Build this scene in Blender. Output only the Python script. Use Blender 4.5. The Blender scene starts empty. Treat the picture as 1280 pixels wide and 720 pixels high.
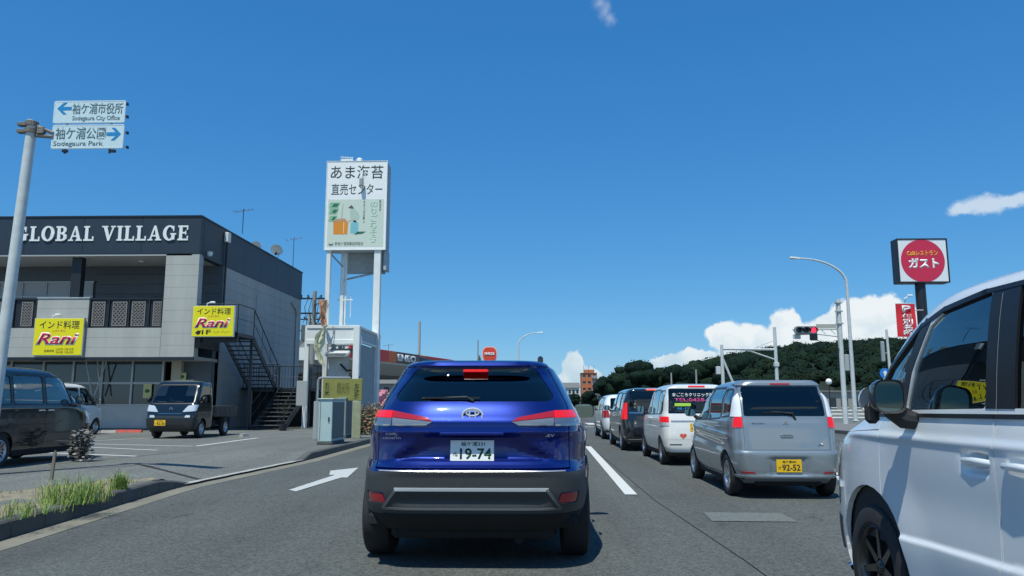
import bpy, bmesh, math, random
import numpy as np
from mathutils import Vector, Matrix, noise
random.seed(7)
SC = bpy.context.scene
COL = SC.collection
R = math.radians
PI = math.pi

# ------------------------------------------------------------------ camera
F_PX = 960.0; VPX = 665.0; HOR = 503.0; CAMH = 1.27
cam_d = bpy.data.cameras.new('camera'); cam = bpy.data.objects.new('camera', cam_d); COL.objects.link(cam)
cam_d.sensor_width = 36.0; cam_d.lens = 36.0*F_PX/1280.0
cam_d.clip_start = 0.05; cam_d.clip_end = 6000
PITCH = math.atan((HOR-360)/F_PX); YAW = math.atan((VPX-640)/math.hypot(F_PX, HOR-360))
cam.location = (0, 0, CAMH)
cam.rotation_euler = (PI/2+PITCH, 0, YAW)
SC.camera = cam

def unproj(px, py, Y):
    """world point seen at photograph pixel (px,py) on the plane y=Y"""
    d = Vector(((px-640)/F_PX, -(py-360)/F_PX, -1.0))
    d = cam.rotation_euler.to_matrix() @ d
    t = Y/d.y
    return Vector((d.x*t, Y, CAMH+d.z*t))
def ground(px, py, z=0.0):
    d = Vector(((px-640)/F_PX, -(py-360)/F_PX, -1.0))
    d = cam.rotation_euler.to_matrix() @ d
    t = (z-CAMH)/d.z
    return Vector((d.x*t, d.y*t, z))

# ------------------------------------------------------------------ sun and sky
LIGHT = Vector((0.16, 0.42, -1.0)).normalized()        # direction in which sunlight travels
SUN_EL = math.asin(-LIGHT.z)
SUN_AZ = math.atan2(-LIGHT.x, -LIGHT.y)                # azimuth of the sun from +Y towards +X
sd = bpy.data.lights.new('sun', 'SUN'); sun = bpy.data.objects.new('sun', sd); COL.objects.link(sun)
sd.energy = 4.3; sd.angle = R(0.53); sd.color = (1.0, 0.99, 0.87)
sun.rotation_euler = LIGHT.to_track_quat('-Z', 'Y').to_euler()
sun.location = (0, -20, 60)

SC.view_settings.view_transform = 'Standard'; SC.view_settings.look = 'None'
SC.view_settings.exposure = 0.0; SC.view_settings.gamma = 1.0
SC.view_settings.use_curve_mapping = False
W = bpy.data.worlds.new('World'); SC.world = W; W.use_nodes = True
wn = W.node_tree.nodes; wl = W.node_tree.links
for n in list(wn): wn.remove(n)
def WN(t, **k):
    n = wn.new(t)
    for a, b in k.items(): setattr(n, a, b)
    return n
def build_world():
    out = WN('ShaderNodeOutputWorld'); bg = WN('ShaderNodeBackground')
    sky = WN('ShaderNodeTexSky', sky_type='NISHITA', sun_disc=False)
    sky.sun_elevation = SUN_EL; sky.sun_rotation = SUN_AZ
    sky.altitude = 0; sky.air_density = 1.0; sky.dust_density = 0.0; sky.ozone_density = 2.2
    tc = WN('ShaderNodeTexCoord')
    sep = WN('ShaderNodeSeparateXYZ'); wl.new(tc.outputs['Generated'], sep.inputs[0])
    az = WN('ShaderNodeMath', operation='ARCTAN2'); wl.new(sep.outputs[0], az.inputs[0]); wl.new(sep.outputs[1], az.inputs[1])
    el = WN('ShaderNodeMath', operation='ARCSINE'); wl.new(sep.outputs[2], el.inputs[0])
    cmb = WN('ShaderNodeCombineXYZ'); wl.new(az.outputs[0], cmb.inputs[0]); wl.new(el.outputs[0], cmb.inputs[1])
    # ragged edges
    def nz(scale, amp, det):
        n = WN('ShaderNodeTexNoise'); n.inputs['Scale'].default_value = scale; n.inputs['Detail'].default_value = det
        n.inputs['Roughness'].default_value = 0.62
        wl.new(cmb.outputs[0], n.inputs['Vector'])
        s = WN('ShaderNodeVectorMath', operation='SUBTRACT'); wl.new(n.outputs['Color'], s.inputs[0]); s.inputs[1].default_value = (.5, .5, .5)
        m = WN('ShaderNodeVectorMath', operation='SCALE'); wl.new(s.outputs[0], m.inputs[0]); m.inputs['Scale'].default_value = amp
        return m
    n1 = nz(42, 0.026, 6)
    p = WN('ShaderNodeVectorMath', operation='ADD'); wl.new(cmb.outputs[0], p.inputs[0]); wl.new(n1.outputs[0], p.inputs[1])
    def field(blobs):
        last = None
        for (bx, by, rx, ry) in blobs:
            if by > 5000: a = math.radians(bx); e = math.radians(by-9000)      # clouds elsewhere in the sky: azimuth, elevation
            else: v_ = unproj(bx, by, 100.0); a = math.atan2(v_.x, v_.y); e = math.atan2(v_.z-CAMH, math.hypot(v_.x, v_.y))
            rx_ = rx/F_PX; ry_ = ry/F_PX
            s = WN('ShaderNodeVectorMath', operation='SUBTRACT'); wl.new(p.outputs[0], s.inputs[0]); s.inputs[1].default_value = (a, e, 0)
            m = WN('ShaderNodeVectorMath', operation='MULTIPLY'); wl.new(s.outputs[0], m.inputs[0]); m.inputs[1].default_value = (1/rx_, 1/ry_, 0)
            l = WN('ShaderNodeVectorMath', operation='LENGTH'); wl.new(m.outputs[0], l.inputs[0])
            if last is None: last = l.outputs['Value']
            else:
                mn = WN('ShaderNodeMath', operation='SMOOTH_MIN'); wl.new(last, mn.inputs[0]); wl.new(l.outputs['Value'], mn.inputs[1]); mn.inputs[2].default_value = 0.15
                last = mn.outputs[0]
        return last
    cumulus = [(716, 460, 13, 20), (706, 480, 14, 14), (734, 474, 18, 13), (760, 500, 50, 14),
               (868, 446, 26, 11), (835, 452, 24, 8), (908, 420, 24, 19), (938, 425, 26, 20), (982, 408, 20, 22), (1000, 428, 34, 22),
               (960, 440, 60, 26), (1036, 415, 24, 20), (1064, 402, 24, 26), (1098, 398, 30, 28), (1128, 412, 26, 28), (1060, 450, 120, 32),
               (1180, 440, 60, 30), (1260, 450, 90, 36), (560, 520, 90, 18), (200, 500, 160, 30), (1500, 430, 120, 50), (-200, 440, 160, 45),
               (150, 9009, 150, 60), (168, 9013, 120, 70), (-160, 9010, 160, 70), (-130, 9007, 200, 50), (110, 9007, 180, 60), (75, 9005, 160, 45), (-90, 9006, 200, 50)]
    wisps = [(1203, 263, 14, 8), (1232, 257, 30, 11), (1262, 252, 22, 9), (1400, 200, 60, 14), (160, 9030, 160, 26), (-165, 9036, 130, 22), (140, 9042, 110, 20), (-120, 9028, 120, 22)]
    feather = [(750, 4, 6, 7), (756, 13, 6, 8), (763, 22, 6, 6)]
    def mask(f, lo, hi, amt):
        r = WN('ShaderNodeMapRange'); r.interpolation_type = 'SMOOTHSTEP'
        wl.new(f, r.inputs['Value']); r.inputs['From Min'].default_value = hi; r.inputs['From Max'].default_value = lo
        r.inputs['To Min'].default_value = 0; r.inputs['To Max'].default_value = amt
        return r.outputs[0]
    fc = field(cumulus)
    m1 = mask(fc, 0.88, 1.12, 1.0); m2 = mask(field(wisps), 0.5, 1.3, 0.62); m3 = mask(field(feather), -0.4, 2.0, 0.30)
    mx = WN('ShaderNodeMath', operation='MAXIMUM'); wl.new(m1, mx.inputs[0]); wl.new(m2, mx.inputs[1])
    mx2 = WN('ShaderNodeMath', operation='MAXIMUM'); wl.new(mx.outputs[0], mx2.inputs[0]); wl.new(m3, mx2.inputs[1])
    # billow tone
    nb = WN('ShaderNodeTexNoise'); nb.inputs['Scale'].default_value = 26; nb.inputs['Detail'].default_value = 5; wl.new(p.outputs[0], nb.inputs['Vector'])
    el2 = WN('ShaderNodeMath', operation='MULTIPLY_ADD'); wl.new(el.outputs[0], el2.inputs[0]); el2.inputs[1].default_value = 5.5; wl.new(nb.outputs['Fac'], el2.inputs[2])
    cr = WN('ShaderNodeValToRGB'); wl.new(el2.outputs[0], cr.inputs[0])
    cr.color_ramp.elements[0].position = 0.5; cr.color_ramp.elements[0].color = (0.50, 0.70, 0.84, 1)
    cr.color_ramp.elements[1].position = 1.12; cr.color_ramp.elements[1].color = (0.93, 1.0, 1.03, 1)
    # deep, saturated summer blue: one response curve per channel of the physical sky
    sp = WN('ShaderNodeSeparateColor'); wl.new(sky.outputs[0], sp.inputs[0])
    st = WN('ShaderNodeCombineColor')
    for i, (gam, k) in enumerate(SKYRESP):
        a_ = WN('ShaderNodeMath', operation='MULTIPLY'); wl.new(sp.outputs[i], a_.inputs[0]); a_.inputs[1].default_value = SKYSTR
        b_ = WN('ShaderNodeMath', operation='POWER'); wl.new(a_.outputs[0], b_.inputs[0]); b_.inputs[1].default_value = gam
        c_ = WN('ShaderNodeMath', operation='MULTIPLY'); wl.new(b_.outputs[0], c_.inputs[0]); c_.inputs[1].default_value = k/SKYSTR
        wl.new(c_.outputs[0], st.inputs[i])
    mixc = WN('ShaderNodeMix', data_type='RGBA'); wl.new(mx2.outputs[0], mixc.inputs[0]); wl.new(st.outputs[0], mixc.inputs[6])
    wl.new(cr.outputs[0], mixc.inputs[7])
    # Background strength is the sky strength; the clouds are divided by it
    dv = WN('ShaderNodeVectorMath', operation='SCALE'); wl.new(cr.outputs[0], dv.inputs[0]); dv.inputs['Scale'].default_value = 0.90/SKYSTR
    wl.new(dv.outputs[0], mixc.inputs[7])
    wl.new(mixc.outputs[2], bg.inputs[0]); bg.inputs[1].default_value = SKYSTR
    wl.new(bg.outputs[0], out.inputs[0])
SKYSTR = 0.10
SKYRESP = [(1.14, .45), (.72, .665), (.54, .945)]
build_world()

# ------------------------------------------------------------------ materials
MATS = {}
def mat(name, color, rough=0.6, metal=0.0, coat=0.0, spec=0.5, emit=None, estr=0.0, var=0.0, vscale=3.0, bump=0.0, bscale=60.0, dirt=0.0, stretch=None):
    if name in MATS: return MATS[name]
    m = bpy.data.materials.new(name); m.use_nodes = True
    nt = m.node_tree; b = nt.nodes['Principled BSDF']
    b.inputs['Base Color'].default_value = (*color, 1); b.inputs['Roughness'].default_value = rough
    b.inputs['Metallic'].default_value = metal; b.inputs['Coat Weight'].default_value = coat
    b.inputs['Coat Roughness'].default_value = 0.03
    b.inputs['Specular IOR Level'].default_value = spec
    if emit: b.inputs['Emission Color'].default_value = (*emit, 1); b.inputs['Emission Strength'].default_value = estr
    if var or bump or dirt:
        tc = nt.nodes.new('ShaderNodeTexCoord')
    if var or dirt:
        n = nt.nodes.new('ShaderNodeTexNoise'); n.inputs['Scale'].default_value = vscale; n.inputs['Detail'].default_value = 8; n.inputs['Roughness'].default_value = 0.65
        if stretch:
            mp = nt.nodes.new('ShaderNodeMapping'); mp.inputs['Scale'].default_value = stretch; nt.links.new(tc.outputs['Object'], mp.inputs[0]); nt.links.new(mp.outputs[0], n.inputs['Vector'])
        else: nt.links.new(tc.outputs['Object'], n.inputs['Vector'])
        r = nt.nodes.new('ShaderNodeMapRange'); nt.links.new(n.outputs['Fac'], r.inputs['Value'])
        r.inputs['From Min'].default_value = .25; r.inputs['From Max'].default_value = .75
        r.inputs['To Min'].default_value = 1-var; r.inputs['To Max'].default_value = 1+var
        mu = nt.nodes.new('ShaderNodeVectorMath'); mu.operation = 'SCALE'; mu.inputs[0].default_value = color
        nt.links.new(r.outputs[0], mu.inputs['Scale']); nt.links.new(mu.outputs[0], b.inputs['Base Color'])
    if bump:
        n2 = nt.nodes.new('ShaderNodeTexNoise'); n2.inputs['Scale'].default_value = bscale; n2.inputs['Detail'].default_value = 4
        nt.links.new(tc.outputs['Object'], n2.inputs['Vector'])
        bp = nt.nodes.new('ShaderNodeBump'); bp.inputs['Strength'].default_value = bump; bp.inputs['Distance'].default_value = 0.01
        nt.links.new(n2.outputs['Fac'], bp.inputs['Height']); nt.links.new(bp.outputs[0], b.inputs['Normal'])
    MATS[name] = m
    return m

def glassmat(name, tint, refl=0.5, rough=0.0):
    m = bpy.data.materials.new(name); m.use_nodes = True; nt = m.node_tree
    for n in list(nt.nodes): nt.nodes.remove(n)
    o = nt.nodes.new('ShaderNodeOutputMaterial'); t = nt.nodes.new('ShaderNodeBsdfTransparent'); t.inputs[0].default_value = (*tint, 1)
    g = nt.nodes.new('ShaderNodeBsdfGlossy'); g.inputs['Roughness'].default_value = rough; g.inputs[0].default_value = (.95, 1, 1, 1)
    fr = nt.nodes.new('ShaderNodeFresnel'); fr.inputs[0].default_value = 1.5
    geo = nt.nodes.new('ShaderNodeNewGeometry')
    # same Fresnel from both faces
    mp = nt.nodes.new('ShaderNodeMath'); mp.operation = 'MULTIPLY'; mp.inputs[1].default_value = refl; mp.use_clamp = True
    lw = nt.nodes.new('ShaderNodeLayerWeight'); lw.inputs[0].default_value = 0.32
    nt.links.new(lw.outputs['Fresnel'], mp.inputs[0])
    mx = nt.nodes.new('ShaderNodeMixShader'); nt.links.new(mp.outputs[0], mx.inputs[0]); nt.links.new(t.outputs[0], mx.inputs[1]); nt.links.new(g.outputs[0], mx.inputs[2])
    nt.links.new(mx.outputs[0], o.inputs[0])
    nt.nodes.remove(fr); nt.nodes.remove(geo)
    MATS[name] = m
    return m

# ------------------------------------------------------------------ object helpers
def setp(o, label=None, cat=None, group=None, kind=None):
    if label: o['label'] = label
    if cat: o['category'] = cat
    if group: o['group'] = group
    if kind: o['kind'] = kind
    return o
def thing(name, label, cat, loc=(0, 0, 0), rz=0.0, group=None, rx=0.0, ry=0.0):
    o = bpy.data.objects.new(name, None); COL.objects.link(o); o.empty_display_size = 0.2
    o.location = loc; o.rotation_euler = (rx, ry, rz)
    return setp(o, label, cat, group)
def link(name, me, parent=None, loc=None):
    o = bpy.data.objects.new(name, me); COL.objects.link(o)
    if parent is not None: o.parent = parent
    if loc is not None: o.location = loc
    return o
def tree_copy(o, loc=None, rz=None, parent=None, **props):
    c = o.copy(); COL.objects.link(c)
    if parent is not None: c.parent = parent
    if loc is not None: c.location = loc
    if rz is not None: c.rotation_euler[2] = rz
    for k, v in props.items(): c[k] = v
    for ch in o.children: tree_copy(ch, parent=c)
    return c

class MB:
    """collects shapes and links them as ONE mesh object"""
    def __init__(s): s.v = []; s.f = []; s.m = []; s.mats = []; s.cm = 0
    def use(s, m):
        if m not in s.mats: s.mats.append(m)
        s.cm = s.mats.index(m); return s
    def add(s, vs, fs, M=None):
        b = len(s.v)
        if M is not None: vs = [tuple(M @ Vector(p)) for p in vs]
        s.v += [tuple(p) for p in vs]
        for f in fs: s.f.append(tuple(b+i for i in f)); s.m.append(s.cm)
        return s
    def box(s, x0, x1, y0, y1, z0, z1, c=0.0, M=None):
        if x0 > x1: x0, x1 = x1, x0
        if y0 > y1: y0, y1 = y1, y0
        if z0 > z1: z0, z1 = z1, z0
        if c <= 0:
            vs = [(x0,y0,z0),(x1,y0,z0),(x1,y1,z0),(x0,y1,z0),(x0,y0,z1),(x1,y0,z1),(x1,y1,z1),(x0,y1,z1)]
            return s.add(vs, [(0,3,2,1),(4,5,6,7),(0,1,5,4),(1,2,6,5),(2,3,7,6),(3,0,4,7)], M)
        c = min(c, (x1-x0)*.49, (y1-y0)*.49, (z1-z0)*.49)
        bm = bmesh.new()
        r = bmesh.ops.create_cube(bm, size=1)
        for v in bm.verts: v.co = Vector(((x0+x1)/2+v.co.x*(x1-x0), (y0+y1)/2+v.co.y*(y1-y0), (z0+z1)/2+v.co.z*(z1-z0)))
        bmesh.ops.bevel(bm, geom=list(bm.edges), offset=c, segments=1, affect='EDGES')
        bm.verts.ensure_lookup_table(); bm.verts.index_update()
        s.add([v.co[:] for v in bm.verts], [[v.index for v in f.verts] for f in bm.faces], M); bm.free()
        return s
    def cyl(s, p0, p1, r0, r1=None, n=12, caps=True, M=None):
        if r1 is None: r1 = r0
        p0 = Vector(p0); p1 = Vector(p1); d = (p1-p0).normalized()
        a = d.orthogonal().normalized(); b = d.cross(a)
        vs = []
        for p, r in ((p0, r0), (p1, r1)):
            for i in range(n):
                t = 2*PI*i/n; vs.append(tuple(p+a*math.cos(t)*r+b*math.sin(t)*r))
        fs = [(i, (i+1) % n, n+(i+1) % n, n+i) for i in range(n)]
        if caps: fs += [tuple(range(n))[::-1], tuple(range(n, 2*n))]
        return s.add(vs, fs, M)
    def tube(s, pts, r, n=8, M=None, caps=True):
        pts = [Vector(p) for p in pts]; rs = r if isinstance(r, (list, tuple)) else [r]*len(pts)
        vs = []; fs = []; prev = None
        for i, p in enumerate(pts):
            d = (pts[min(i+1, len(pts)-1)]-pts[max(i-1, 0)]).normalized()
            if prev is None: a = d.orthogonal().normalized()
            else: a = (prev-d*prev.dot(d)).normalized()
            prev = a; b = d.cross(a)
            for k in range(n):
                t = 2*PI*k/n; vs.append(tuple(p+(a*math.cos(t)+b*math.sin(t))*rs[i]))
        for i in range(len(pts)-1):
            for k in range(n): fs.append((i*n+k, i*n+(k+1) % n, (i+1)*n+(k+1) % n, (i+1)*n+k))
        if caps: fs += [tuple(range(n))[::-1], tuple(range((len(pts)-1)*n, len(pts)*n))]
        return s.add(vs, fs, M)
    def lathe(s, prof, n=32, axis='X', M=None, closed=False):
        """prof: (along, radius)"""
        vs = []; fs = []; k = len(prof)
        for i in range(n):
            t = 2*PI*i/n
            for (a, r) in prof:
                vs.append({'X': (a, r*math.cos(t), r*math.sin(t)), 'Y': (r*math.cos(t), a, r*math.sin(t)), 'Z': (r*math.cos(t), r*math.sin(t), a)}[axis])
        for i in range(n):
            j = (i+1) % n
            for q in range(k-1 if not closed else k):
                w = (q+1) % k
                fs.append((i*k+q, j*k+q, j*k+w, i*k+w))
        return s.add(vs, fs, M)
    def prism(s, poly, a0, a1, axis='Y', M=None):
        """polygon extruded along axis; poly in the other two coordinates (x,z)/(y,z)/(x,y)"""
        def P(u, v, w): return {'Y': (u, w, v), 'X': (w, u, v), 'Z': (u, v, w)}[axis]
        n = len(poly)
        vs = [P(u, v, a0) for u, v in poly]+[P(u, v, a1) for u, v in poly]
        fs = [tuple(range(n)), tuple(range(n, 2*n))[::-1]]+[(i, n+i, n+(i+1) % n, (i+1) % n) for i in range(n)]
        return s.add(vs, fs, M)
    def build(s, name, m=None, parent=None, loc=None, smooth=False, ang=35, fixn=True):
        me = bpy.data.meshes.new(name); me.from_pydata(s.v, [], s.f)
        mats = s.mats if s.mats else []
        if m is not None: mats = [m]+[x for x in mats if x is not m] if not s.mats else s.mats
        for x in mats: me.materials.append(x)
        if s.mats and len(s.mats) > 1: me.polygons.foreach_set('material_index', s.m)
        if fixn:
            bm = bmesh.new(); bm.from_mesh(me); bmesh.ops.recalc_face_normals(bm, faces=bm.faces); bm.to_mesh(me); bm.free()
        if smooth:
            me.polygons.foreach_set('use_smooth', [True]*len(me.polygons)); me.set_sharp_from_angle(angle=R(ang))
        me.update()
        return link(name, me, parent, loc)

def text_mesh(name, body, box, y, m, parent=None, depth=0.004, bold=0.0, shear=0.0, plane='-Y', keep=False, align='C', vertical=False):
    """lettering fitted to box (x0,x1,z0,z1), facing -Y (or +X / +Z)"""
    if vertical: body = '\n'.join(body)
    cu = bpy.data.curves.new(name, 'FONT'); cu.body = body; cu.size = 1; cu.resolution_u = 3; cu.offset = bold; cu.shear = shear
    cu.align_x = 'CENTER'
    if vertical: cu.space_line = 0.92
    ob = bpy.data.objects.new(name, cu); COL.objects.link(ob)
    dg = bpy.context.evaluated_depsgraph_get(); dg.update()
    me = bpy.data.meshes.new_from_object(ob.evaluated_get(dg))
    bpy.data.objects.remove(ob); bpy.data.curves.remove(cu)
    me.name = name
    n = len(me.vertices); co = np.empty(n*3); me.vertices.foreach_get('co', co); co = co.reshape(-1, 3)
    x0, x1, z0, z1 = box
    mn = co.min(0); mxx = co.max(0); w = mxx[0]-mn[0]; h = mxx[1]-mn[1]
    sx = (x1-x0)/w; sz = (z1-z0)/h
    if keep:
        sx = sz = min(sx, sz)
    cx = (x0+x1)/2; cz = (z0+z1)/2
    u = (co[:, 0]-(mn[0]+mxx[0])/2)*sx+cx; v = (co[:, 1]-(mn[1]+mxx[1])/2)*sz+cz
    if plane == '-Y': P = np.stack([u, np.full(n, y), v], 1)
    elif plane == '+X': P = np.stack([np.full(n, y), u, v], 1)
    elif plane == '-X': P = np.stack([np.full(n, y), -u, v], 1)
    else: P = np.stack([u, v, np.full(n, y)], 1)
    me.vertices.foreach_set('co', P.reshape(-1)); me.materials.clear(); me.materials.append(m)
    if depth > 0:
        bm = bmesh.new(); bm.from_mesh(me)
        r = bmesh.ops.extrude_face_region(bm, geom=list(bm.faces))
        d = {'-Y': Vector((0, -depth, 0)), '+X': Vector((depth, 0, 0)), '-X': Vector((-depth, 0, 0))}.get(plane, Vector((0, 0, depth)))
        for e in r['geom']:
            if isinstance(e, bmesh.types.BMVert): e.co += d
        bm.to_mesh(me); bm.free()
    me.update()
    return link(name, me, parent)
# ------------------------------------------------------------------ ground, road, kerbs
def asphalt(name, base, light=.35, sc=1.0, tint=(1, 1, 1), patch=.12, tracks=0.0):
    m = bpy.data.materials.new(name); m.use_nodes = True; nt = m.node_tree; b = nt.nodes['Principled BSDF']; b.inputs['Roughness'].default_value = .88
    b.inputs['Specular IOR Level'].default_value = .35
    N = nt.nodes.new; L = nt.links.new
    tc = N('ShaderNodeTexCoord')
    def noise_(scale, det=4, rough=.6, stretch=None):
        n = N('ShaderNodeTexNoise'); n.inputs['Scale'].default_value = scale; n.inputs['Detail'].default_value = det; n.inputs['Roughness'].default_value = rough
        if stretch:
            mp = N('ShaderNodeMapping'); mp.inputs['Scale'].default_value = stretch; L(tc.outputs['Object'], mp.inputs[0]); L(mp.outputs[0], n.inputs['Vector'])
        else: L(tc.outputs['Object'], n.inputs['Vector'])
        return n.outputs['Fac']
    def rng(o, a, b_, c, d):
        r = N('ShaderNodeMapRange'); L(o, r.inputs[0]); r.inputs[1].default_value = a; r.inputs[2].default_value = b_; r.inputs[3].default_value = c; r.inputs[4].default_value = d; return r.outputs[0]
    def mul(a, b_):
        q = N('ShaderNodeMath'); q.operation = 'MULTIPLY'; L(a, q.inputs[0]); L(b_, q.inputs[1]); return q.outputs[0]
    big = rng(noise_(.22, 5), .3, .7, 1-patch, 1+patch); streak = rng(noise_(1.0, 4, .6, (1.6, .10, 1)), .3, .7, 1-patch*.8, 1+patch*.8)
    vor = N('ShaderNodeTexVoronoi'); vor.inputs['Scale'].default_value = 95*sc; L(tc.outputs['Object'], vor.inputs['Vector'])
    sepc = N('ShaderNodeSeparateColor'); L(vor.outputs['Color'], sepc.inputs[0])
    stones = rng(sepc.outputs[0], 0, 1, 1-light, 1+light)
    mid = rng(noise_(14, 6, .75), .3, .7, .86, 1.14)
    f = mul(mul(big, streak), mul(stones, mid))
    if tracks:
        sx = N('ShaderNodeSeparateXYZ'); L(tc.outputs['Object'], sx.inputs[0]); nw = noise_(.5, 2, .5, (.3, .25, 1))
        ad = N('ShaderNodeMath'); ad.operation = 'MULTIPLY_ADD'; L(nw, ad.inputs[0]); ad.inputs[1].default_value = .5; L(sx.outputs[0], ad.inputs[2])
        m1 = N('ShaderNodeMath'); m1.operation = 'MULTIPLY'; L(ad.outputs[0], m1.inputs[0]); m1.inputs[1].default_value = 2*PI/1.62
        cs = N('ShaderNodeMath'); cs.operation = 'COSINE'; L(m1.outputs[0], cs.inputs[0]); f = mul(f, rng(cs.outputs[0], -1, 1, 1-tracks, 1+tracks))
        # oil drips and dark stains
        st = noise_(2.3, 3, .5, (1.6, .5, 1)); f = mul(f, rng(st, .62, .74, 1.0, .72))
    # fine cracks
    v2 = N('ShaderNodeTexVoronoi'); v2.feature = 'DISTANCE_TO_EDGE'; v2.inputs['Scale'].default_value = .55
    nn = N('ShaderNodeTexNoise'); nn.inputs['Scale'].default_value = 1.6; nn.inputs['Detail'].default_value = 6; L(tc.outputs['Object'], nn.inputs['Vector'])
    av = N('ShaderNodeVectorMath'); av.operation = 'MULTIPLY_ADD'; L(nn.outputs['Color'], av.inputs[0]); av.inputs[1].default_value = (1.6, 1.6, 0); L(tc.outputs['Object'], av.inputs[2]); L(av.outputs[0], v2.inputs['Vector'])
    cr = rng(v2.outputs['Distance'], 0.0, .006, .62, 1.0); gate = rng(noise_(.35, 3), .5, .56, 0, 1)
    mx = N('ShaderNodeMix'); L(gate, mx.inputs[0]); mx.inputs[2].default_value = 1.0; L(cr, mx.inputs[3])
    f = mul(f, mx.outputs[0])
    sc_ = N('ShaderNodeVectorMath'); sc_.operation = 'SCALE'; sc_.inputs[0].default_value = tuple(base*t for t in tint); L(f, sc_.inputs['Scale']); L(sc_.outputs[0], b.inputs['Base Color'])
    bp = N('ShaderNodeBump'); bp.inputs['Strength'].default_value = .6; bp.inputs['Distance'].default_value = .006; L(vor.outputs['Distance'], bp.inputs['Height']); L(bp.outputs[0], b.inputs['Normal'])
    MATS[name] = m; return m
M_ROAD = asphalt('road_asphalt', .100, light=.36, sc=.62, tint=(.92, 1.0, .94), tracks=.07)
M_LOT = asphalt('lot_asphalt', .15, light=.4, sc=.7, tint=(.95, 1.0, .93), patch=.16)
M_CONC = mat('kerb_concrete', (.095, .098, .09), .85, var=.28, vscale=2.2, bump=.25, bscale=90)
M_GUT = mat('gutter_concrete', (.20, .19, .15), .9, var=.22, vscale=1.3, bump=.2, bscale=120)
def worn_paint(name, col, worn=.35, alpha_lo=.0, lo=.25):
    m = bpy.data.materials.new(name); m.use_nodes = True; nt = m.node_tree; b = nt.nodes['Principled BSDF']; b.inputs['Roughness'].default_value = .7
    tc = nt.nodes.new('ShaderNodeTexCoord'); n = nt.nodes.new('ShaderNodeTexNoise'); n.inputs['Scale'].default_value = 16; n.inputs['Detail'].default_value = 8; n.inputs['Roughness'].default_value = .8
    nt.links.new(tc.outputs['Object'], n.inputs['Vector'])
    r = nt.nodes.new('ShaderNodeMapRange'); nt.links.new(n.outputs['Fac'], r.inputs[0]); r.inputs[1].default_value = worn-.07; r.inputs[2].default_value = worn+.07; r.inputs[3].default_value = alpha_lo; r.inputs[4].default_value = 1
    mx = nt.nodes.new('ShaderNodeMix'); mx.data_type = 'RGBA'; nt.links.new(r.outputs[0], mx.inputs[0]); mx.inputs[6].default_value = (*[c*lo for c in col], 1); mx.inputs[7].default_value = (*col, 1)
    nt.links.new(mx.outputs[2], b.inputs['Base Color']); MATS[name] = m; return m
M_LINE = worn_paint('road_paint', (.62, .63, .60), .34, .25); M_FADE = worn_paint('faded_road_paint', (.165, .18, .17), .50, .0, .68)
M_LOTL = worn_paint('lot_paint', (.62, .62, .60), .40, .2)
M_SOIL = mat('dry_soil', (.23, .20, .14), .95, var=.4, vscale=6, bump=.6, bscale=40)
M_FIELD = mat('far_ground', (.16, .17, .12), .95, var=.3, vscale=.2)

def sheet(name, xs, ys, hf, m, kind='structure', parent=None):
    vs = [(x, y, hf(x, y)) for y in ys for x in xs]; nx = len(xs)
    fs = [(j*nx+i, j*nx+i+1, (j+1)*nx+i+1, (j+1)*nx+i) for j in range(len(ys)-1) for i in range(nx-1)]
    b = MB(); b.add(vs, fs); o = b.build(name, m, parent, fixn=False, smooth=True)
    if kind: o['kind'] = kind
    return o
sheet('ground', [-3000, -200, 200, 3000], [-300, -50, 500, 3000], lambda x, y: -.02, M_FIELD)
sheet('road', [-5.6, -3, 0, 4, 8, 12.6], [-40, 0, 10, 20, 40, 80, 160, 420], lambda x, y: 0.0, M_ROAD)

def kx(y):      # line of the left kerb face
    return float(np.interp(y, [-5, 5, 7, 11.7, 17, 24.4, 60, 420], [-4.72, -4.78, -4.90, -5.33, -4.98, -5.08, -5.2, -5.4]))
def kerb_h(y):  # kerb height: drops to nearly flush at the car park entrance
    return float(np.interp(y, [-5, 11.45, 11.85, 16.9, 17.6, 500], [.175, .175, .03, .03, .15, .15]))
def lot_h(x, y):
    e = kerb_h(y)-.004; t = min(1, max(0, (kx(y)-.16-x)/1.6)); return e+(.15-e)*t
ys = list(np.arange(-5, 30, .5))+[30, 34, 38, 44, 50, 70, 100, 200, 420]
vs = []; fs = []; offs = [.15, .5, .9, 1.3, 1.9, 3, 6, 12, 25, 60]
for y in ys:
    for o_ in offs: vs.append((kx(y)-o_, y, lot_h(kx(y)-o_, y)))
k = len(offs); fs = [(j*k+i, j*k+i+1, (j+1)*k+i+1, (j+1)*k+i) for j in range(len(ys)-1) for i in range(k-1)]
b = MB(); b.add(vs, fs); o = b.build('car_park', M_LOT, smooth=True); o['kind'] = 'structure'
for f in o.data.polygons:
    pass
# kerb stones, one by one
kb = bpy.data.objects.new('kerb', None); COL.objects.link(kb); kb['kind'] = 'structure'
y = -1.0; rnd = random.Random(3)
while y < 62:
    y2 = y+.598; h0, h1 = kerb_h(y), kerb_h(y2); a, c_ = kx(y), kx(y2); g = .004; j = rnd.uniform(-.004, .004)
    vs = []
    for (yy, xx, hh) in ((y+g, a, h0), (y2-g, c_, h1)):
        hh = hh+j
        vs += [(xx+.012, yy, -.05), (xx+.0, yy, max(hh-.022, .004)), (xx-.02, yy, hh), (xx-.15, yy, hh), (xx-.15, yy, -.05)]
    q = MB(); q.add(vs, [(0, 1, 6, 5), (1, 2, 7, 6), (2, 3, 8, 7), (3, 4, 9, 8), (0, 4, 3, 2, 1), (5, 6, 7, 8, 9)]); q.build('kerb_stone', M_CONC, kb)
    y = y2+.002
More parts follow.
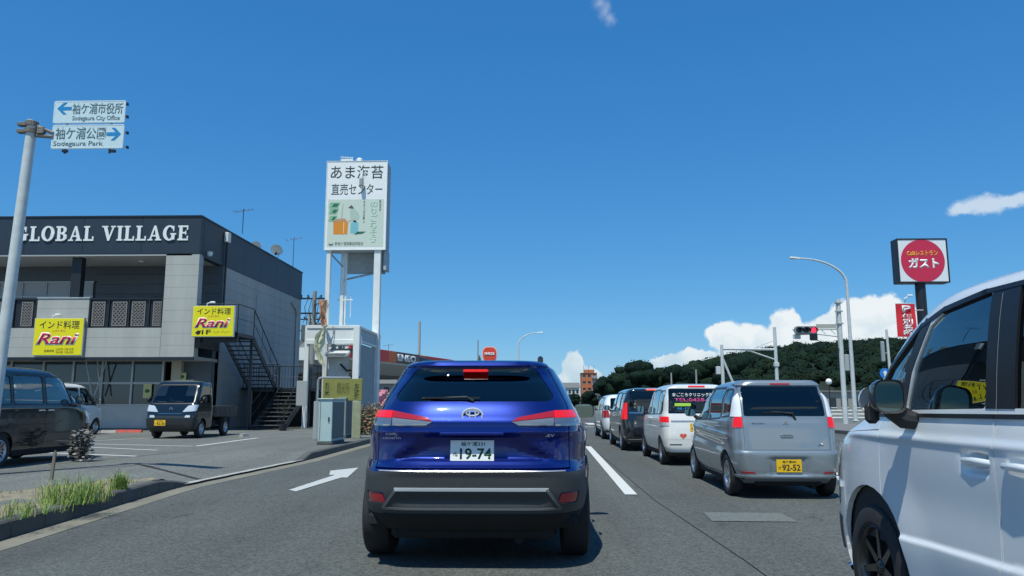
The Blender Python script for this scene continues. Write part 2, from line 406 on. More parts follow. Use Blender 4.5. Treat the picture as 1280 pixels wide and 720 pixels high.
# gutter strip at the road edge
ysg = list(np.arange(-2, 62, 1.0)); vs = []
for y in ysg:
    w_ = .30 if y < 24 else .22
    vs += [(kx(y)+.012, y, .004), (kx(y)+w_, y, .004)]
q = MB(); q.add(vs, [(2*i, 2*i+1, 2*i+3, 2*i+2) for i in range(len(ysg)-1)]); o = q.build('gutter', M_GUT); o['kind'] = 'structure'
# pale worn lip where the entrance meets the road
vs = []; yy = np.linspace(11.9, 16.9, 16)
for i, y in enumerate(yy): vs += [(kx(y)-.10-.01*math.sin(i*1.7), y, kerb_h(y)+.008), (kx(y)+.03+.012*math.sin(i*2.1), y, kerb_h(y)+.009)]
q = MB(); q.add(vs, [(2*i, 2*i+1, 2*i+3, 2*i+2) for i in range(15)]); o = q.build('entrance_lip', mat('pale_lip_concrete', (.40, .40, .36), .85, var=.35, vscale=5)); o['kind'] = 'structure'
# verge soil, pavement strip, drain
vy = list(np.arange(-2, 11.3, .35)); vs = []
for i, y in enumerate(vy):
    wd = np.interp(y, [-2, 9.5, 10.9, 11.2], [1.5, 1.35, .7, .12])
    for t in (0, .25, .5, .75, 1.0): vs.append((kx(y)-.151-wd*t, y, .172+.022*math.sin(i*1.3+t*5)*(1-abs(2*t-1))))
q = MB(); q.add(vs, [(j*5+i, j*5+i+1, (j+1)*5+i+1, (j+1)*5+i) for j in range(len(vy)-1) for i in range(4)]); o = q.build('verge', M_SOIL, smooth=True); o['kind'] = 'structure'
def strip(name, pts, w, m, z=.006, zf=None, kind='structure'):
    vs = []; pts = [Vector((p[0], p[1])) for p in pts]
    for i, p in enumerate(pts):
        d = (pts[min(i+1, len(pts)-1)]-pts[max(i-1, 0)]).normalized(); n = Vector((d.y, -d.x))*w/2
        for s in (-1, 1): x_, y_ = p.x+s*n.x, p.y+s*n.y; vs.append((x_, y_, (zf(x_, y_)+.005) if zf else z))
    q = MB(); q.add(vs, [(2*i, 2*i+1, 2*i+3, 2*i+2) for i in range(len(pts)-1)]); o = q.build(name, m); o['kind'] = kind; return o
def seg(a, b_, n=10): return [(a[0]+(b_[0]-a[0])*i/n, a[1]+(b_[1]-a[1])*i/n) for i in range(n+1)]
M_DARKCUT = mat('bitumen_joint', (.02, .02, .02), .8, var=.2, vscale=20)
def gp(px, py, z=0): v = ground(px, py, z); return (v.x, v.y)
strip('drain_joint', seg(gp(170, 584, .1), gp(252, 598, .05)), .09, M_DARKCUT, zf=lot_h)
strip('drain_joint', seg(gp(0, 592, .15), gp(170, 584, .12)), .035, M_DARKCUT, zf=lot_h)
strip('drain_joint', seg(gp(60, 581, .15), gp(260, 562, .15)), .03, M_DARKCUT, zf=lot_h)
strip('road_joint', [(1.74, 2), (1.72, 6.5), (1.60, 10.4), (1.66, 18), (1.72, 40)], .009, M_DARKCUT)
# lane paint
strip('lane_line', seg((1.37, 11.0), (1.62, 22.8)), .17, M_LINE, .008)
strip('lane_line', seg((1.75, 30.0), (1.86, 38)), .17, M_LINE, .008)
strip('lane_line', seg((1.20, -6), (1.25, 1.0)), .17, M_LINE, .008)
strip('lane_line', seg((-1.76, 20), (-1.70, 26)), .15, M_LINE, .008)
strip('centre_line', seg((5.15, -20), (5.3, 60)), .15, M_LINE, .008)
strip('centre_line', seg((5.4, -20), (5.55, 60)), .15, M_LINE, .008)
strip('stop_line', [(1.9, 41), (5.0, 41)], .45, M_LINE, .008)
for i in range(7): strip('crossing_stripe', [(-4.6+i*1.35, 45), (-4.6+i*1.35, 48.5)], .5, M_LINE, .008)
q = MB(); q.add([(*gp(879, 641), .007), (*gp(890, 652), .007), (*gp(998, 653), .007), (*gp(975, 642), .007)], [(0, 1, 2, 3)]); o = q.build('faded_marking', M_FADE); o['kind'] = 'structure'
# straight-ahead arrow in the left lane
A = [(361, 613), (370, 614.8), (427, 597.3), (434, 597.5), (448, 585), (413, 588.8), (411.5, 594.2), (419, 594.0)]
q = MB(); q.add([(*gp(*p), .008) for p in A], [(0, 1, 2, 7), (7, 2, 3, 4, 5, 6)]); o = q.build('lane_arrow', worn_paint('arrow_paint', (.50, .52, .50), .38, .2)); o['kind'] = 'structure'
# bay lines in the car park
for a, c_, w_ in (((117, 551), (205, 547), .10), ((112, 555), (244, 558), .11), ((244, 558), (322, 547.5), .13), ((108, 559), (197, 563), .11), ((30, 565), (171, 570.5), .14), ((-60, 574), (20, 569), .12)):
    strip('bay_line', seg(gp(*a, .15), gp(*c_, .15)), w_, M_LOTL, zf=lot_h)
# right-hand pavement, kerb
rk = bpy.data.objects.new('far_kerb', None); COL.objects.link(rk); rk['kind'] = 'structure'
q = MB(); q.box(12.5, 12.65, -20, 120, -.05, .15, .01); q.build('kerb_stone', M_CONC, rk)
sheet('pavement', [12.65, 14, 17], [-20, 20, 120], lambda x, y: .146, mat('pavement_asphalt', (.17, .17, .165), .9, var=.15, vscale=4))
sheet('far_lot', [17, 30, 90], [-20, 30, 70, 110], lambda x, y: .10, M_LOT)

# wheel stops
def wheel_stop(x, y, m, label, rz=0, L=.6):
    t = MB(); t.prism([(-.07, 0), (.07, 0), (.045, .10), (-.045, .10)], -L/2, L/2, 'X'); o = t.build('wheel_stop', m); o.location = (x, y, .151); o.rotation_euler = (0, 0, rz); setp(o, label, 'wheel stop')
M_WS = mat('stop_concrete', (.42, .41, .38), .9, var=.2, vscale=8); M_WR = mat('red_stop_paint', (.55, .10, .08), .7, var=.25, vscale=9)
p = ground(161, 540.5, .15); wheel_stop(p.x, p.y, M_WR, 'red painted wheel stop on the asphalt before the shop windows', 0, 1.0)
p = ground(136, 541, .15); wheel_stop(p.x, p.y, M_WS, 'grey concrete wheel stop just left of the red one', .3, .5)
p = ground(305, 546, .15); wheel_stop(p.x, p.y, M_WS, 'pale concrete wheel stop behind the black flatbed truck', PI/2, .5)
# ------------------------------------------------------------------ vehicle surface kit
def pchip(xs, ys):
    xs = np.array(xs, float); ys = np.array(ys, float); h = np.diff(xs); d = np.diff(ys)/h
    m = np.zeros(len(xs)); m[0] = d[0]; m[-1] = d[-1]
    for i in range(1, len(xs)-1):
        if d[i-1]*d[i] > 0:
            w1 = 2*h[i]+h[i-1]; w2 = h[i]+2*h[i-1]; m[i] = (w1+w2)/(w1/d[i-1]+w2/d[i])
    def f(x):
        x = np.clip(np.asarray(x, float), xs[0], xs[-1])
        i = np.clip(np.searchsorted(xs, x, side='right')-1, 0, len(xs)-2)
        t = (x-xs[i])/h[i]
        return ((1+2*t)*(1-t)**2*ys[i]+t*(1-t)**2*h[i]*m[i]+t*t*(3-2*t)*ys[i+1]+t*t*(t-1)*h[i]*m[i+1])
    return f
def sstep(a, b, x):
    t = np.clip((x-a)/(b-a), 0, 1); return t*t*(3-2*t)

def rpoly(pts, r, seg=3):
    """convex polygon with rounded corners (r may be a list)"""
    n = len(pts); out = []
    rr = r if isinstance(r, (list, tuple)) else [r]*n
    for i in range(n):
        p = Vector(pts[i]); a = Vector(pts[i-1]); b = Vector(pts[(i+1) % n])
        if rr[i] <= 0: out.append(tuple(p)); continue
        u = (a-p); v = (b-p); k = min(rr[i], u.length*.45, v.length*.45); u = u.normalized()*k; v = v.normalized()*k
        for s in range(seg+1):
            t = s/seg; q = p+u*(1-t)**2+v*t**2; out.append(tuple(q))
    return out
def grow(poly, d):
    """offset convex polygon outwards by d"""
    n = len(poly); A = sum(poly[i][0]*poly[(i+1) % n][1]-poly[(i+1) % n][0]*poly[i][1] for i in range(n)); sg = 1 if A > 0 else -1
    lines = []
    for i in range(n):
        p = Vector(poly[i]); q = Vector(poly[(i+1) % n]); e = q-p
        if e.length < 1e-6: continue
        nn = Vector((e.y, -e.x)).normalized()*sg; lines.append((p+nn*d, e.normalized()))
    out = []; m = len(lines)
    for i in range(m):
        p1, e1 = lines[i-1]; p2, e2 = lines[i]; cr = e1.x*e2.y-e1.y*e2.x
        if abs(cr) < 1e-5: out.append(tuple(p2)); continue
        t = ((p2.x-p1.x)*e2.y-(p2.y-p1.y)*e2.x)/cr; out.append(tuple(p1+e1*t))
    return out
def circ(cy, cz, r, n=20): return [(cy+r*math.cos(2*PI*i/n), cz+r*math.sin(2*PI*i/n)) for i in range(n)]
def quad(p, q, w):
    p = Vector(p); q = Vector(q); e = (q-p).normalized(); nn = Vector((e.y, -e.x))*w/2
    p = p-e*w*.5; q = q+e*w*.5
    return [tuple(p+nn), tuple(q+nn), tuple(q-nn), tuple(p-nn)]

def side(poly, s, xmin=0.3):
    """convex region: polygon in (y,z) seen from the side s (+1 right, -1 left)"""
    pl = []; n = len(poly); A = sum(poly[i][0]*poly[(i+1) % n][1]-poly[(i+1) % n][0]*poly[i][1] for i in range(n)); sg = 1 if A > 0 else -1
    for i in range(n):
        p = poly[i]; q = poly[(i+1) % n]; dy = q[0]-p[0]; dz = q[1]-p[1]; L = math.hypot(dy, dz)
        if L < 1e-6: continue
        pl.append((Vector((0, p[0], p[1])), Vector((0, dz/L*sg, -dy/L*sg))))
    pl.append((Vector((s*xmin, 0, 0)), Vector((-s, 0, 0))))
    ys = [p[0] for p in poly]; zs = [p[1] for p in poly]
    lo = (xmin if s > 0 else -9, min(ys), min(zs)); hi = (9 if s > 0 else -xmin, max(ys), max(zs))
    return pl, lo, hi
def face(poly, s, ylim):
    """convex region: polygon in (x,z) seen from the rear (s=-1, y<ylim) or front (s=+1, y>ylim)"""
    pl = []; n = len(poly); A = sum(poly[i][0]*poly[(i+1) % n][1]-poly[(i+1) % n][0]*poly[i][1] for i in range(n)); sg = 1 if A > 0 else -1
    for i in range(n):
        p = poly[i]; q = poly[(i+1) % n]; dx = q[0]-p[0]; dz = q[1]-p[1]; L = math.hypot(dx, dz)
        if L < 1e-6: continue
        pl.append((Vector((p[0], 0, p[1])), Vector((dz/L*sg, 0, -dx/L*sg))))
    pl.append((Vector((0, ylim, 0)), Vector((0, -s, 0))))
    xs = [p[0] for p in poly]; zs = [p[1] for p in poly]
    lo = (min(xs), -9 if s < 0 else ylim, min(zs)); hi = (max(xs), ylim if s < 0 else 9, max(zs))
    return pl, lo, hi
def mirx(poly): return [(-a, b) for a, b in poly][::-1]

def _cand(bm, reg, pad=0.12):
    lo, hi = reg[1], reg[2]; out = []
    for f in bm.faces:
        c = f.calc_center_median()
        if lo[0]-pad < c.x < hi[0]+pad and lo[1]-pad < c.y < hi[1]+pad and lo[2]-pad < c.z < hi[2]+pad: out.append(f)
    return out
def _bis(bm, fs, co, no, outer=False):
    g = set(fs)
    for f in fs: g.update(f.edges); g.update(f.verts)
    r = bmesh.ops.bisect_plane(bm, geom=list(g), dist=1e-6, plane_co=co, plane_no=no, clear_outer=False, clear_inner=False)
    return [x for x in r['geom'] if isinstance(x, bmesh.types.BMFace) and x.is_valid]
def clip_in(bm, reg):
    fs = _cand(bm, reg, 0.5)
    keep = set(fs); bmesh.ops.delete(bm, geom=[f for f in bm.faces if f not in keep], context='FACES')
    for co, no in reg[0]:
        bmesh.ops.bisect_plane(bm, geom=list(bm.verts)+list(bm.edges)+list(bm.faces), dist=1e-6, plane_co=co, plane_no=no, clear_outer=True)
def clip_out(bm, reg):
    inside = _cand(bm, reg, 0.15)
    for co, no in reg[0]:
        if not inside: return
        fs = _bis(bm, inside, co, no)
        inside = [f for f in fs if (f.calc_center_median()-co).dot(no) < 0]
    if inside: bmesh.ops.delete(bm, geom=inside, context='FACES')

class Shell:
    """closed body surface: a stack of horizontal slices. tables: rows of (z, y_rear, y_front, half_width)"""
    def __init__(s, tab, nr=8.0, nf=6.0, N=150, dz=0.02, disp=None, top=None):
        t = np.array(tab, float); z = t[:, 0]
        s.yr = pchip(z, t[:, 1]); s.yf = pchip(z, t[:, 2]); s.w = pchip(z, t[:, 3]); s.nr = nr; s.nf = nf; s.disp = disp
        s.z0 = z[0]; s.z1 = z[-1]; zt = s.z1-0.08
        zs = list(np.arange(s.z0, zt, dz))+[s.z1-d for d in (.08, .065, .052, .041, .032, .024, .017, .011, .006, .002, 0)]
        s.zs = np.array(zs)
        # angles evenly spaced along a reference slice
        th = np.linspace(0, 2*PI, 8001); n = (nr if not callable(nr) else 8)
        c = np.cos(th); q = np.sin(th); L = (tab[0][2]-tab[0][1])/2
        X = .85*np.sign(c)*np.abs(c)**(2/n); Y = L*np.sign(q)*np.abs(q)**(2/n)
        dd = np.hypot(np.diff(X), np.diff(Y)); ang = np.abs(np.diff(np.unwrap(np.arctan2(np.diff(Y), np.diff(X)))))
        wgt = dd+np.append(np.minimum(ang, .5), 0)*0.30
        cum = np.concatenate([[0], np.cumsum(wgt)]); cum /= cum[-1]
        s.th = np.interp(np.arange(N)/N, cum, th)
        s.P = s.points(); s.Nn = s.normals()
    def points(s):
        Z, T = np.meshgrid(s.zs, s.th, indexing='ij')
        yr = s.yr(Z); yf = s.yf(Z); w = s.w(Z); yc = (yr+yf)/2; h = (yf-yr)/2
        nr = s.nr(Z) if callable(s.nr) else s.nr; nf = s.nf(Z) if callable(s.nf) else s.nf
        c = np.cos(T); q = np.sin(T); n = np.where(q < 0, nr, nf)
        X = w*np.sign(c)*np.abs(c)**(2/n); Y = yc+h*np.sign(q)*np.abs(q)**(2/n)
        P = np.stack([X, Y, Z], -1)
        return s.disp(P) if s.disp else P
    def normals(s):
        P = s.P; du = np.roll(P, -1, 1)-np.roll(P, 1, 1); dv = np.gradient(P, axis=0)
        n = np.cross(du, dv); l = np.linalg.norm(n, axis=-1, keepdims=True); n = n/np.maximum(l, 1e-9)
        return n
    def bm(s, off=0.0, cap=True, zmin=None, zmax=None):
        P = s.P+s.Nn*off; r, c, _ = P.shape; bm = bmesh.new()
        lo = 0; hi = r
        if zmin is not None: lo = max(0, int(np.searchsorted(s.zs, zmin))-1)
        if zmax is not None: hi = min(r, int(np.searchsorted(s.zs, zmax))+1)
        vs = [[bm.verts.new(P[i, j]) for j in range(c)] for i in range(lo, hi)]
        for i in range(hi-lo-1):
            for j in range(c):
                k = (j+1) % c; bm.faces.new((vs[i][j], vs[i][k], vs[i+1][k], vs[i+1][j]))
        if cap and hi == r:
            bm.faces.new(vs[-1])
        return bm
    def panel(s, name, parent, m, regs=None, holes=(), off=0.0, thick=0.02, label=None, loose=False, cap=True, rims=True):
        if regs is None: bm = s.bm(off, cap)
        else:
            zmin = max(r[1][2] for r in regs)-.1; zmax = min(r[2][2] for r in regs)+.1
            bm = s.bm(off, cap, zmin, zmax)
            for r in regs: clip_in(bm, r)
        for h in holes: clip_out(bm, h)
        if thick > 0 and rims:
            bm.normal_update()
            be = [e for e in bm.edges if e.is_boundary]
            nm = {v: v.normal.copy() for e in be for v in e.verts}
            r = bmesh.ops.extrude_edge_only(bm, edges=be)
            nv = [x for x in r['geom'] if isinstance(x, bmesh.types.BMVert)]
            import_map = {}
            for v in nm: import_map[(round(v.co.x, 5), round(v.co.y, 5), round(v.co.z, 5))] = nm[v]
            for v in nv:
                n_ = import_map.get((round(v.co.x, 5), round(v.co.y, 5), round(v.co.z, 5)))
                if n_: v.co -= n_*thick
        me = bpy.data.meshes.new(name); bm.to_mesh(me); bm.free()
        me.materials.append(m)
        me.polygons.foreach_set('use_smooth', [True]*len(me.polygons)); me.set_sharp_from_angle(angle=R(40)); me.update()
        o = link(name, me, parent)
        if label: o['label'] = label
        return o
    def at_side(s, y, z, sg=1, off=0.0):
        """surface point on the side at (y,z)"""
        i = int(np.clip(np.searchsorted(s.zs, z), 1, len(s.zs)-1)); row = s.P[i]; ok = row[:, 0]*sg > 0.2
        idx = np.where(ok)[0]; j = idx[np.argmin(np.abs(row[idx, 1]-y))]
        p = row[j]+s.Nn[i, j]*off; return Vector((p[0], y, z)), Vector(s.Nn[i, j])
    def at_end(s, x, z, sg=-1, off=0.0):
        i = int(np.clip(np.searchsorted(s.zs, z), 1, len(s.zs)-1)); row = s.P[i]; mid = (s.yr(z)+s.yf(z))/2
        idx = np.where((row[:, 1]-mid)*sg > 0)[0]; j = idx[np.argmin(np.abs(row[idx, 0]-x))]
        p = row[j]+s.Nn[i, j]*off; return Vector((x, p[1], z)), Vector(s.Nn[i, j])

# ---- shared vehicle materials
def paint(name, col, metal=0.0, rough=0.28, coat=1.0): return mat(name, col, rough=rough, metal=metal, coat=coat, var=0.03, vscale=1.5, bump=0.012, bscale=9)
M_RUB = mat('tyre_rubber', (0.022, 0.022, 0.024), 0.75, var=.25, vscale=20)
M_BLK = mat('black_plastic', (0.018, 0.019, 0.021), 0.5, var=.2, vscale=9)
M_DKI = mat('cabin_lining', (0.03, 0.032, 0.035), 0.9)
M_TRIM = mat('window_rubber', (0.012, 0.012, 0.013), 0.35)
M_UND = mat('underbody', (0.012, 0.012, 0.013), 0.9)
M_ALLOY = mat('alloy', (0.55, 0.56, 0.58), 0.28, metal=0.9)
M_ALLOYD = mat('dark_alloy', (0.035, 0.037, 0.04), 0.3, metal=0.6, coat=.5)
M_CHR = mat('chrome', (0.75, 0.76, 0.78), 0.12, metal=1.0)
M_SIL = mat('satin_silver', (0.55, 0.56, 0.56), 0.3, metal=0.6)
M_RED = mat('red_lens', (0.42, 0.012, 0.018), 0.12, coat=1.0)
M_REDON = mat('lit_brake_lens', (0.5, 0.008, 0.01), 0.25, coat=.35, emit=(1, 0.008, 0.012), estr=.45)
M_REDHOT = mat('lit_brake_core', (0.8, 0.1, 0.05), 0.2, emit=(1, 0.09, 0.03), estr=2.2)
M_CLR = mat('clear_lens', (0.70, 0.74, 0.76), 0.12, metal=0.25, coat=1.0)
M_SMK = mat('smoked_lens', (0.30, 0.31, 0.33), 0.1, metal=0.7, coat=1.0)
M_PLW = mat('plate_white', (0.88, 0.89, 0.86), 0.4)
M_PLY = mat('plate_yellow', (0.85, 0.52, 0.01), 0.4)
M_PGR = mat('plate_green_ink', (0.01, 0.07, 0.035), 0.5)
M_INK = mat('black_ink', (0.012, 0.012, 0.014), 0.5)
M_MIR = mat('mirror_glass', (0.30, 0.37, 0.37), 0.02, metal=1.0)
G_DARK = glassmat('privacy_glass', (0.09, 0.105, 0.115), 1.8)
G_MID = glassmat('green_glass', (0.50, 0.58, 0.56), 1.0)
G_FRONT = glassmat('clear_green_glass', (.80, .88, .85), 2.8)
G_WIN = glassmat('windscreen_glass', (0.62, 0.70, 0.68), 1.6)

_wheel_cache = {}
def wheel(parent, x, y, r, w, sg, style='alloy', rim=None):
    """wheel > tyre, rim; sg = outward side"""
    key = (round(r, 3), round(w, 3), style, rim.name if rim else '')
    if key not in _wheel_cache:
        rr = r*0.66 if style != 'steel' else r*.58
        t = MB(); h = w/2
        t.lathe([(-h*.85, rr), (-h, rr+.02), (-h, r-.035), (-h*.86, r-.01), (-h*.6, r), (h*.6, r), (h*.86, r-.01), (h, r-.035), (h, rr+.02), (h*.85, rr)], 40, 'X')
        for a in (-.33, 0, .33):
            pass
        tyre = t.build('tyre', M_RUB, None, smooth=True); 
        k = MB(); o = h*.80
        k.lathe([(h*.88, rr+.004), (h*.92, rr-.008), (h*.7, rr-.022), (0, rr-.035), (-h*.8, rr-.03)], 40, 'X')
        k.lathe([(o-.005, .0), (o, .025), (o-.004, .03), (o-.03, .055), (o-.05, .06), (-.02, .062)], 20, 'X')
        ns = {'alloy': 7, 'star': 5, 'multi': 12, 'steel': 0}[style]
        for i in range(ns):
            a = 2*PI*i/ns
            for da in ((-.13, .13) if style == 'star' else (0,)):
                wd = {'alloy': .022, 'star': .02, 'multi': .011}[style]
                M = Matrix.Rotation(a+da*1.1, 4, 'X')
                k.add([(o-.035, -wd*1.2, .045), (o-.035, wd*1.2, .045), (o-.012, wd*1.0, .045), (o-.012, -wd*1.0, .045),
                       (o-.04, -wd*.9, rr-.018), (o-.04, wd*.9, rr-.018), (o-.004, wd*.7, rr-.018), (o-.004, -wd*.7, rr-.018)],
                      [(0, 1, 2, 3), (4, 7, 6, 5), (0, 4, 5, 1), (1, 5, 6, 2), (2, 6, 7, 3), (3, 7, 4, 0)], M)
        if style == 'steel':
            k.lathe([(o-.03, .06), (o-.01, rr*.5), (o-.03, rr*.8), (o-.045, rr-.03)], 32, 'X')
        rimo = k.build('rim', rim or M_ALLOY, None, smooth=True, ang=30)
        bk = MB(); bk.lathe([(h*.1, 0.0), (h*.1, rr-.036), (h*.1-.02, rr-.036)], 28, 'X')
        disc = bk.build('brake_disc', mat('brake_disc', (.06, .06, .062), .5, metal=.6), None)
        _wheel_cache[key] = (tyre, rimo, disc)
        new = True
    else: new = False
    src = _wheel_cache[key]
    e = bpy.data.objects.new('wheel', None); COL.objects.link(e); e.parent = parent; e.location = (x, y, r); e.empty_display_size = .1
    if sg < 0: e.rotation_euler = (0, 0, PI)
    for o in src:
        c = o if new else o.copy()
        if not new: COL.objects.link(c)
        c.parent = e
    return e

def plate(parent, top, main, x, y, z, yellow=False, kana='', tilt=0.0, w=.33, h=.165, face_dir=-1):
    """number plate > backing with embossed characters; faces -Y (rear) """
    e = bpy.data.objects.new('number_plate', None); COL.objects.link(e); e.parent = parent; e.location = (x, y, z); e.rotation_euler = (tilt, 0, 0)
    ink = M_INK if yellow else M_PGR
    b = MB(); b.box(-w/2, w/2, -.004, .004, -h/2, h/2, .002); b.build('plate_backing', M_PLY if yellow else M_PLW, e)
    text_mesh('lettering', top, (-.085, .095, .038, .072), -.0045, ink, e, depth=.001, bold=.012)
    text_mesh('lettering', main, (-.092, .145, -.062, .022), -.0045, ink, e, depth=.001, bold=.022)
    if kana: text_mesh('lettering', kana, (-.142, -.108, -.04, -.006), -.0045, ink, e, depth=.001, bold=.01)
    return e

def underbody(parent, w, y0, y1, z0, z1, wy, r):
    """dark floor pan with wheel housings"""
    b = MB()
    a, c = wy
    b.box(-w+.28, w-.28, y0, y1, z0, z1, .03)
    b.box(-w+.06, w-.06, a+r+.07, c-r-.07, z0, z1, .03)
    b.box(-w+.1, w-.1, y0, a-r-.07, z0+.08, z1, .03)
    b.box(-w+.1, w-.1, c+r+.07, y1, z0+.02, z1, .03)
    for y in (a, c):
        b.box(-w+.26, w-.26, y-r-.06, y+r+.06, z1-.02, 2*r+.06)
        for sg in (-1, 1): b.box(sg*(w-.28), sg*(w-.26), y-r-.05, y+r+.05, z0, 2*r+.06)
        b.cyl((-w+.2, y, r), (w-.2, y, r), .04)
    b.cyl((.35, y0+.05, z0-.01), (.35, y0+.9, z0-.01), .035)
    return b.build('underbody', M_UND, parent)

def door_mirror(parent, base, sg, shell_m, w=.17, h=.14, glass_m=None, stalk=True):
    """door mirror > housing, mirror_face; base = point on the door, sg = side"""
    e = bpy.data.objects.new('door_mirror', None); COL.objects.link(e); e.parent = parent; e.location = base
    n = 20; b = MB(); rows = 7; vs = []; fs = []
    for k in range(rows):
        t = k/(rows-1); y = -.045+.15*t; s = math.sqrt(max(0.0, 1-(max(0, t-.15)/.86)**2)); s = max(s, .08)
        for i in range(n):
            a = 2*PI*i/n; c_, s_ = math.cos(a), math.sin(a)
            X = math.copysign(abs(c_)**.6, c_)*w/2*s; Z = math.copysign(abs(s_)**.6, s_)*h/2*(s*.9+.1*(1 if k < 2 else s))
            vs.append((sg*(.05+w/2)+X, y, .06+h/2*.4+Z))
    for k in range(rows-1):
        for i in range(n): fs.append((k*n+i, k*n+(i+1) % n, (k+1)*n+(i+1) % n, (k+1)*n+i))
    fs.append(tuple(range((rows-1)*n, rows*n)))
    b.add(vs, fs)
    b.build('housing', shell_m, e, smooth=True, ang=60)
    g = MB(); pts = []
    for i in range(n):
        a = 2*PI*i/n; c_, s_ = math.cos(a), math.sin(a)
        pts.append((sg*(.05+w/2)+math.copysign(abs(c_)**.6, c_)*(w/2-.010), .06+h/2*.4+math.copysign(abs(s_)**.6, s_)*(h/2-.010)))
    g.prism(pts, -.036, -.030); go = g.build('mirror_face', glass_m or M_MIR, e)
    r_ = MB(); n2 = len(pts); op = [vs[i] for i in range(n)]
    r_.add(op+[(p[0], -.04, p[1]) for p in pts], [(i, (i+1) % n, n+(i+1) % n, n+i) for i in range(n)]); r_.build('mirror_rim', M_BLK, e)
    st = MB(); st.tube([(-sg*.02, .03, -.02), (sg*.03, .03, .01), (sg*.07, .02, .035)], [.03, .032, .022], 8)
    st.build('mirror_arm', M_BLK, e, smooth=True)
    return e

def handle(parent, pt, m, sg=1, L=.2, recess=True):
    b = MB(); x, y, z = pt
    b.tube([(x-sg*.01, y-L/2, z), (x+sg*.022, y-L/2+.025, z+.002), (x+sg*.028, y, z+.004), (x+sg*.022, y+L/2-.025, z+.002), (x-sg*.01, y+L/2, z)], [.011, .013, .014, .013, .011], 8)
    return b.build('door_handle', m, parent, smooth=True, ang=50)

def seats(parent, rows, m=None, w=.46, zb=.45, zt=1.15, xs=(-.36, .36)):
    for y in rows:
        for x in xs:
            b = MB(); b.box(x-w/2, x+w/2, y-.02, y+.48, zb, zb+.16, .04)
            M = Matrix.Translation((x, y, zb+.1)) @ Matrix.Rotation(R(14), 4, 'X')
            b.box(-w/2, w/2, -.13, 0, 0, zt-zb-.2, .045, M); b.box(-.12, .12, -.12, -.03, zt-zb-.16, zt-zb+.06, .04, M)
            b.cyl((x-.05, y-.1, zt-.15), (x-.05, y-.13, zt+.0), .007); b.cyl((x+.05, y-.1, zt-.15), (x+.05, y-.13, zt+.0), .007)
            b.build('seat', m or M_DKI, parent)
# ------------------------------------------------------------------ two-storey shop building
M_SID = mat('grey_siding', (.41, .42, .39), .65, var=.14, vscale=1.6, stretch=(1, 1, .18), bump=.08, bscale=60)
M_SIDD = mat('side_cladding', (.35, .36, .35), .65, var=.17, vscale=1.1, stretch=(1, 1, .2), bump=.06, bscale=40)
M_FASC = mat('navy_fascia', (.020, .036, .056), .5, var=.2, vscale=1.5, stretch=(1, 1, .2))
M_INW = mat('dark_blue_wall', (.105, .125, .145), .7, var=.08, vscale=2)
M_SOF = mat('soffit_white', (.42, .43, .42), .8)
M_FRM = mat('aluminium_frame', (.40, .41, .41), .4, metal=.5)
M_DARKM = mat('dark_metal', (.028, .034, .042), .45, metal=.4)
M_ROOM = mat('room_dark', (.035, .035, .033), .9)
M_WIN = mat('shop_window', (.025, .032, .034), .08, spec=.9, coat=.3)
M_CURT = mat('curtain', (.45, .47, .48), .8, var=.1, vscale=14)
M_WHT = mat('white_enamel', (.88, .90, .88), .4, var=.05, vscale=3)
M_WHT2 = mat('weathered_white', (.74, .78, .76), .55, var=.14, vscale=1.2)
M_YEL = mat('sign_yellow', (.83, .74, .005), .45)
M_RNI = mat('sign_red', (.62, .01, .07), .5)
M_SWH = mat('sign_white', (.82, .84, .82), .45)

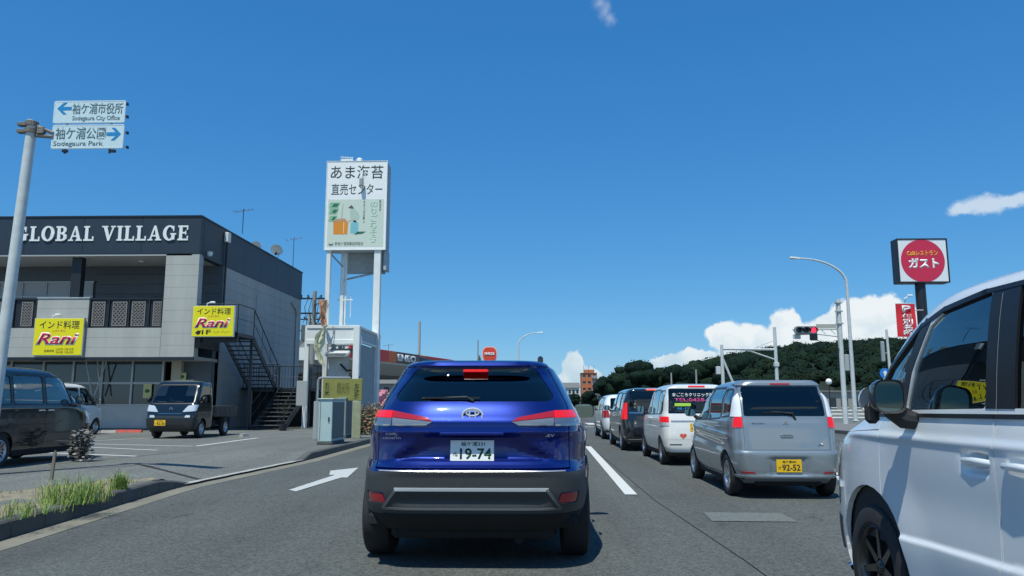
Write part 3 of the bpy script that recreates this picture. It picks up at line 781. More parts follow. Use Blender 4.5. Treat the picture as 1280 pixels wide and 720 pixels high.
def serif_word(word, x0, x1, z0, z1, y, m, parent, depth=.03):
    """slab-serif capitals built stroke by stroke"""
    H = 1.0; T = .22; t_ = .11; sf = .10
    def rect(a, b_, c_, d): return [(a, c_), (b_, c_), (b_, d), (a, d)]
    def ring(cx, cz, a, b_, ai, bi, th0, th1, n=16):
        out = []
        for i in range(n):
            u = th0+(th1-th0)*i/n; v = th0+(th1-th0)*(i+1)/n
            out.append([(cx+ai*math.cos(u), cz+bi*math.sin(u)), (cx+a*math.cos(u), cz+b_*math.sin(u)), (cx+a*math.cos(v), cz+b_*math.sin(v)), (cx+ai*math.cos(v), cz+bi*math.sin(v))])
        return out
    G = {
     'L': (.74, [rect(.10, .10+T, 0, 1), rect(0, .42, .9, 1), rect(0, .72, 0, .11), rect(.62, .72, .11, .30)]),
     'I': (.42, [rect(.10, .10+T, 0, 1), rect(0, .42, .9, 1), rect(0, .42, 0, .1)]),
     'E': (.76, [rect(.10, .10+T, 0, 1), rect(0, .72, .89, 1), rect(0, .74, 0, .11), rect(.3, .56, .46, .56), rect(.52, .60, .38, .64), rect(.63, .72, .70, .9), rect(.65, .74, .1, .30)]),
     'O': (.92, ring(.46, .5, .46, .52, .22, .41, 0, 2*PI, 28)),
     'G': (.94, ring(.46, .5, .46, .52, .22, .41, R(42), R(330), 24)+[rect(.62, .84, .05, .46), rect(.54, .94, .38, .48), rect(.72, .80, .62, .96)]),
     'B': (.80, [rect(.10, .10+T, 0, 1), rect(0, .45, .89, 1), rect(0, .45, 0, .11), rect(.3, .46, .47, .57)]+ring(.44, .745, .31, .255, .10, .15, -PI/2, PI/2, 10)+ring(.44, .27, .36, .27, .13, .16, -PI/2, PI/2, 10)),
     'A': (.98, [[(.10, 0), (.22, 0), (.50, .86), (.43, 1.0)], [(.43, 1.0), (.56, 1.0), (.90, 0), (.64, 0)], rect(.26, .70, .27, .37), rect(0, .36, 0, .09), rect(.54, .98, 0, .09)]),
     'V': (.98, [[(.09, 1), (.35, 1), (.56, .22), (.44, 0)], [(.44, 0), (.56, 0), (.90, 1), (.78, 1)], rect(0, .44, .91, 1), rect(.64, .98, .91, 1)]),
     ' ': (.34, [])}
    wtot = sum(G[c][0]+.10 for c in word)-.10; sx = (x1-x0)/wtot; sz = (z1-z0); cx = x0
    for c in word:
        wd, polys = G[c]; b = MB(); e = 0
        for pl in polys:
            b.prism([(cx+px_*sx, z0+pz*sz) for px_, pz in pl], y-depth-e, y, 'Y'); e += .0012
        if polys: b.build('letter', m, parent)
        cx += (wd+.10)*sx

def sign_rani(t_loc, w, h, third, label, x0z0=None):
    """yellow restaurant sign; local origin at bottom centre"""
    t = thing('restaurant_sign', label, 'sign', t_loc, 0)
    b = MB(); b.box(-w/2, w/2, 0, .10, 0, h, .008); b.build('sign_panel', M_YEL, t)
    b = MB(); b.box(-w/2-.02, w/2+.02, .01, .12, -.02, 0); b.box(-w/2-.02, w/2+.02, .01, .12, h, h+.02); b.box(-w/2-.02, -w/2, .01, .12, 0, h); b.box(w/2, w/2+.02, .01, .12, 0, h); b.build('sign_frame', M_SIL, t)
    text_mesh('lettering', 'インド料理', (-w*.40, w*.42, h*.72, h*.94), -.002, M_INK, t, .003, bold=.006)
    text_mesh('lettering', 'レストラン', (-w*.12, w*.14, h*.635, h*.69), -.002, M_RNI, t, .003)
    text_mesh('lettering', 'Rani', (-w*.45, w*.43, h*.27, h*.62), -.002, M_SWH, t, .003, bold=.045, shear=.3)
    text_mesh('lettering', 'Rani', (-w*.42, w*.40, h*.30, h*.60), -.006, M_RNI, t, .004, bold=.014, shear=.3)
    if third == 'arrow':
        text_mesh('lettering', '1F', (-w*.26, -w*.04, h*.07, h*.22), -.002, M_INK, t, .003, bold=.02)
        b = MB(); b.prism([(-w*.42, h*.12), (-w*.34, h*.22), (-w*.34, h*.18), (-w*.28, h*.20), (-w*.30, h*.08), (-w*.36, h*.05)], -.005, -.001); b.build('arrow', M_INK, t)
        text_mesh('lettering', 'ランチ・ディナー', (.02*w, w*.42, h*.09, h*.19), -.002, mat('ochre_print', (.40, .33, .01), .6), t, .003)
    else:
        g_ = mat('brown_print', (.22, .16, .01), .6)
        text_mesh('lettering', 'LUNCH 11:00-15:00', (-w*.02, w*.34, h*.13, h*.19), -.002, g_, t, .003); text_mesh('lettering', 'DINNER 17:00-22:00', (-w*.02, w*.34, h*.05, h*.11), -.002, g_, t, .003)
        text_mesh('lettering', '営業時間', (-w*.26, -w*.06, h*.08, h*.15), -.002, g_, t, .003)
    b = MB()
    for x in (-w*.12,):
        b.tube([(x-.1, .05, h+.02), (x-.1, .05, h+.12), (x+.10, .04, h+.15)], .018, 6); b.box(x+.02, x+.22, .0, .10, h+.12, h+.19, .02)
    b.build('sign_lamp', M_WHT, t)
    return t

def shop_building():
    X0, X1, Y0, Y1 = -25.0, -13.0, 30.0, 43.8; ZT = 8.6
    t = thing('shop_building', 'two-storey grey building with navy fascia reading GLOBAL VILLAGE above a balcony', 'building', ((X0+X1)/2, Y0, .15))
    ox = (X0+X1)/2; T = Matrix.Translation((-ox, -Y0, -.15)); DX = -.34; SZ = 1.020; t.location.x += DX; t.scale = (1, 1, SZ)
    def unproj(px, py, Y, _u=globals()['unproj']): v = _u(px, py, Y); return Vector((v.x-DX, v.y, .15+(v.z-.15)/SZ))
    def B(*a, c=0.0): q = MB(); q.box(*a, c=c, M=T); return q
    # navy fascia with cap, front and side panels
    for i, x in enumerate(np.linspace(X0, X1, 6)[:-1]): B(x+.004, x+(X1-X0)/5-.004, Y0, Y0+.3, 7.06, ZT-.06, c=.006).build('fascia_panel', M_FASC, t)
    ysd = np.linspace(Y0+.31, Y1, 7)
    for i in range(6): B(X1-.3, X1, ysd[i]+.003, ysd[i+1]-.003, 6.98, ZT-.06, c=.006).build('fascia_panel', M_FASC, t)
    q = B(X0-.03, X1+.03, Y0-.03, Y0+.33, ZT-.06, ZT); q.box(X1-.33, X1+.03, Y0+.33, Y1+.03, ZT-.06, ZT, M=T); q.build('parapet_cap', M_DARKM, t)
    B(X0, X1-.3, Y0+.3, Y1, 8.0, 8.1).build('roof', mat('roof_sheet', (.2, .2, .2), .8), t)
    B(X0, X1-.31, Y0+.02, Y0+2.4, 6.98, 7.05).build('soffit', M_SOF, t)
    serif_word('GLOBAL VILLAGE', unproj(19, 300, Y0).x-ox, unproj(235.5, 300, Y0).x-ox, unproj(150, 301, Y0).z-.15, unproj(150, 282.5, Y0).z-.15, 0, M_SWH, t)
    # corner pillar and parapet of boards
    def boards(x0, x1, y0, y1, z0, z1, h, m, nm='siding_board', horiz=True):
        z = z0
        while z < z1-.01:
            zz = min(z+h, z1); B(x0, x1, y0, y1, z+.005, zz-.001, c=.004).build(nm, m, t); z = zz
    boards(-14.35, -13.0, Y0+.02, Y0+.42, 2.98, 7.05, .455, M_SID)
    B(-14.33, -13.02, Y0+.04, Y0+.40, 2.98, 7.05).build('pillar_core', M_DARKM, t)
    boards(X0, -14.36, Y0+.02, Y0+.20, 2.98, 4.12, .38, M_SID)
    boards(-19.45, -17.35, Y0+.03, Y0+.19, 4.12, 5.28, .38, M_SID)
    B(X0, -14.36, Y0+.05, Y0+.17, 2.99, 4.10).build('parapet_core', M_DARKM, t)
    B(-19.48, -17.32, Y0+.0, Y0+.22, 5.28, 5.33, c=.01).build('parapet_coping', M_SIL, t)
    B(X0, -13.02, Y0+.06, Y0+2.4, 2.90, 3.02).build('balcony_slab', M_SID, t); B(X0, -13.02, Y0+.03, Y0+.12, 2.86, 2.97).build('slab_edge', M_DARKM, t)
    B(X0, -13.02, Y0+.2, Y0+2.4, 4.02, 4.10).build('balcony_floor', M_SOF, t)
    # railings with ornamental panels
    M_ORN = mat('lattice_pattern', (.25, .235, .22), .7); M_ORB2 = mat('screen_backing', (.12, .115, .11), .8, var=.3, vscale=20); 
    def ornament(x0, x1):
        q = MB(); z0, z1 = 4.20, 5.16
        q.box(x0, x0+.03, Y0+.06, Y0+.09, z0, z1, M=T); q.box(x1-.03, x1, Y0+.06, Y0+.09, z0, z1, M=T); q.box(x0, x1, Y0+.065, Y0+.085, z0, z0+.03, M=T); q.box(x0, x1, Y0+.065, Y0+.085, z1-.03, z1, M=T)
        qb = MB(); qb.box(x0+.02, x1-.02, Y0+.088, Y0+.098, z0, z1, M=T); qb.build('screen_backing', M_ORB2, t)
        nx = 4; nz = int((z1-z0)/((x1-x0)/nx)); cw = (x1-x0)/nx; ch = (z1-z0)/nz
        for i in range(nx):
            for j in range(nz):
                cx = x0+cw*(i+.5); cz = z0+ch*(j+.5)
                pts = [(cx+.42*cw*math.cos(a)*(1+.25*math.cos(4*a)), Y0+.075, cz+.42*ch*math.sin(a)*(1+.25*math.cos(4*a))) for a in np.linspace(0, 2*PI, 13)]
                q.tube(pts, .015, 4, M=T, caps=False)
        q.build('ornamental_panel', M_ORN, t)
    def rail(x0, x1, pan):
        q = MB(); q.box(x0, x1, Y0+.03, Y0+.13, 5.24, 5.30, M=T); q.box(x0, x1, Y0+.05, Y0+.11, 4.12, 4.17, M=T); q.box(x0, x1, Y0+.10, Y0+.115, 4.17, 5.24, M=T)
        for x in [x0+.03]+[(a+b_)/2 for (a, _), (b_, __) in zip([(p[1], 0) for p in pan[:-1]], [(p[0], 0) for p in pan[1:]])]+[x1-.03]:
            q.box(x-.025, x+.025, Y0+.04, Y0+.125, 4.17, 5.24, M=T)
        q.build('balcony_railing', M_DARKM, t)
        for a, b_ in pan: ornament(a, b_)
    P_ = lambda px: unproj(px, 395, Y0).x
    rail(-17.34, -14.36, [(P_(113.5), P_(129.5)), (P_(139), P_(157)), (P_(163), P_(180)), (P_(190), P_(204))])
    rail(X0, -19.46, [(P_(-55), P_(-40)), (P_(-30), P_(-14)), (P_(-6), P_(6)), (P_(25), P_(39))])
    B(-18.35, -17.95, Y0+.3, Y0+.6, 4.1, 6.98).build('balcony_post', M_DARKM, t)
    # recessed upper wall with horizontal cladding, sliding windows
    z = 4.10; k = 0
    while z < 6.95:
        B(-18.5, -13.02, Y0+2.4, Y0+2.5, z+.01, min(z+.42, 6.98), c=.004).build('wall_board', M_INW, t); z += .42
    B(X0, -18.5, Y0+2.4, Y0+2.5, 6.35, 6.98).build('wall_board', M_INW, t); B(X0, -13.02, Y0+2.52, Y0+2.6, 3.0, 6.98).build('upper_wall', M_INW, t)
    B(-16.0, -15.5, Y0+2.2, Y0+2.4, 4.85, 5.6, c=.02).build('meter_box', M_DARKM, t)
    for i, x in enumerate(np.arange(-24.9, -18.6, 1.05)):
        B(x+.05, x+1.0, Y0+2.42, Y0+2.44, 4.2, 5.65).build('window_pane', M_CURT, t); B(x+.05, x+1.0, Y0+2.42, Y0+2.44, 5.73, 6.28).build('window_pane', M_CURT, t)
        q = B(x, x+.05, Y0+2.36, Y0+2.45, 4.12, 6.33); q.box(x+.05, x+1.05, Y0+2.37, Y0+2.445, 5.65, 5.73, M=T); q.box(x+.05, x+1.05, Y0+2.37, Y0+2.445, 6.28, 6.34, M=T); q.build('window_frame', M_FRM, t)
    # spotlights under the soffit, wall lamp, security camera
    for px_, py_ in ((176.5, 325.5), (262, 318)):
        p = unproj(px_, py_, Y0+1.2 if px_ < 200 else Y0+.8); q = MB(); q.lathe([(-.07, .0), (-.07, .09), (.02, .12), (.10, .12), (.12, 0)], 14, 'Z', T @ Matrix.Translation(p)); q.build('soffit_lamp', M_WHT, t, smooth=True)
    # ground floor
    YG = Y0+1.6
    B(X0, -14.15, YG, YG+.18, .15, 1.12, c=.01).build('stall_riser', mat('riser_render', (.50, .50, .47), .8, var=.1, vscale=2), t)
    B(X0, -13.5, YG-.25, YG+.2, .10, .22, c=.01).build('plinth', M_CONC, t)
    xs_ = [P_(p_)*YG/Y0 for p_ in (-60, -20, 20, 60, 97, 133, 170, 208)]
    for i, x in enumerate(xs_):
        q = B(x-.04, x+.04, YG-.02, YG+.14, 1.12, 2.90); q.build('window_mullion', M_FRM, t)
        if i < len(xs_)-1:
            x2 = xs_[i+1]; B(x+.04, x2-.04, YG+.0, YG+.12, 1.98, 2.06).build('window_transom', M_FRM, t); B(x+.04, x2-.04, YG-.02, YG+.13, 1.12, 1.18).build('window_sill', M_FRM, t)
            B(x+.04, x2-.04, YG+.05, YG+.065, 1.18, 1.98).build('window_pane', M_WIN, t); B(x+.04, x2-.04, YG+.05, YG+.065, 2.06, 2.88).build('window_pane', M_WIN, t)
    B(-14.55, -14.15, YG-.1, YG+.2, .22, 2.9, c=.01).build('door_post', mat('beige_post', (.45, .42, .34), .7), t)
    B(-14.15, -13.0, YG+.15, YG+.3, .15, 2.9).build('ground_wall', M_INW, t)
    q = MB()
    for a, b_ in (((108, 452), (121, 534)), ((133, 452), (118, 495)), ((122, 452), (126, 495))):
        pa = unproj(*a, YG-.35); pb = unproj(*b_, YG-.35); q.tube([pa, pb], .03, 6, M=T)
    q.build('awning_brace', M_FRM, t)
    # posters
    for px0, px1, py0, py1 in ((178.5, 190, 480, 497.5), (222.5, 233, 466, 476)):
        a = unproj(px0, py1, YG-.04); c_ = unproj(px1, py0, YG-.04); q = MB(); q.box(a.x, c_.x, YG-.05, YG-.04, a.z, c_.z, M=T); po = q.build('poster', mat('poster_yellow', (.62, .58, .25), .7), t)
        q = MB(); cx = (a.x+c_.x)/2; cz = (a.z+c_.z)/2; w_ = (c_.x-a.x); q.prism([(cx+w_*.3*math.cos(i*PI/6), cz+w_*.22*math.sin(i*PI/6)) for i in range(12)], YG-.056, YG-.051, 'Y', T); q.build('poster_print', mat('poster_green', (.07, .14, .05), .7), t)
    # side wall facing the road: long boards
    z = .15
    k = 0
    while z < 6.95:
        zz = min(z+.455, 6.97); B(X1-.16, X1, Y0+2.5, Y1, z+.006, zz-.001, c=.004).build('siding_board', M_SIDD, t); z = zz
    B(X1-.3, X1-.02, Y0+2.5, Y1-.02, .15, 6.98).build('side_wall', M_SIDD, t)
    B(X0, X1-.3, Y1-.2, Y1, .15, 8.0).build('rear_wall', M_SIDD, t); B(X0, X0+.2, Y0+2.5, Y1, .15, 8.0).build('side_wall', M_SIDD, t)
    # downpipe with hopper, wall conduit, patch
    q = MB(); q.box(X1+.01, X1+.20, Y0+2.3, Y0+2.62, 8.0, 8.42, .02, T); q.build('rain_hopper', M_WHT2, t)
    q = MB(); q.cyl((X1+.08, Y0+2.48, 8.0), (X1+.08, Y0+2.48, 4.6), .05, n=8, M=T); q.build('downpipe', M_DARKM, t)
    a = unproj(336, 385, 36); q = MB(); q.box(X1+.0, X1+.02, 36.6, 38.0, a.z-.3, a.z+.7, M=T); q.build('wall_vent', mat('vent_grey', (.33, .35, .35), .6), t)
    q = MB(); q.tube([(X1+.05, 42.9, .2), (X1+.05, 42.9, 6.0), (X1+.05, 42.7, 6.35), (X1+.05, 41.9, 6.6)], .05, 8, T); q.build('conduit', M_FRM, t)
    p = unproj(374, 341, 43.5); 
    return t
shop_building()
a = unproj(40, 444, 29.86); c_ = unproj(105, 398, 29.86)
sign_rani(((a.x+c_.x)/2, 29.86, a.z), abs(c_.x-a.x), c_.z-a.z, 'hours', 'yellow Indian restaurant sign with opening hours, mounted under the balcony centre')
a = unproj(239.5, 420.5, 29.75); c_ = unproj(293, 382.5, 29.75)
sign_rani(((a.x+c_.x)/2, 29.75, a.z), abs(c_.x-a.x), c_.z-a.z, 'arrow', 'yellow Indian restaurant sign with a 1F arrow on the stair landing')

# rooftop items
def dish(px, py, Y, r, lab):
    p = unproj(px, py, Y); t = thing('satellite_dish', lab, 'satellite dish', (p.x, p.y, 8.6), 0)
    M = Matrix.Translation((0, 0, p.z-8.6)) @ Matrix.Rotation(R(38), 4, 'X') @ Matrix.Rotation(R(-18), 4, 'Y')
    q = MB(); q.lathe([(-.0-.35*r*(1-(k/6)**2)*-1, r*k/6) for k in range(7)], 20, 'Y', M); q.build('dish', M_WHT, t, smooth=True)
    q = MB(); q.tube([M @ Vector((0, .1, -r*.9)), M @ Vector((0, -.6*r-.1, -.1))], .014, 5); q.box(-.04, .04, -.75*r-.1, -.6*r, -.12, -.02, M=M); q.build('receiver_arm', M_DARKM, t)
    q = MB(); q.tube([(0, .25, 0), (0, .25, p.z-8.6), (0, .1, p.z-8.6)], .022, 6); q.build('mast', M_FRM, t)
dish(346, 312.5, 38.6, .32, 'larger white satellite dish on the roof edge'); dish(320.5, 307, 36.8, .24, 'smaller satellite dish to the left of the larger one on the roof')
def aerial(px, ptop, pbase, Y, lab, arms=3):
    a = unproj(px, ptop, Y); b_ = unproj(px-1, pbase, Y); t = thing('tv_aerial', lab, 'aerial', (b_.x, Y, b_.z)); h = a.z-b_.z
    q = MB(); q.tube([(0, 0, 0), (0, 0, h)], .018, 6); q.build('mast', M_DARKM, t)
    q = MB(); q.tube([(-.45, 0, h-.15), (.40, .1, h-.02)], .012, 5)
    for i in range(arms*2): x = -.4+i*.8/(arms*2-1); q.tube([(x, -.25+.02*i, h-.15+(x+.45)*.15), (x, .25-.02*i, h-.15+(x+.45)*.15)], .008, 4)
    q.build('antenna_head', M_DARKM, t)
aerial(304, 261, 292, 34, 'thin television aerial at the front of the shop roof'); aerial(367, 297, 336, 41.5, 'television aerial at the back corner of the shop roof', 2)

# ------------------------------------------------------------------ outside stair
def outside_stair():
    t = thing('outside_stair', 'dark steel outside staircase against the side of the grey building', 'staircase', (-11.5, 33, .15)); T = Matrix.Translation((11.2, -33, -.15))
    q = MB(); q.box(-12.98, -11.35, 30.1, 31.9, 3.86, 4.02, .01, T); q.box(-12.98, -11.35, 30.1, 30.2, 3.62, 3.86, M=T); q.box(-12.98, -12.8, 30.0, 31.9, 3.40, 3.86, M=T); q.build('upper_landing', M_DARKM, t)
    q = MB(); q.box(-12.98, -9.85, 35.1, 37.0, 1.82, 1.95, .01, T); q.build('lower_landing', M_DARKM, t)
    def flight(xa, xb, ya, za, yb, zb, n):
        for i in range(n):
            f = (i+.5)/n; y = ya+(yb-ya)*f; z = za+(zb-za)*(i+1)/(n+1)
            q = MB(); q.box(xa+.06, xb-.06, y-.14, y+.14, z-.035, z, .006, T); q.build('tread', M_DARKM if zb > 1 else mat('tread_steel', (.085, .095, .105), .6, metal=.2, var=.2, vscale=8), t)
        for x in (xa, xb-.05):
            q = MB(); q.prism([(ya, za+.02), (ya, za-.26), (yb, zb-.24), (yb, zb+.04)], x, x+.05, 'X', T); q.build('stringer', M_DARKM, t)
    flight(-12.6, -11.35, 31.9, 4.0, 35.1, 1.92, 11); flight(-11.25, -9.88, 35.1, 1.90, 31.6, .18, 9)
    def railing(pts, h, gap=.0, n=0, solid=False):
        q = MB(); top = [Vector(p)+Vector((0, 0, h)) for p in pts]
        q.tube(top, .022, 6, T); q.tube([Vector(p)+Vector((0, 0, h*.5)) for p in pts], .012, 5, T)
        for i in range(len(pts)-1):
            a, b_ = Vector(pts[i]), Vector(pts[i+1]); L = (b_-a).length; m = max(1, int(L/gap)) if gap else 1
            for k in range(m+1): c = a+(b_-a)*k/m; q.tube([c, c+Vector((0, 0, h))], .018 if k in (0, m) else .010, 5, T)
        q.build('handrail', M_DARKM, t)
    railing([(-12.95, 30.12, 4.0), (-11.38, 30.12, 4.0), (-11.38, 31.9, 4.0)], 1.15, .9); railing([(-11.37, 31.9, 4.0), (-11.37, 35.1, 1.92)], 1.1, 1.0); railing([(-12.58, 31.9, 4.0), (-12.58, 35.1, 1.92)], 1.0, 1.5)
    railing([(-12.9, 37.0, 1.95), (-9.88, 37.0, 1.95)], 1.05, .14); railing([(-9.88, 37.0, 1.95), (-9.88, 35.1, 1.95)], 1.05, .14); railing([(-9.88, 35.1, 1.95), (-9.88, 31.7, .2)], 1.0, .9); railing([(-11.24, 35.1, 1.95), (-11.24, 31.7, .2)], 1.0, .9)
    railing([(-12.9, 35.1, 1.95), (-11.3, 35.1, 1.95)], 1.05, .14)
    for x, y, z in ((-11.4, 31.8, 3.9), (-9.9, 35.2, 1.85), (-9.9, 36.9, 1.85), (-11.3, 35.2, 1.85)):
        q = MB(); q.box(x-.05, x+.05, y-.05, y+.05, .15, z, M=T); q.build('support_post', M_DARKM, t)
    q = MB(); q.box(-12.9, -9.95, 36.3, 36.45, .15, 1.80, M=T); q.build('back_panel', M_ROOM, t)
outside_stair()
a = unproj(370, 507, 32.6); c_ = unproj(384, 476, 32.6)
t = thing('notice_board', 'plain pale grey board hung on the lower stair handrail', 'board', (a.x, 32.6, a.z)); q = MB(); q.box(0, c_.x-a.x, -.03, 0, 0, c_.z-a.z, .006); q.build('board', mat('board_grey', (.36, .38, .37), .7), t); q = MB(); q.tube([(.1, .02, c_.z-a.z-.1), (.1, .12, c_.z-a.z-.05)], .01, 4); q.build('hook', M_DARKM, t)
# items at the foot of the stair: bicycle-like dark clutter
t = thing('potted_bush', 'dark potted shrub in the shade behind the truck bed', 'plant', (-9.95, 30.9, .15)); 
q = MB(); q.lathe([(0, .13), (.28, .19), (.28, .16), (.2, .15)], 14, 'Z'); q.build('pot', mat('dark_pot', (.03, .035, .04), .7), t)
rp = random.Random(5); q = MB()
for i in range(160):
    a_ = rp.uniform(0, 2*PI); r_ = rp.uniform(.02, .30); z_ = rp.uniform(.3, 1.1); s_ = rp.uniform(.03, .07); M = Matrix.Translation((r_*math.cos(a_), r_*math.sin(a_), z_)) @ Matrix.Rotation(rp.uniform(0, 6), 4, 'Z') @ Matrix.Rotation(rp.uniform(-1, 1), 4, 'X')
    q.add([(-s_*.4, 0, 0), (0, -s_, .02), (s_*.4, 0, 0), (0, s_, .02)], [(0, 1, 2, 3)], M)
q.build('foliage', mat('dark_leaf', (.03, .05, .025), .6), t, fixn=False)
# ------------------------------------------------------------------ direction sign on a leaning pole
def direction_sign():
    Y = 12.0; top = unproj(41, 152, Y); lo_ = unproj(2, 440, Y); base = Vector((top.x+(lo_.x-top.x)/(lo_.z-top.z)*(.15-top.z), Y, .15))
    t = thing('direction_sign', 'pale blue Japanese direction sign with two arrows on a leaning grey pole', 'road sign', base)
    d = top-base
    q = MB(); q.tube([(0, 0, 0), tuple(d*.5), tuple(d)], [.095, .086, .078], 16); q.cyl(tuple(d), tuple(d+Vector((.002, 0, .012))), .088, n=16)
    q.build('pole', mat('galvanised_pole', (.60, .64, .62), .5, metal=.05, var=.18, vscale=5, bump=.05, bscale=30), t, smooth=True)
    q = MB(); q.cyl((0, 0, .0), (0, 0, .03), .18, n=16); q.build('base_flange', M_FRM, t)
    M_BR = mat('rusty_bracket', (.20, .18, .16), .7, metal=.3, var=.4, vscale=14)
    ps = unproj(65, 165, Y-.02)-base
    q = MB()
    for dz in (-.03, -.15):
        c = d+Vector((-.012, 0, dz-.02)); q.cyl(tuple(c+Vector((0, 0, -.035))), tuple(c+Vector((0, 0, .035))), .105, n=16); q.box(c.x-.22, c.x-.08, -.05, .05, c.z-.03, c.z+.03, .008)
    c = d+Vector((0, 0, -.12)); q.tube([(c.x+.05, 0, c.z+.05), (ps.x+.02, 0, ps.z-.02)], .03, 6); q.tube([(c.x+.05, 0, c.z-.12), (ps.x+.02, 0, ps.z-.08)], .03, 6); q.box(c.x+.1, c.x+.22, -.04, .04, c.z-.10, c.z+.02, .01)
    q.build('bracket', M_BR, t)
    q = MB(); q.tube([(ps.x-.02, .05, ps.z-.02), (ps.x+1.16, .05, ps.z-.02)], .022, 6); q.tube([(ps.x+.2, .05, ps.z+.28), (ps.x+.2, .05, ps.z-.35)], .018, 6); q.tube([(ps.x+.95, .05, ps.z+.36), (ps.x+.95, .05, ps.z-.35)], .018, 6); q.build('support_frame', M_BR, t)
    M_PAN = mat('pale_blue_sheeting', (.60, .76, .80), .45, var=.03, vscale=4); M_TXT = mat('grey_green_ink', (.13, .22, .25), .6); M_ARB = mat('arrow_blue', (.01, .25, .55), .5); M_WB = mat('sign_edge', (.70, .78, .80), .5)
    def panel(px0, px1, py0, py1, jp, en, left):
        a = unproj(px0, py1, Y)-base; b_ = unproj(px1, py0, Y)-base; x0, x1, z0, z1 = a.x, b_.x, a.z, b_.z; w = x1-x0; h = z1-z0
        q = MB(); q.prism(rpoly([(x0, z0), (x1, z0), (x1, z1), (x0, z1)], .03), -.006, .006); s = q.build('sign_panel', M_PAN, t)
        q = MB(); q.box(x0+.01, x1-.01, -.009, -.0065, z0+.01, z0+.018); q.box(x0+.01, x1-.01, -.009, -.0065, z1-.018, z1-.01); q.box(x0+.01, x0+.018, -.009, -.0065, z0+.018, z1-.018); q.box(x1-.018, x1-.01, -.009, -.0065, z0+.018, z1-.018); q.build('border', M_WB, t)
        tx = (x0+w*.26, x1-w*.035) if left else (x0+w*.05, x0+w*.75)
        text_mesh('lettering', jp, (tx[0], tx[1], z0+h*.40, z0+h*.90), -.0075, M_TXT, t, .002, bold=.012)
        te = (x0+w*.27, x1-w*.07) if left else (x0+w*.03, x0+w*.72)
        text_mesh('lettering', en, (te[0], te[1], z0+h*.07, z0+h*.33), -.0075, M_TXT, t, .002, bold=.01)
        cx = x0+w*.15 if left else x1-w*.14; cz = z0+h*.66 if left else z0+h*.60; s_ = -1 if left else 1; L = w*.10; H = h*.26
        k = [(s_*L, 0), (s_*L*.15, H), (-s_*L*.35, H), (s_*L*.30, H*.28), (-s_*L*1.0, H*.28), (-s_*L*1.0, -H*.28), (s_*L*.30, -H*.28), (-s_*L*.35, -H), (s_*L*.15, -H)]
        q = MB(); q.prism([(cx+u, cz+v) for u, v in (k if s_ < 0 else k[::-1])], -.010, -.007); q.build('arrow', M_ARB, t)
    panel(66, 158, 125.5, 154.5, '袖ケ浦市役所', 'Sodegaura City Office', True); panel(63.5, 156, 155.5, 186.5, '袖ケ浦公園', 'Sodegaura Park', False)
    q = MB()
    for px, py in ((81, 188), (141, 188)): p = unproj(px, py, Y+.02)-base; q.box(p.x-.04, p.x+.04, .0, .05, p.z-.03, p.z+.01)
    for py in (130, 146, 166, 184): p = unproj(158.5, py, Y+.02)-base; q.box(p.x-.01, p.x+.02, .0, .05, p.z-.02, p.z+.02)
    q.build('clamp', M_DARKM, t)
direction_sign()

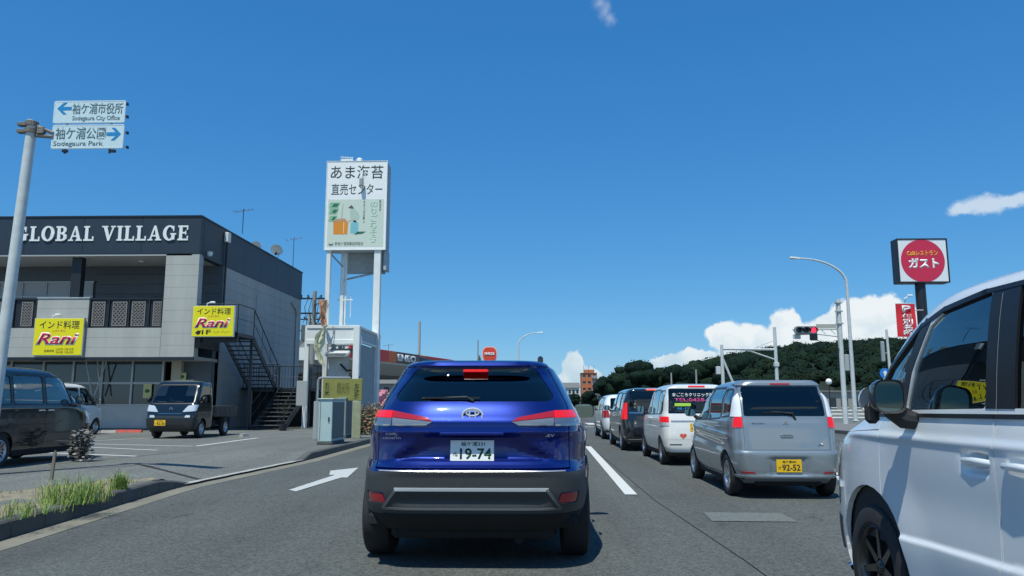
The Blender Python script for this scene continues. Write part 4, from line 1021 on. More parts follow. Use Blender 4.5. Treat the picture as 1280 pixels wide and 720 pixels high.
# ------------------------------------------------------------------ seaweed shop sign tower
def sign_tower():
    Y = 38.0; U = lambda px, py, yy=Y: unproj(px, py, yy)
    c = U(443, 505); t = thing('billboard_tower', 'tall white billboard on steel legs advertising a seaweed shop', 'billboard', (c.x, Y, .15)); o = Vector((c.x, Y, .15))
    a = U(405.5, 312); b_ = U(484, 201.5); x0, x1, z0, z1 = a.x-o.x, b_.x-o.x, a.z-o.z, b_.z-o.z; w = x1-x0; h = z1-z0; D = 1.15
    q = MB(); q.box(x0, x1, 0, .14, z0, z1, .01); q.build('sign_board', M_WHT, t)
    q = MB(); q.box(x0, x1, D-.1, D, z0, z1, .01); q.build('rear_board', M_WHT2, t)
    q = MB(); q.box(x1-.04, x1, .145, D-.105, z0, z1); q.box(x0, x0+.04, .145, D-.105, z0, z1); q.box(x0+.05, x1-.05, .145, D-.105, z0+.02, z0+.10); q.build('side_sheet', mat('side_grey', (.38, .44, .46), .6, var=.1), t)
    q = MB(); e = .03
    q.box(x0-e, x1+e, -.02, .02, z1, z1+e); q.box(x0-e, x1+e, -.02, .02, z0-e, z0); q.box(x0-e, x0, -.02, .02, z0, z1); q.box(x1, x1+e, -.02, .02, z0, z1); q.build('board_trim', M_WHT2, t)
    M_CH = mat('charcoal_print', (.06, .075, .08), .6); M_PIC = mat('picture_ground', (.60, .70, .60), .6)
    X = lambda f: x0+w*f; Z = lambda f: z0+h*f
    text_mesh('lettering', 'あま海苔', (X(.06), X(.94), Z(.80), Z(.955)), -.003, M_CH, t, .003, bold=.008); text_mesh('lettering', '直売センター', (X(.08), X(.93), Z(.615), Z(.745)), -.003, M_CH, t, .003, bold=.006)
    q = MB(); q.box(X(.035), X(.965), -.004, -.001, Z(.03), Z(.565)); q.build('picture_panel', M_PIC, t)
    def pr(poly, col, name, y=-.007): q = MB(); q.prism([(X(u), Z(v)) for u, v in poly], y-.002, y); return q.build('printed_shape', mat(name, col, .6), t)
    GD, GL, OR, TE, PK = (.02, .16, .09), (.25, .48, .30), (.75, .27, .02), (.20, .52, .58), (.55, .30, .16)
    for i, zc in enumerate((.50, .43, .35)):
        pr([(.05, zc-.035), (.20-.02*i, zc-.035), (.24-.02*i, zc+.03), (.07, zc+.03)], GL, 'print_light_green'); pr([(.10, zc-.02), (.18-.02*i, zc-.02), (.22-.02*i, zc+.018), (.13, zc+.018)], GD, 'print_dark_green', -.010)
    pr([(.14, .17), (.37, .17), (.38, .32), (.13, .32)], OR, 'print_orange'); pr([(.14, .30), (.36, .32), (.32, .35), (.16, .34)], PK, 'print_brown', -.010); pr([(.30, .18), (.315, .18), (.315, .31), (.30, .31)], (.85, .6, .3), 'print_pale_orange', -.010)
    pr([(.42, .18), (.55, .18), (.55, .30), (.48, .33), (.42, .29)], TE, 'print_teal'); pr([(.42, .33), (.50, .30), (.57, .36), (.54, .42), (.46, .47), (.40, .44)], (.45, .58, .48), 'print_sage'); pr([(.37, .47), (.43, .50), (.47, .46), (.43, .46)], (.12, .10, .08), 'print_dark', -.010)
    pr([(.26, .34), (.275, .34), (.29, .52), (.28, .52)], (.40, .42, .30), 'print_olive'); pr([(.48, .165), (.62, .175), (.68, .20), (.55, .20)], GD, 'print_dark_green'); pr([(.35, .30), (.46, .33), (.46, .345), (.35, .315)], (.62, .50, .36), 'print_tan', -.010)
    text_mesh('lettering', 'きみつまの献上', (X(.62), X(.655), Z(.30), Z(.55)), -.006, M_CH, t, .002, vertical=True, bold=.01); text_mesh('lettering', '乾海苔', (X(.885), X(.92), Z(.43), Z(.56)), -.006, M_CH, t, .002, vertical=True)
    text_mesh('lettering', 'のりごちそう', (X(.74), X(.87), Z(.07), Z(.54)), -.006, mat('pale_green_print', (.38, .60, .45), .6), t, .002, vertical=True, bold=.01)
    text_mesh('lettering', '新袖ケ浦漁業協同組合', (X(.17), X(.64), Z(.045), Z(.085)), -.006, M_CH, t, .002); pr([(.07, .05), (.10, .04), (.14, .05), (.14, .075), (.12, .06), (.09, .06), (.07, .075)], (.1, .12, .12), 'print_mark')
    # lamp bracket across the lettering and items on top
    q = MB(); p = U(453, 229)-o; q.box(p.x-.10, p.x+.10, -.30, -.12, p.z-.20, p.z+.20, .03); q.tube([(p.x, -.1, p.z+.1), (p.x+.03, .0, p.z+.75)], .015, 5); q.build('flood_lamp', mat('lamp_grey', (.30, .34, .35), .5), t)
    p = U(433, 197)-o; q = MB()
    for k in range(6): q.cyl((p.x-.30+.12*k, .1, z1), (p.x-.30+.12*k, .1, z1+.28), .014, n=5)
    q.tube([(p.x-.32, .1, z1+.28), (p.x+.32, .1, z1+.22)], .018, 5); q.tube([(p.x-.32, .1, z1+.15), (p.x+.32, .1, z1+.12)], .014, 5); q.box(p.x-.34, p.x+.28, .2, .5, z1+.03, z1+.20); q.build('top_railing', M_WHT2, t)
    p = U(448, 197)-o; q = MB(); q.lathe([(0, .07), (.06, .16), (.2, .17), (.26, .1), (.27, 0)], 14, 'Z', Matrix.Translation((p.x, .3, z1))); q.build('beacon', M_WHT, t, smooth=True)
    # legs: two front legs, a braced rear mast
    def leg(px0, py0, px1, py1, yy, r, name='leg', m=M_WHT2):
        a = U(px0, py0, yy)-o; b2 = U(px1, py1, yy)-o; q = MB(); q.tube([tuple(a), tuple(b2)], r, 8); return q.build(name, m, t, smooth=True)
    q = MB(); a1 = U(410.5, 313)-o; q.box(a1.x-.11, a1.x+.11, .05, .27, 0, z0, .02); q.build('leg', M_WHT2, t)
    q = MB(); a2 = U(471.5, 318)-o; q.box(a2.x-.17, a2.x+.17, .05, .35, 0, z0, .02); q.build('leg', M_WHT2, t)
    q = MB(); a3 = U(425, 316)-o; q.box(a3.x-.16, a3.x+.02, .9, 1.1, 0, z0+.2, .02); q.cyl((a3.x+.12, .95, 0), (a3.x+.12, .95, z0+.1), .05, n=8); q.build('leg', M_WHT2, t)
    q = MB(); p = U(480, 330)-o; q.box(x1-.12, x1+.02, .3, D, z0-1.0, z0-.02); q.build('side_bracket', mat('side_grey', (.38, .44, .46), .6), t)
    q = MB(); z_ = U(450, 341)-o; q.tube([(a3.x, 1.0, z_.z-.2), (x1-.1, .9, z_.z+.25)], .05, 6); q.box(a3.x+.1, x1-.15, .95, 1.02, z_.z+.1, z0, M=None); q.tube([(a1.x, .2, z0-.1), (a3.x, 1.0, z0-.8)], .04, 6); q.build('underframe', mat('corrugated_grey', (.30, .34, .35), .6, var=.15, vscale=6), t)
    z_ = (U(430, 372)-o).z; q = MB(); q.tube([(a3.x-.3, .95, z_), (a3.x+.5, .95, z_)], .035, 6); q.tube([(a3.x+.4, .95, z_+.3), (a3.x+.4, .95, z_-.9)], .025, 6); q.build('crosspiece', M_WHT2, t)
    return o, a1, a2
tower_o, _, _ = sign_tower()

def steel_frame_shed():
    Yf, Yb = 34.0, 38.8
    c = unproj(446, 520, Yf); t = thing('steel_shed', 'white steel frame shed with a corrugated awning below the billboard', 'shed', (c.x, Yf, .15)); T = Matrix.Translation((-c.x, -Yf, -.15))
    xr = unproj(446.5, 420, Yf).x; xl = unproj(381, 420, Yf).x; zt = unproj(446, 406.5, Yf).z; zb2 = unproj(446, 423, Yf).z
    def post(x0, x1, y0, y1, m=M_WHT2): q = MB(); q.box(x0, x1, y0, y1, .15, zt-.02, .015, T); q.build('post', m, t)
    post(xr-.14, xr+.14, Yf-.14, Yf+.14); post(xl, xl+.2, Yf, Yf+.2); post(xr-.1, xr+.1, Yb-.2, Yb); post(xl, xl+.2, Yb-.2, Yb)
    q = MB(); q.box(xl+.1, xr-.15, Yf-.06, Yf+.06, zt-.14, zt, .01, T); q.box(xl+.1, xr-.15, Yf-.05, Yf+.05, zb2-.25, zb2-.05, .01, T); q.box(xl+.1, xr-.15, Yf-.02, Yf+.0, zb2-.05, zt-.14, M=T); q.build('front_beam', M_WHT2, t)
    q = MB(); q.box(xr-.08, xr+.08, Yf+.15, Yb, zt-.12, zt, .01, T); q.box(xr-.07, xr+.07, Yf+.15, Yb, zt-.72, zt-.62, .01, T); q.build('side_beam', M_WHT2, t)
    for i in range(12):
        y = Yf+.2+i*.38; q = MB(); q.box(xr-.02, xr+.02, y, y+.36, zt-.62, zt-.125, .006, T); q.build('side_panel', mat('shed_side_grey', (.42, .47, .48), .6, var=.1), t)
    for i in range(10):
        y = Yf+.2+i*.46; q = MB(); q.box(xr-.06, xr-.03, y, y+.45, .2, zt-.78, .006, T); q.build('wall_sheet', mat('shed_wall_grey', (.30, .345, .355), .65, var=.12), t)
    q = MB(); q.tube([(xl+.2, Yf+.1, zt-.2), (xr-.2, Yf+2.5, zt-.5)], .04, 6, T); q.box(xl, xr, Yf+.0, Yb, zt-.03, zt-.005, M=T); q.build('roof_sheet', M_WHT2, t)
    # awning of wavy tiles
    p0 = unproj(404, 440, Yf-.05); q = MB(); n = 12; x_a = unproj(410, 430, Yf).x; x_b = xr-.35; z_a = unproj(420, 441, Yf).z
    for i in range(n):
        x = x_a+(x_b-x_a)*(i+.5)/n; q.tube([(x, Yf-.45, z_a-.12), (x, Yf+.6, z_a+.15)], .09, 8, T)
    q.build('awning_tiles', mat('awning_white', (.60, .62, .60), .6, var=.2, vscale=7), t)
    q = MB(); q.box(x_a, x_b, Yf+.1, Yf+.2, .15, z_a-.1, M=T); q.build('front_wall', mat('white_render', (.52, .54, .52), .8, var=.2, vscale=1.5), t)
    q = MB(); q.tube([(x_a+.6, Yf-.05, z_a-.5), (x_a+.9, Yf-.08, z_a-.8), (x_a+1.3, Yf-.05, z_a-.75), (x_a+1.5, Yf-.05, z_a-1.3)], .05, 6, T); q.build('cable_bundle', M_DARKM, t)
    q = MB(); q.box(x_a+.3, x_a+1.5, Yf+.02, Yf+.09, z_a+.35, z_a+.75, .01, T); q.build('meter_box', M_WHT, t)
steel_frame_shed()

# wind-blown faded banner tied to the left leg
def banner():
    p = unproj(406, 375, 33.4); q_ = unproj(404, 456, 33.4); t = thing('faded_banner', 'ragged faded orange and cream banner hanging beside the billboard leg', 'banner', (p.x, 33.4, .15))
    q = MB(); q.cyl((.05, 0, 0), (.12, 0, p.z-.15+.1), .02, n=6); q.build('pole', M_WHT2, t)
    H = p.z-q_.z; M1 = mat('faded_orange', (.62, .36, .22), .9, var=.3, vscale=5); M2 = mat('cream_cloth', (.58, .60, .45), .9, var=.2, vscale=5)
    for (f0, f1, m, wd) in ((0, .38, M1, .55), (.38, 1.0, M2, .60)):
        n = 10; vs = []; k = 7
        for i in range(n+1):
            f = f0+(f1-f0)*i/n; z = p.z-.15-H*f
            for j in range(k):
                u = j/(k-1); x = -wd*.55*u*(1+.25*math.sin(f*9+u*2))+.1+(.12 if f0 > 0 else 0)*math.sin(f*6); vs.append((x+.05*math.sin(f*22+j), .12*math.sin(f*12+j*1.7)-.05*u, z-.12*u*math.sin(f*5)))
        q = MB(); q.add(vs, [(i*k+j, i*k+j+1, (i+1)*k+j+1, (i+1)*k+j) for i in range(n) for j in range(k-1)]); q.build('cloth', m, t, smooth=True, fixn=False)
banner()

# ------------------------------------------------------------------ cabinets, olive sign, pipe barrier
def cabinet(px0, px1, pmid, ptop, pbot, Y, label, m, md, depth):
    g = ground(px0, pbot, .15); Y = g.y; a = unproj(px0, ptop, Y); b_ = unproj(pmid, ptop, Y); w = b_.x-a.x; h = a.z-.15
    t = thing('utility_cabinet', label, 'cabinet', (a.x+w/2, Y+depth/2, .15))
    q = MB(); q.box(-w/2, w/2, -depth/2, depth/2, .08, h-.03, .015); q.build('cabinet_body', m, t)
    q = MB(); q.box(-w/2-.03, w/2+.03, -depth/2-.03, depth/2+.03, h-.03, h, .01); q.build('cabinet_lid', m, t)
    q = MB(); q.box(-w/2-.02, w/2+.02, -depth/2-.02, depth/2+.02, 0, .08, .01); q.build('plinth', M_CONC, t)
    q = MB(); q.box(-w/2+.04, -w/2+.055, -depth/2-.006, -depth/2-.001, .12, h-.08); q.box(w/2+.0015, w/2+.008, -depth/2+.05, depth/2-.05, .15, h-.1, .002); q.build('door_seam', md, t)
    q = MB(); q.box(w/2-.10, w/2-.07, -depth/2-.03, -depth/2-.001, h*.5, h*.5+.12, .004); q.build('latch', M_DARKM, t)
M_TEAL = mat('pale_teal_enamel', (.42, .55, .54), .5, var=.08, vscale=3); M_TEALD = mat('seam_dark', (.12, .15, .15), .6)
cabinet(399, 434, 416, 498, 556, 20, 'pale teal utility cabinet at the kerb, in front of the darker one', M_TEAL, M_TEALD, 1.35)
g = ground(434, 549, .15)
cabinet(424, 442, 433, 497, 548, 22, 'darker grey-green utility cabinet behind the pale teal one', mat('grey_green_enamel', (.24, .27, .26), .55, var=.15), M_TEALD, .9)
def olive_sign():
    Y = 24.5; a = unproj(403, 497, Y); b_ = unproj(453, 474, Y); t = thing('olive_sign', 'olive yellow signboard with dark lettering behind the utility cabinets', 'sign', (a.x, Y, .15)); w = b_.x-a.x; z0 = a.z-.15; z1 = b_.z-.15
    mo = mat('olive_yellow', (.24, .24, .06), .6, var=.15, vscale=3); q = MB(); q.box(0, w, 0, .06, z0-.1, z1+.02, .01); q.build('sign_board', mo, t)
    q = MB(); q.box(w-.30, w-.02, .0, .05, .0, z0-.11, .01); q.build('sign_leg_panel', mat('faded_olive', (.30, .32, .20), .7, var=.25, vscale=5), t); q = MB(); q.box(.02, .1, .0, .05, 0, z0-.11); q.build('post', M_FRM, t)
    text_mesh('lettering', 'お米', (.06, .22, z0+.05, z1-.1), -.003, M_INK, t, .003, vertical=True); text_mesh('lettering', '精米所', (w*.36, w*.68, z0+.1, z1-.1), -.003, mat('olive_ink', (.12, .12, .03), .6), t, .003); text_mesh('lettering', '左折', (w-.25, w-.1, z0-.05, z1-.12), -.003, M_INK, t, .003, vertical=True)
olive_sign()
def pipe_barrier():
    Y = 23.0; a = unproj(398, 472, Y); t = thing('pipe_barrier', 'grey bent pipe barrier standing left of the utility cabinets', 'barrier', (a.x, Y, .15)); h = a.z-.15
    q = MB(); q.tube([(0, 0, 0), (0, 0, h-.1), (.03, 0, h-.02), (.12, 0, h), (.9, .3, h)], .035, 8); q.build('pipe', M_FRM, t, smooth=True); q = MB(); q.box(-.1, .06, -.03, .03, .05, h*.62, .005); q.build('side_plate', mat('plate_grey', (.34, .37, .37), .6), t)
pipe_barrier()
def fuel_station():
    Yl = 55.0; a = unproj(469, 456, Yl); top = unproj(470, 440, Yl); Yr = 70.0; r_ = unproj(566, 458, Yr)
    A = Vector((a.x, Yl, 0)); B_ = Vector((r_.x, Yr, 0)); d = (B_-A).normalized(); L = (B_-A).length; ang = math.atan2(d.y, d.x)
    t = thing('fuel_station', 'petrol station canopy with a red ENEOS fascia behind the SUV', 'petrol station', (A.x, A.y, .15), ang); z1 = top.z+.08; z0 = z1-.84
    M_ER = mat('fascia_red', (.88, .06, .045), .5); M_EO = mat('fascia_orange', (.90, .18, .05), .5)
    def along(px): k = unproj(px, 450, 1.0).x; return (k*A.y-A.x)/(d.x-k*d.y)
    cuts = [-4.0, along(484), along(494), along(523), along(531), L]
    for (u, v, m) in zip(cuts[:-1], cuts[1:], (M_ER, M_EO, mat('fascia_brown', (.16, .09, .08), .5), M_EO, M_ER)):
        q = MB(); q.box(u+.01, v-.01, -.12, 0, z0, z1, .01); q.build('fascia_panel', m, t)
    text_mesh('lettering', 'ENEOS', (cuts[2]+.15, cuts[3]-.15, z0+.16, z1-.16), -.125, M_SWH, t, .03, bold=.04)
    q = MB(); q.box(-4, L, .02, 9, z0-.12, z1-.1); q.build('canopy_roof', M_WHT2, t); q = MB(); q.prism([(.0, z0-.06), (9, z0-.06), (8, z0-.9), (1.2, z0-.9)], -3.5, L-.5, 'X'); q.build('canopy_soffit', mat('canopy_soffit_grey', (.42, .43, .40), .7), t)
    for x in (L*.2, L*.5, L*.85): q = MB(); q.box(x-.25, x+.25, 3.8, 4.3, 0, z0, .02); q.build('column', M_WHT2, t)
    q = MB(); q.box(1, L*.66, 7.2, 7.5, 0, z0-.6); q.build('kiosk_wall', mat('kiosk_grey', (.28, .31, .30), .7, var=.15), t)
    q = MB(); q.box(L*.68, L*.9, 7.4, 7.5, .8, z0-.9); q.build('kiosk_window', M_WIN, t)
    for x in (L*.45, L*.7):
        q = MB(); q.box(x-.3, x+.3, 3.0, 3.4, 0, 1.6, .04); q.box(x-.22, x+.22, 2.97, 3.0, .9, 1.4); q.build('fuel_pump', M_ER, t)
fuel_station()
def flag(px0, py0, px1, py1, Y, col, label):
    a = unproj(px0, py0, Y); b_ = unproj(px1, py1, Y); t = thing('advertising_flag', label, 'flag', (a.x, Y, .15)); w = b_.x-a.x; z1 = a.z-.15; z0 = b_.z-.15
    q = MB(); q.cyl((0, 0, 0), (0, 0, z1+.05), .018, n=6); q.build('pole', M_WHT, t); q = MB(); n = 8; k = 5; vs = []
    for i in range(n+1):
        for j in range(k): u = j/(k-1); f = i/n; vs.append((w*u*(1-.45*f*f)+.04*math.sin(f*8+u), .10*math.sin(f*7+u*5), z1-(z1-z0)*f))
    q.add(vs, [(i*k+j, i*k+j+1, (i+1)*k+j+1, (i+1)*k+j) for i in range(n) for j in range(k-1)]); q.build('cloth', col, t, smooth=True, fixn=False)
flag(472, 487, 484, 508, 48, mat('pink_cloth', (.62, .25, .33), .8, var=.3, vscale=4), 'pink advertising flag near the petrol station')
# station sign on a post: rounded red square with white border
def roadside_logo():
    Y = 95.0; a = unproj(602.5, 452, Y); b_ = unproj(621.5, 433, Y); t = thing('station_sign', 'rounded red sign with a white border and band above the roof of the SUV', 'sign', ((a.x+b_.x)/2, Y, 0)); w = (b_.x-a.x)/2; cz = (a.z+b_.z)/2
    sh = lambda k, e=.42: rpoly([(-w*k, cz-w*k*(1-e)), (-w*k*(1-e), cz-w*k), (w*k*(1-e), cz-w*k), (w*k, cz-w*k*(1-e)), (w*k, cz+w*k*(1-e)), (w*k*(1-e), cz+w*k), (-w*k*(1-e), cz+w*k), (-w*k, cz+w*k*(1-e))], w*.25)
    q = MB(); q.prism(sh(1.0), -.05, .25); q.build('border', mat('pink_white', (.75, .55, .50), .5), t); q = MB(); q.prism(sh(.86), -.12, -.055); q.build('disc', mat('sign_orange_red', (.70, .06, .035), .5), t)
    text_mesh('lettering', 'ENEOS', (-w*.66, w*.66, cz-w*.17, cz+w*.19), -.125, M_SWH, t, .05, bold=.05)
    q = MB(); q.cyl((0, .1, 0), (0, .1, cz-w), .18, n=10); q.build('pole', M_WHT2, t)
roadside_logo()
aerial(486.5, 430, 443, 62, 'television aerial on the petrol station canopy')

# ------------------------------------------------------------------ poles and lamps
M_POLE = mat('pole_grey', (.56, .60, .59), .5, metal=.05, var=.12, vscale=3); M_CPOLE = mat('concrete_pole', (.30, .31, .30), .85, var=.15, vscale=2)
def utility_pole(px, ptop, Y, label, r=.16, lean=0.0, gear=True):
    p = unproj(px, ptop, Y); t = thing('utility_pole', label, 'utility pole', (p.x-lean, Y, 0)); h = p.z
    q = MB(); q.cyl((0, 0, 0), (lean, 0, h), r, r*.7, 12); q.build('pole', M_CPOLE, t, smooth=True)
    if gear:
        q = MB()
        for z in (h-.5, h-1.4): q.box(-.9, .9, -.05, .05, z, z+.09)
        q.build('crossarm', M_DARKM, t)
        for k in range(5): q = MB(); q.lathe([(0, .03), (.05, .07), (.1, .04), (.15, .065), (.2, .02)], 8, 'Z', Matrix.Translation((-.8+.4*k, 0, h-.41))); q.build('insulator', M_DARKM, t, smooth=True)
        q = MB(); q.cyl((.45, -.1, h-3.0), (.45, -.1, h-2.0), .28, n=12); q.cyl((-.45, -.1, h-3.0), (-.45, -.1, h-2.1), .25, n=12); q.build('transformer', mat('transformer_grey', (.12, .14, .15), .6), t)
        q = MB()
        for k in range(4): q.tube([(-.3+.2*k, 0, h-.3), (-.5+.25*k, -.3, h-1.0-.2*k), (-.35+.25*k, -.15, h-2.0)], .02, 5)
        q.tube([(.1, -.1, h-.9), (.5, -.25, h-.6), (.6, -.3, h-1.6), (.2, -.2, h-2.0)], .03, 5); q.build('cable_loop', M_DARKM, t)
    return t
utility_pole(393.5, 364, 46, 'dark utility pole with transformers between the shop and the billboard', .17)
utility_pole(387, 392, 60, 'second utility pole just left of the one with transformers', .15)
utility_pole(524.5, 402, 72, 'pale utility pole rising above the petrol station canopy', .16, gear=False)
utility_pole(597.5, 425, 120, 'thin distant pole beside the rounded red sign', .14, gear=False)
for px, pt, Y, lab in ((839, 466, 95, 'white post standing before the dark grove, left of the gantry'), (870, 462, 90, 'taller white post between the grove and the gantry')):
    utility_pole(px, pt, Y, lab, .13, gear=False)
# wires
M_WIRE = mat('wire', (.02, .02, .022), .6)
def wire(a, b_, sag, label):
    q = MB(); a = Vector(a); b_ = Vector(b_); q.tube([a+(b_-a)*(i/14)-Vector((0, 0, sag*4*(i/14)*(1-i/14))) for i in range(15)], .012, 4); o = q.build('overhead_wire', M_WIRE); setp(o, label, 'wire')
pa = unproj(393.5, 372, 46); pb = unproj(387, 398, 60)
wire(pa, pb, .3, 'overhead wire between the two utility poles behind the shop'); 
wire(pa, unproj(379, 402, 43.7), .2, 'service wire from the transformer pole to the shop corner')

def street_lamp(px, ptop, Y, arm_px, arm_py, label, r=.11):
    p = unproj(px, ptop, Y); e = unproj(arm_px, arm_py, Y); s = -1 if e.x < p.x else 1; t = thing('street_lamp', label, 'street lamp', (p.x+.0, Y, .14)); h = p.z-.14; dx = e.x-p.x; dz = e.z-p.z
    q = MB(); n = 10; pts = [(0, 0, 0), (0, 0, h*.5), (0, 0, h-.3)]+[(dx*(1-math.cos(u*PI/2)) , 0, h-.3+(dz+.3)*math.sin(u*PI/2)) for u in [(i+1)/n for i in range(n)]]
    q.tube(pts, [r*1.25, r, r*.8]+[r*.75-(r*.35)*i/n for i in range(n)], 10); q.build('pole', M_POLE, t, smooth=True)
    q = MB(); M = Matrix.Translation((dx, 0, h+dz)); k = s; q.add([(-.15*k, -.08, -.05), (-.15*k, .08, -.05), (.50*k, .12, .02), (.50*k, -.12, .02), (-.15*k, -.05, .06), (-.15*k, .05, .06), (.46*k, .07, .12), (.46*k, -.07, .12)], [(0, 1, 2, 3), (4, 5, 6, 7), (0, 1, 5, 4), (1, 2, 6, 5), (2, 3, 7, 6), (3, 0, 4, 7)], M); q.build('lamp_head', M_POLE, t)
    q = MB(); q.box(dx+(.0 if k > 0 else -.45), dx+(.45 if k > 0 else 0), -.07, .07, h+dz-.06, h+dz-.035, .01); q.build('lamp_glass', M_CLR, t)
    q = MB(); q.box(-.16, .16, -.16, .16, 0, .04, .01); q.box(-.07, .07, -.14, -.10, .6, 1.0); q.build('base_plate', M_POLE, t)
street_lamp(1058, 349, 48, 997, 323, 'tall street lamp curving left over the road beside the traffic signal')
street_lamp(648, 428, 86, 673, 416, 'distant street lamp arching right above the blue SUV', .10)

def traffic_signal():
    Y = 42.0; p = unproj(1047.5, 374, Y); b0 = ground(1059, 522, .14); t = thing('traffic_signal', 'traffic signal showing red on a long arm from a pale pole', 'traffic light', (p.x, Y, .14)); h = p.z-.14
    q = MB(); q.cyl((0, 0, 0), (0, 0, h), .14, .11, 14); q.build('pole', M_POLE, t, smooth=True)
    q = MB()
    for z in (h*.97, h*.9, h*.80): q.box(-.16, .16, -.16, .16, z-.04, z+.04, .01)
    q.tube([(-.13, -.05, h-.1), (-.2, -.1, h*.8), (-.15, -.1, h*.6)], .03, 6); q.box(.12, .35, -.12, .12, h*.42, h*.55, .02); q.build('pole_fittings', mat('fitting_grey', (.36, .39, .39), .6), t)
    aL = unproj(991, 415, Y); z1 = unproj(1030, 412, Y).z-.14; z0 = z1-.28; dx = aL.x-p.x
    q = MB(); q.tube([(0, 0, z1+.02), (dx, 0, z1)], .04, 8); q.tube([(0, 0, z0-.12), (dx*.5, 0, z0+.05), (dx, 0, z0)], .035, 8); 
    for k in range(6): u = k/5; q.tube([(dx*u, 0, z1), (dx*max(0, u-.1), 0, z0+.02)], .02, 5)
    q.build('arm', M_POLE, t)
    a = unproj(1020.5, 411, Y); c_ = unproj(1045, 405, Y); q = MB(); q.box(a.x-p.x, c_.x-p.x, .02, .05, a.z-.14, c_.z-.14, .005); q.build('name_plate', mat('plate_back', (.38, .40, .36), .6), t)
    R_ON = mat('red_lamp_on', (.8, .02, .03), .3, emit=(1, .02, .05), estr=3.0); OFF = mat('lamp_off', (.015, .03, .03), .3)
    hx = [unproj(x, 412.5, Y-.3).x-p.x for x in (999, 1007.7, 1016.7)]; hz = unproj(1008, 412.5, Y-.3).z-.14
    q = MB(); q.prism(rpoly([(hx[0]-.22, hz-.21), (hx[2]+.22, hz-.21), (hx[2]+.22, hz+.21), (hx[0]-.22, hz+.21)], .16, 5), -.30, -.12); q.build('signal_housing', mat('housing_grey', (.30, .34, .34), .5), t)
    for i, x in enumerate(hx):
        M = Matrix.Translation((x, -.30, hz)); q = MB(); q.lathe([(-.02, 0), (-.01, .10), (0.0, .145)], 20, 'Y', M); q.build('signal_lens', R_ON if i == 2 else OFF, t, smooth=True)
        q = MB(); n = 12; vs = []; 
        for j in range(n+1): a_ = PI*(-.08+1.16*j/n); r_ = .185; vs += [(x+r_*math.cos(a_), -.30, hz+r_*math.sin(a_)), (x+r_*math.cos(a_), -.30-.24, hz+r_*math.sin(a_)-.04)]
        q.add(vs, [(2*j, 2*j+1, 2*j+3, 2*j+2) for j in range(n)]); q.build('signal_visor', M_DARKM, t, fixn=False, smooth=True)
    p2 = unproj(1017, 421, Y-.2); q = MB(); q.box(p2.x-p.x-.2, p2.x-p.x+.2, -.30, -.1, p2.z-.14-.2, p2.z-.14+.2, .05); q.lathe([(-.31, 0), (-.305, .12)], 16, 'Y', Matrix.Translation((p2.x-p.x, 0, p2.z-.14))); q.build('arrow_signal', OFF, t)
    p3 = unproj(996, 421, Y); q = MB(); q.box(p3.x-p.x-.2, p3.x-p.x+.2, -.05, .05, p3.z-.14-.12, p3.z-.14+.12, .02); q.build('sensor_box', M_POLE, t)
traffic_signal()

def pole_gantry():
    Y = 60.0; a = unproj(968, 409, Y); b_ = unproj(902, 431, Y); t = thing('pole_gantry', 'pale pole gantry with a crossbar in front of the wooded hill', 'gantry', (a.x, Y, 0)); dx = b_.x-a.x; zb = unproj(935, 437, Y).z
    for x, h in ((0, a.z), (dx, b_.z)): q = MB(); q.cyl((x, 0, 0), (x, 0, h), .15, .12, 10); q.build('post', M_POLE, t, smooth=True)
    q = MB(); q.tube([(0, 0, zb), (dx, 0, zb+.05)], .09, 8); q.build('crossbar', M_POLE, t)
    q = MB(); q.tube([(0, 0, zb-.8), (dx*.55, 0, zb)], .05, 6); q.tube([(0, 0, zb+.75), (dx*.45, 0, zb+.05)], .035, 6); q.tube([(dx, 0, zb-.6), (dx+1.0, .0, zb-3.2)], .09, 6); q.build('brace', M_POLE, t)
    q = MB(); q.box(dx-.5, dx-.16, -.15, .15, zb-1.9, zb-1.3, .03); q.build('junction_box', M_POLE, t); q = MB(); q.box(-.18, .18, -.18, .18, zb-1.3, zb-1.0, .02); q.build('junction_box', M_POLE, t)
pole_gantry()

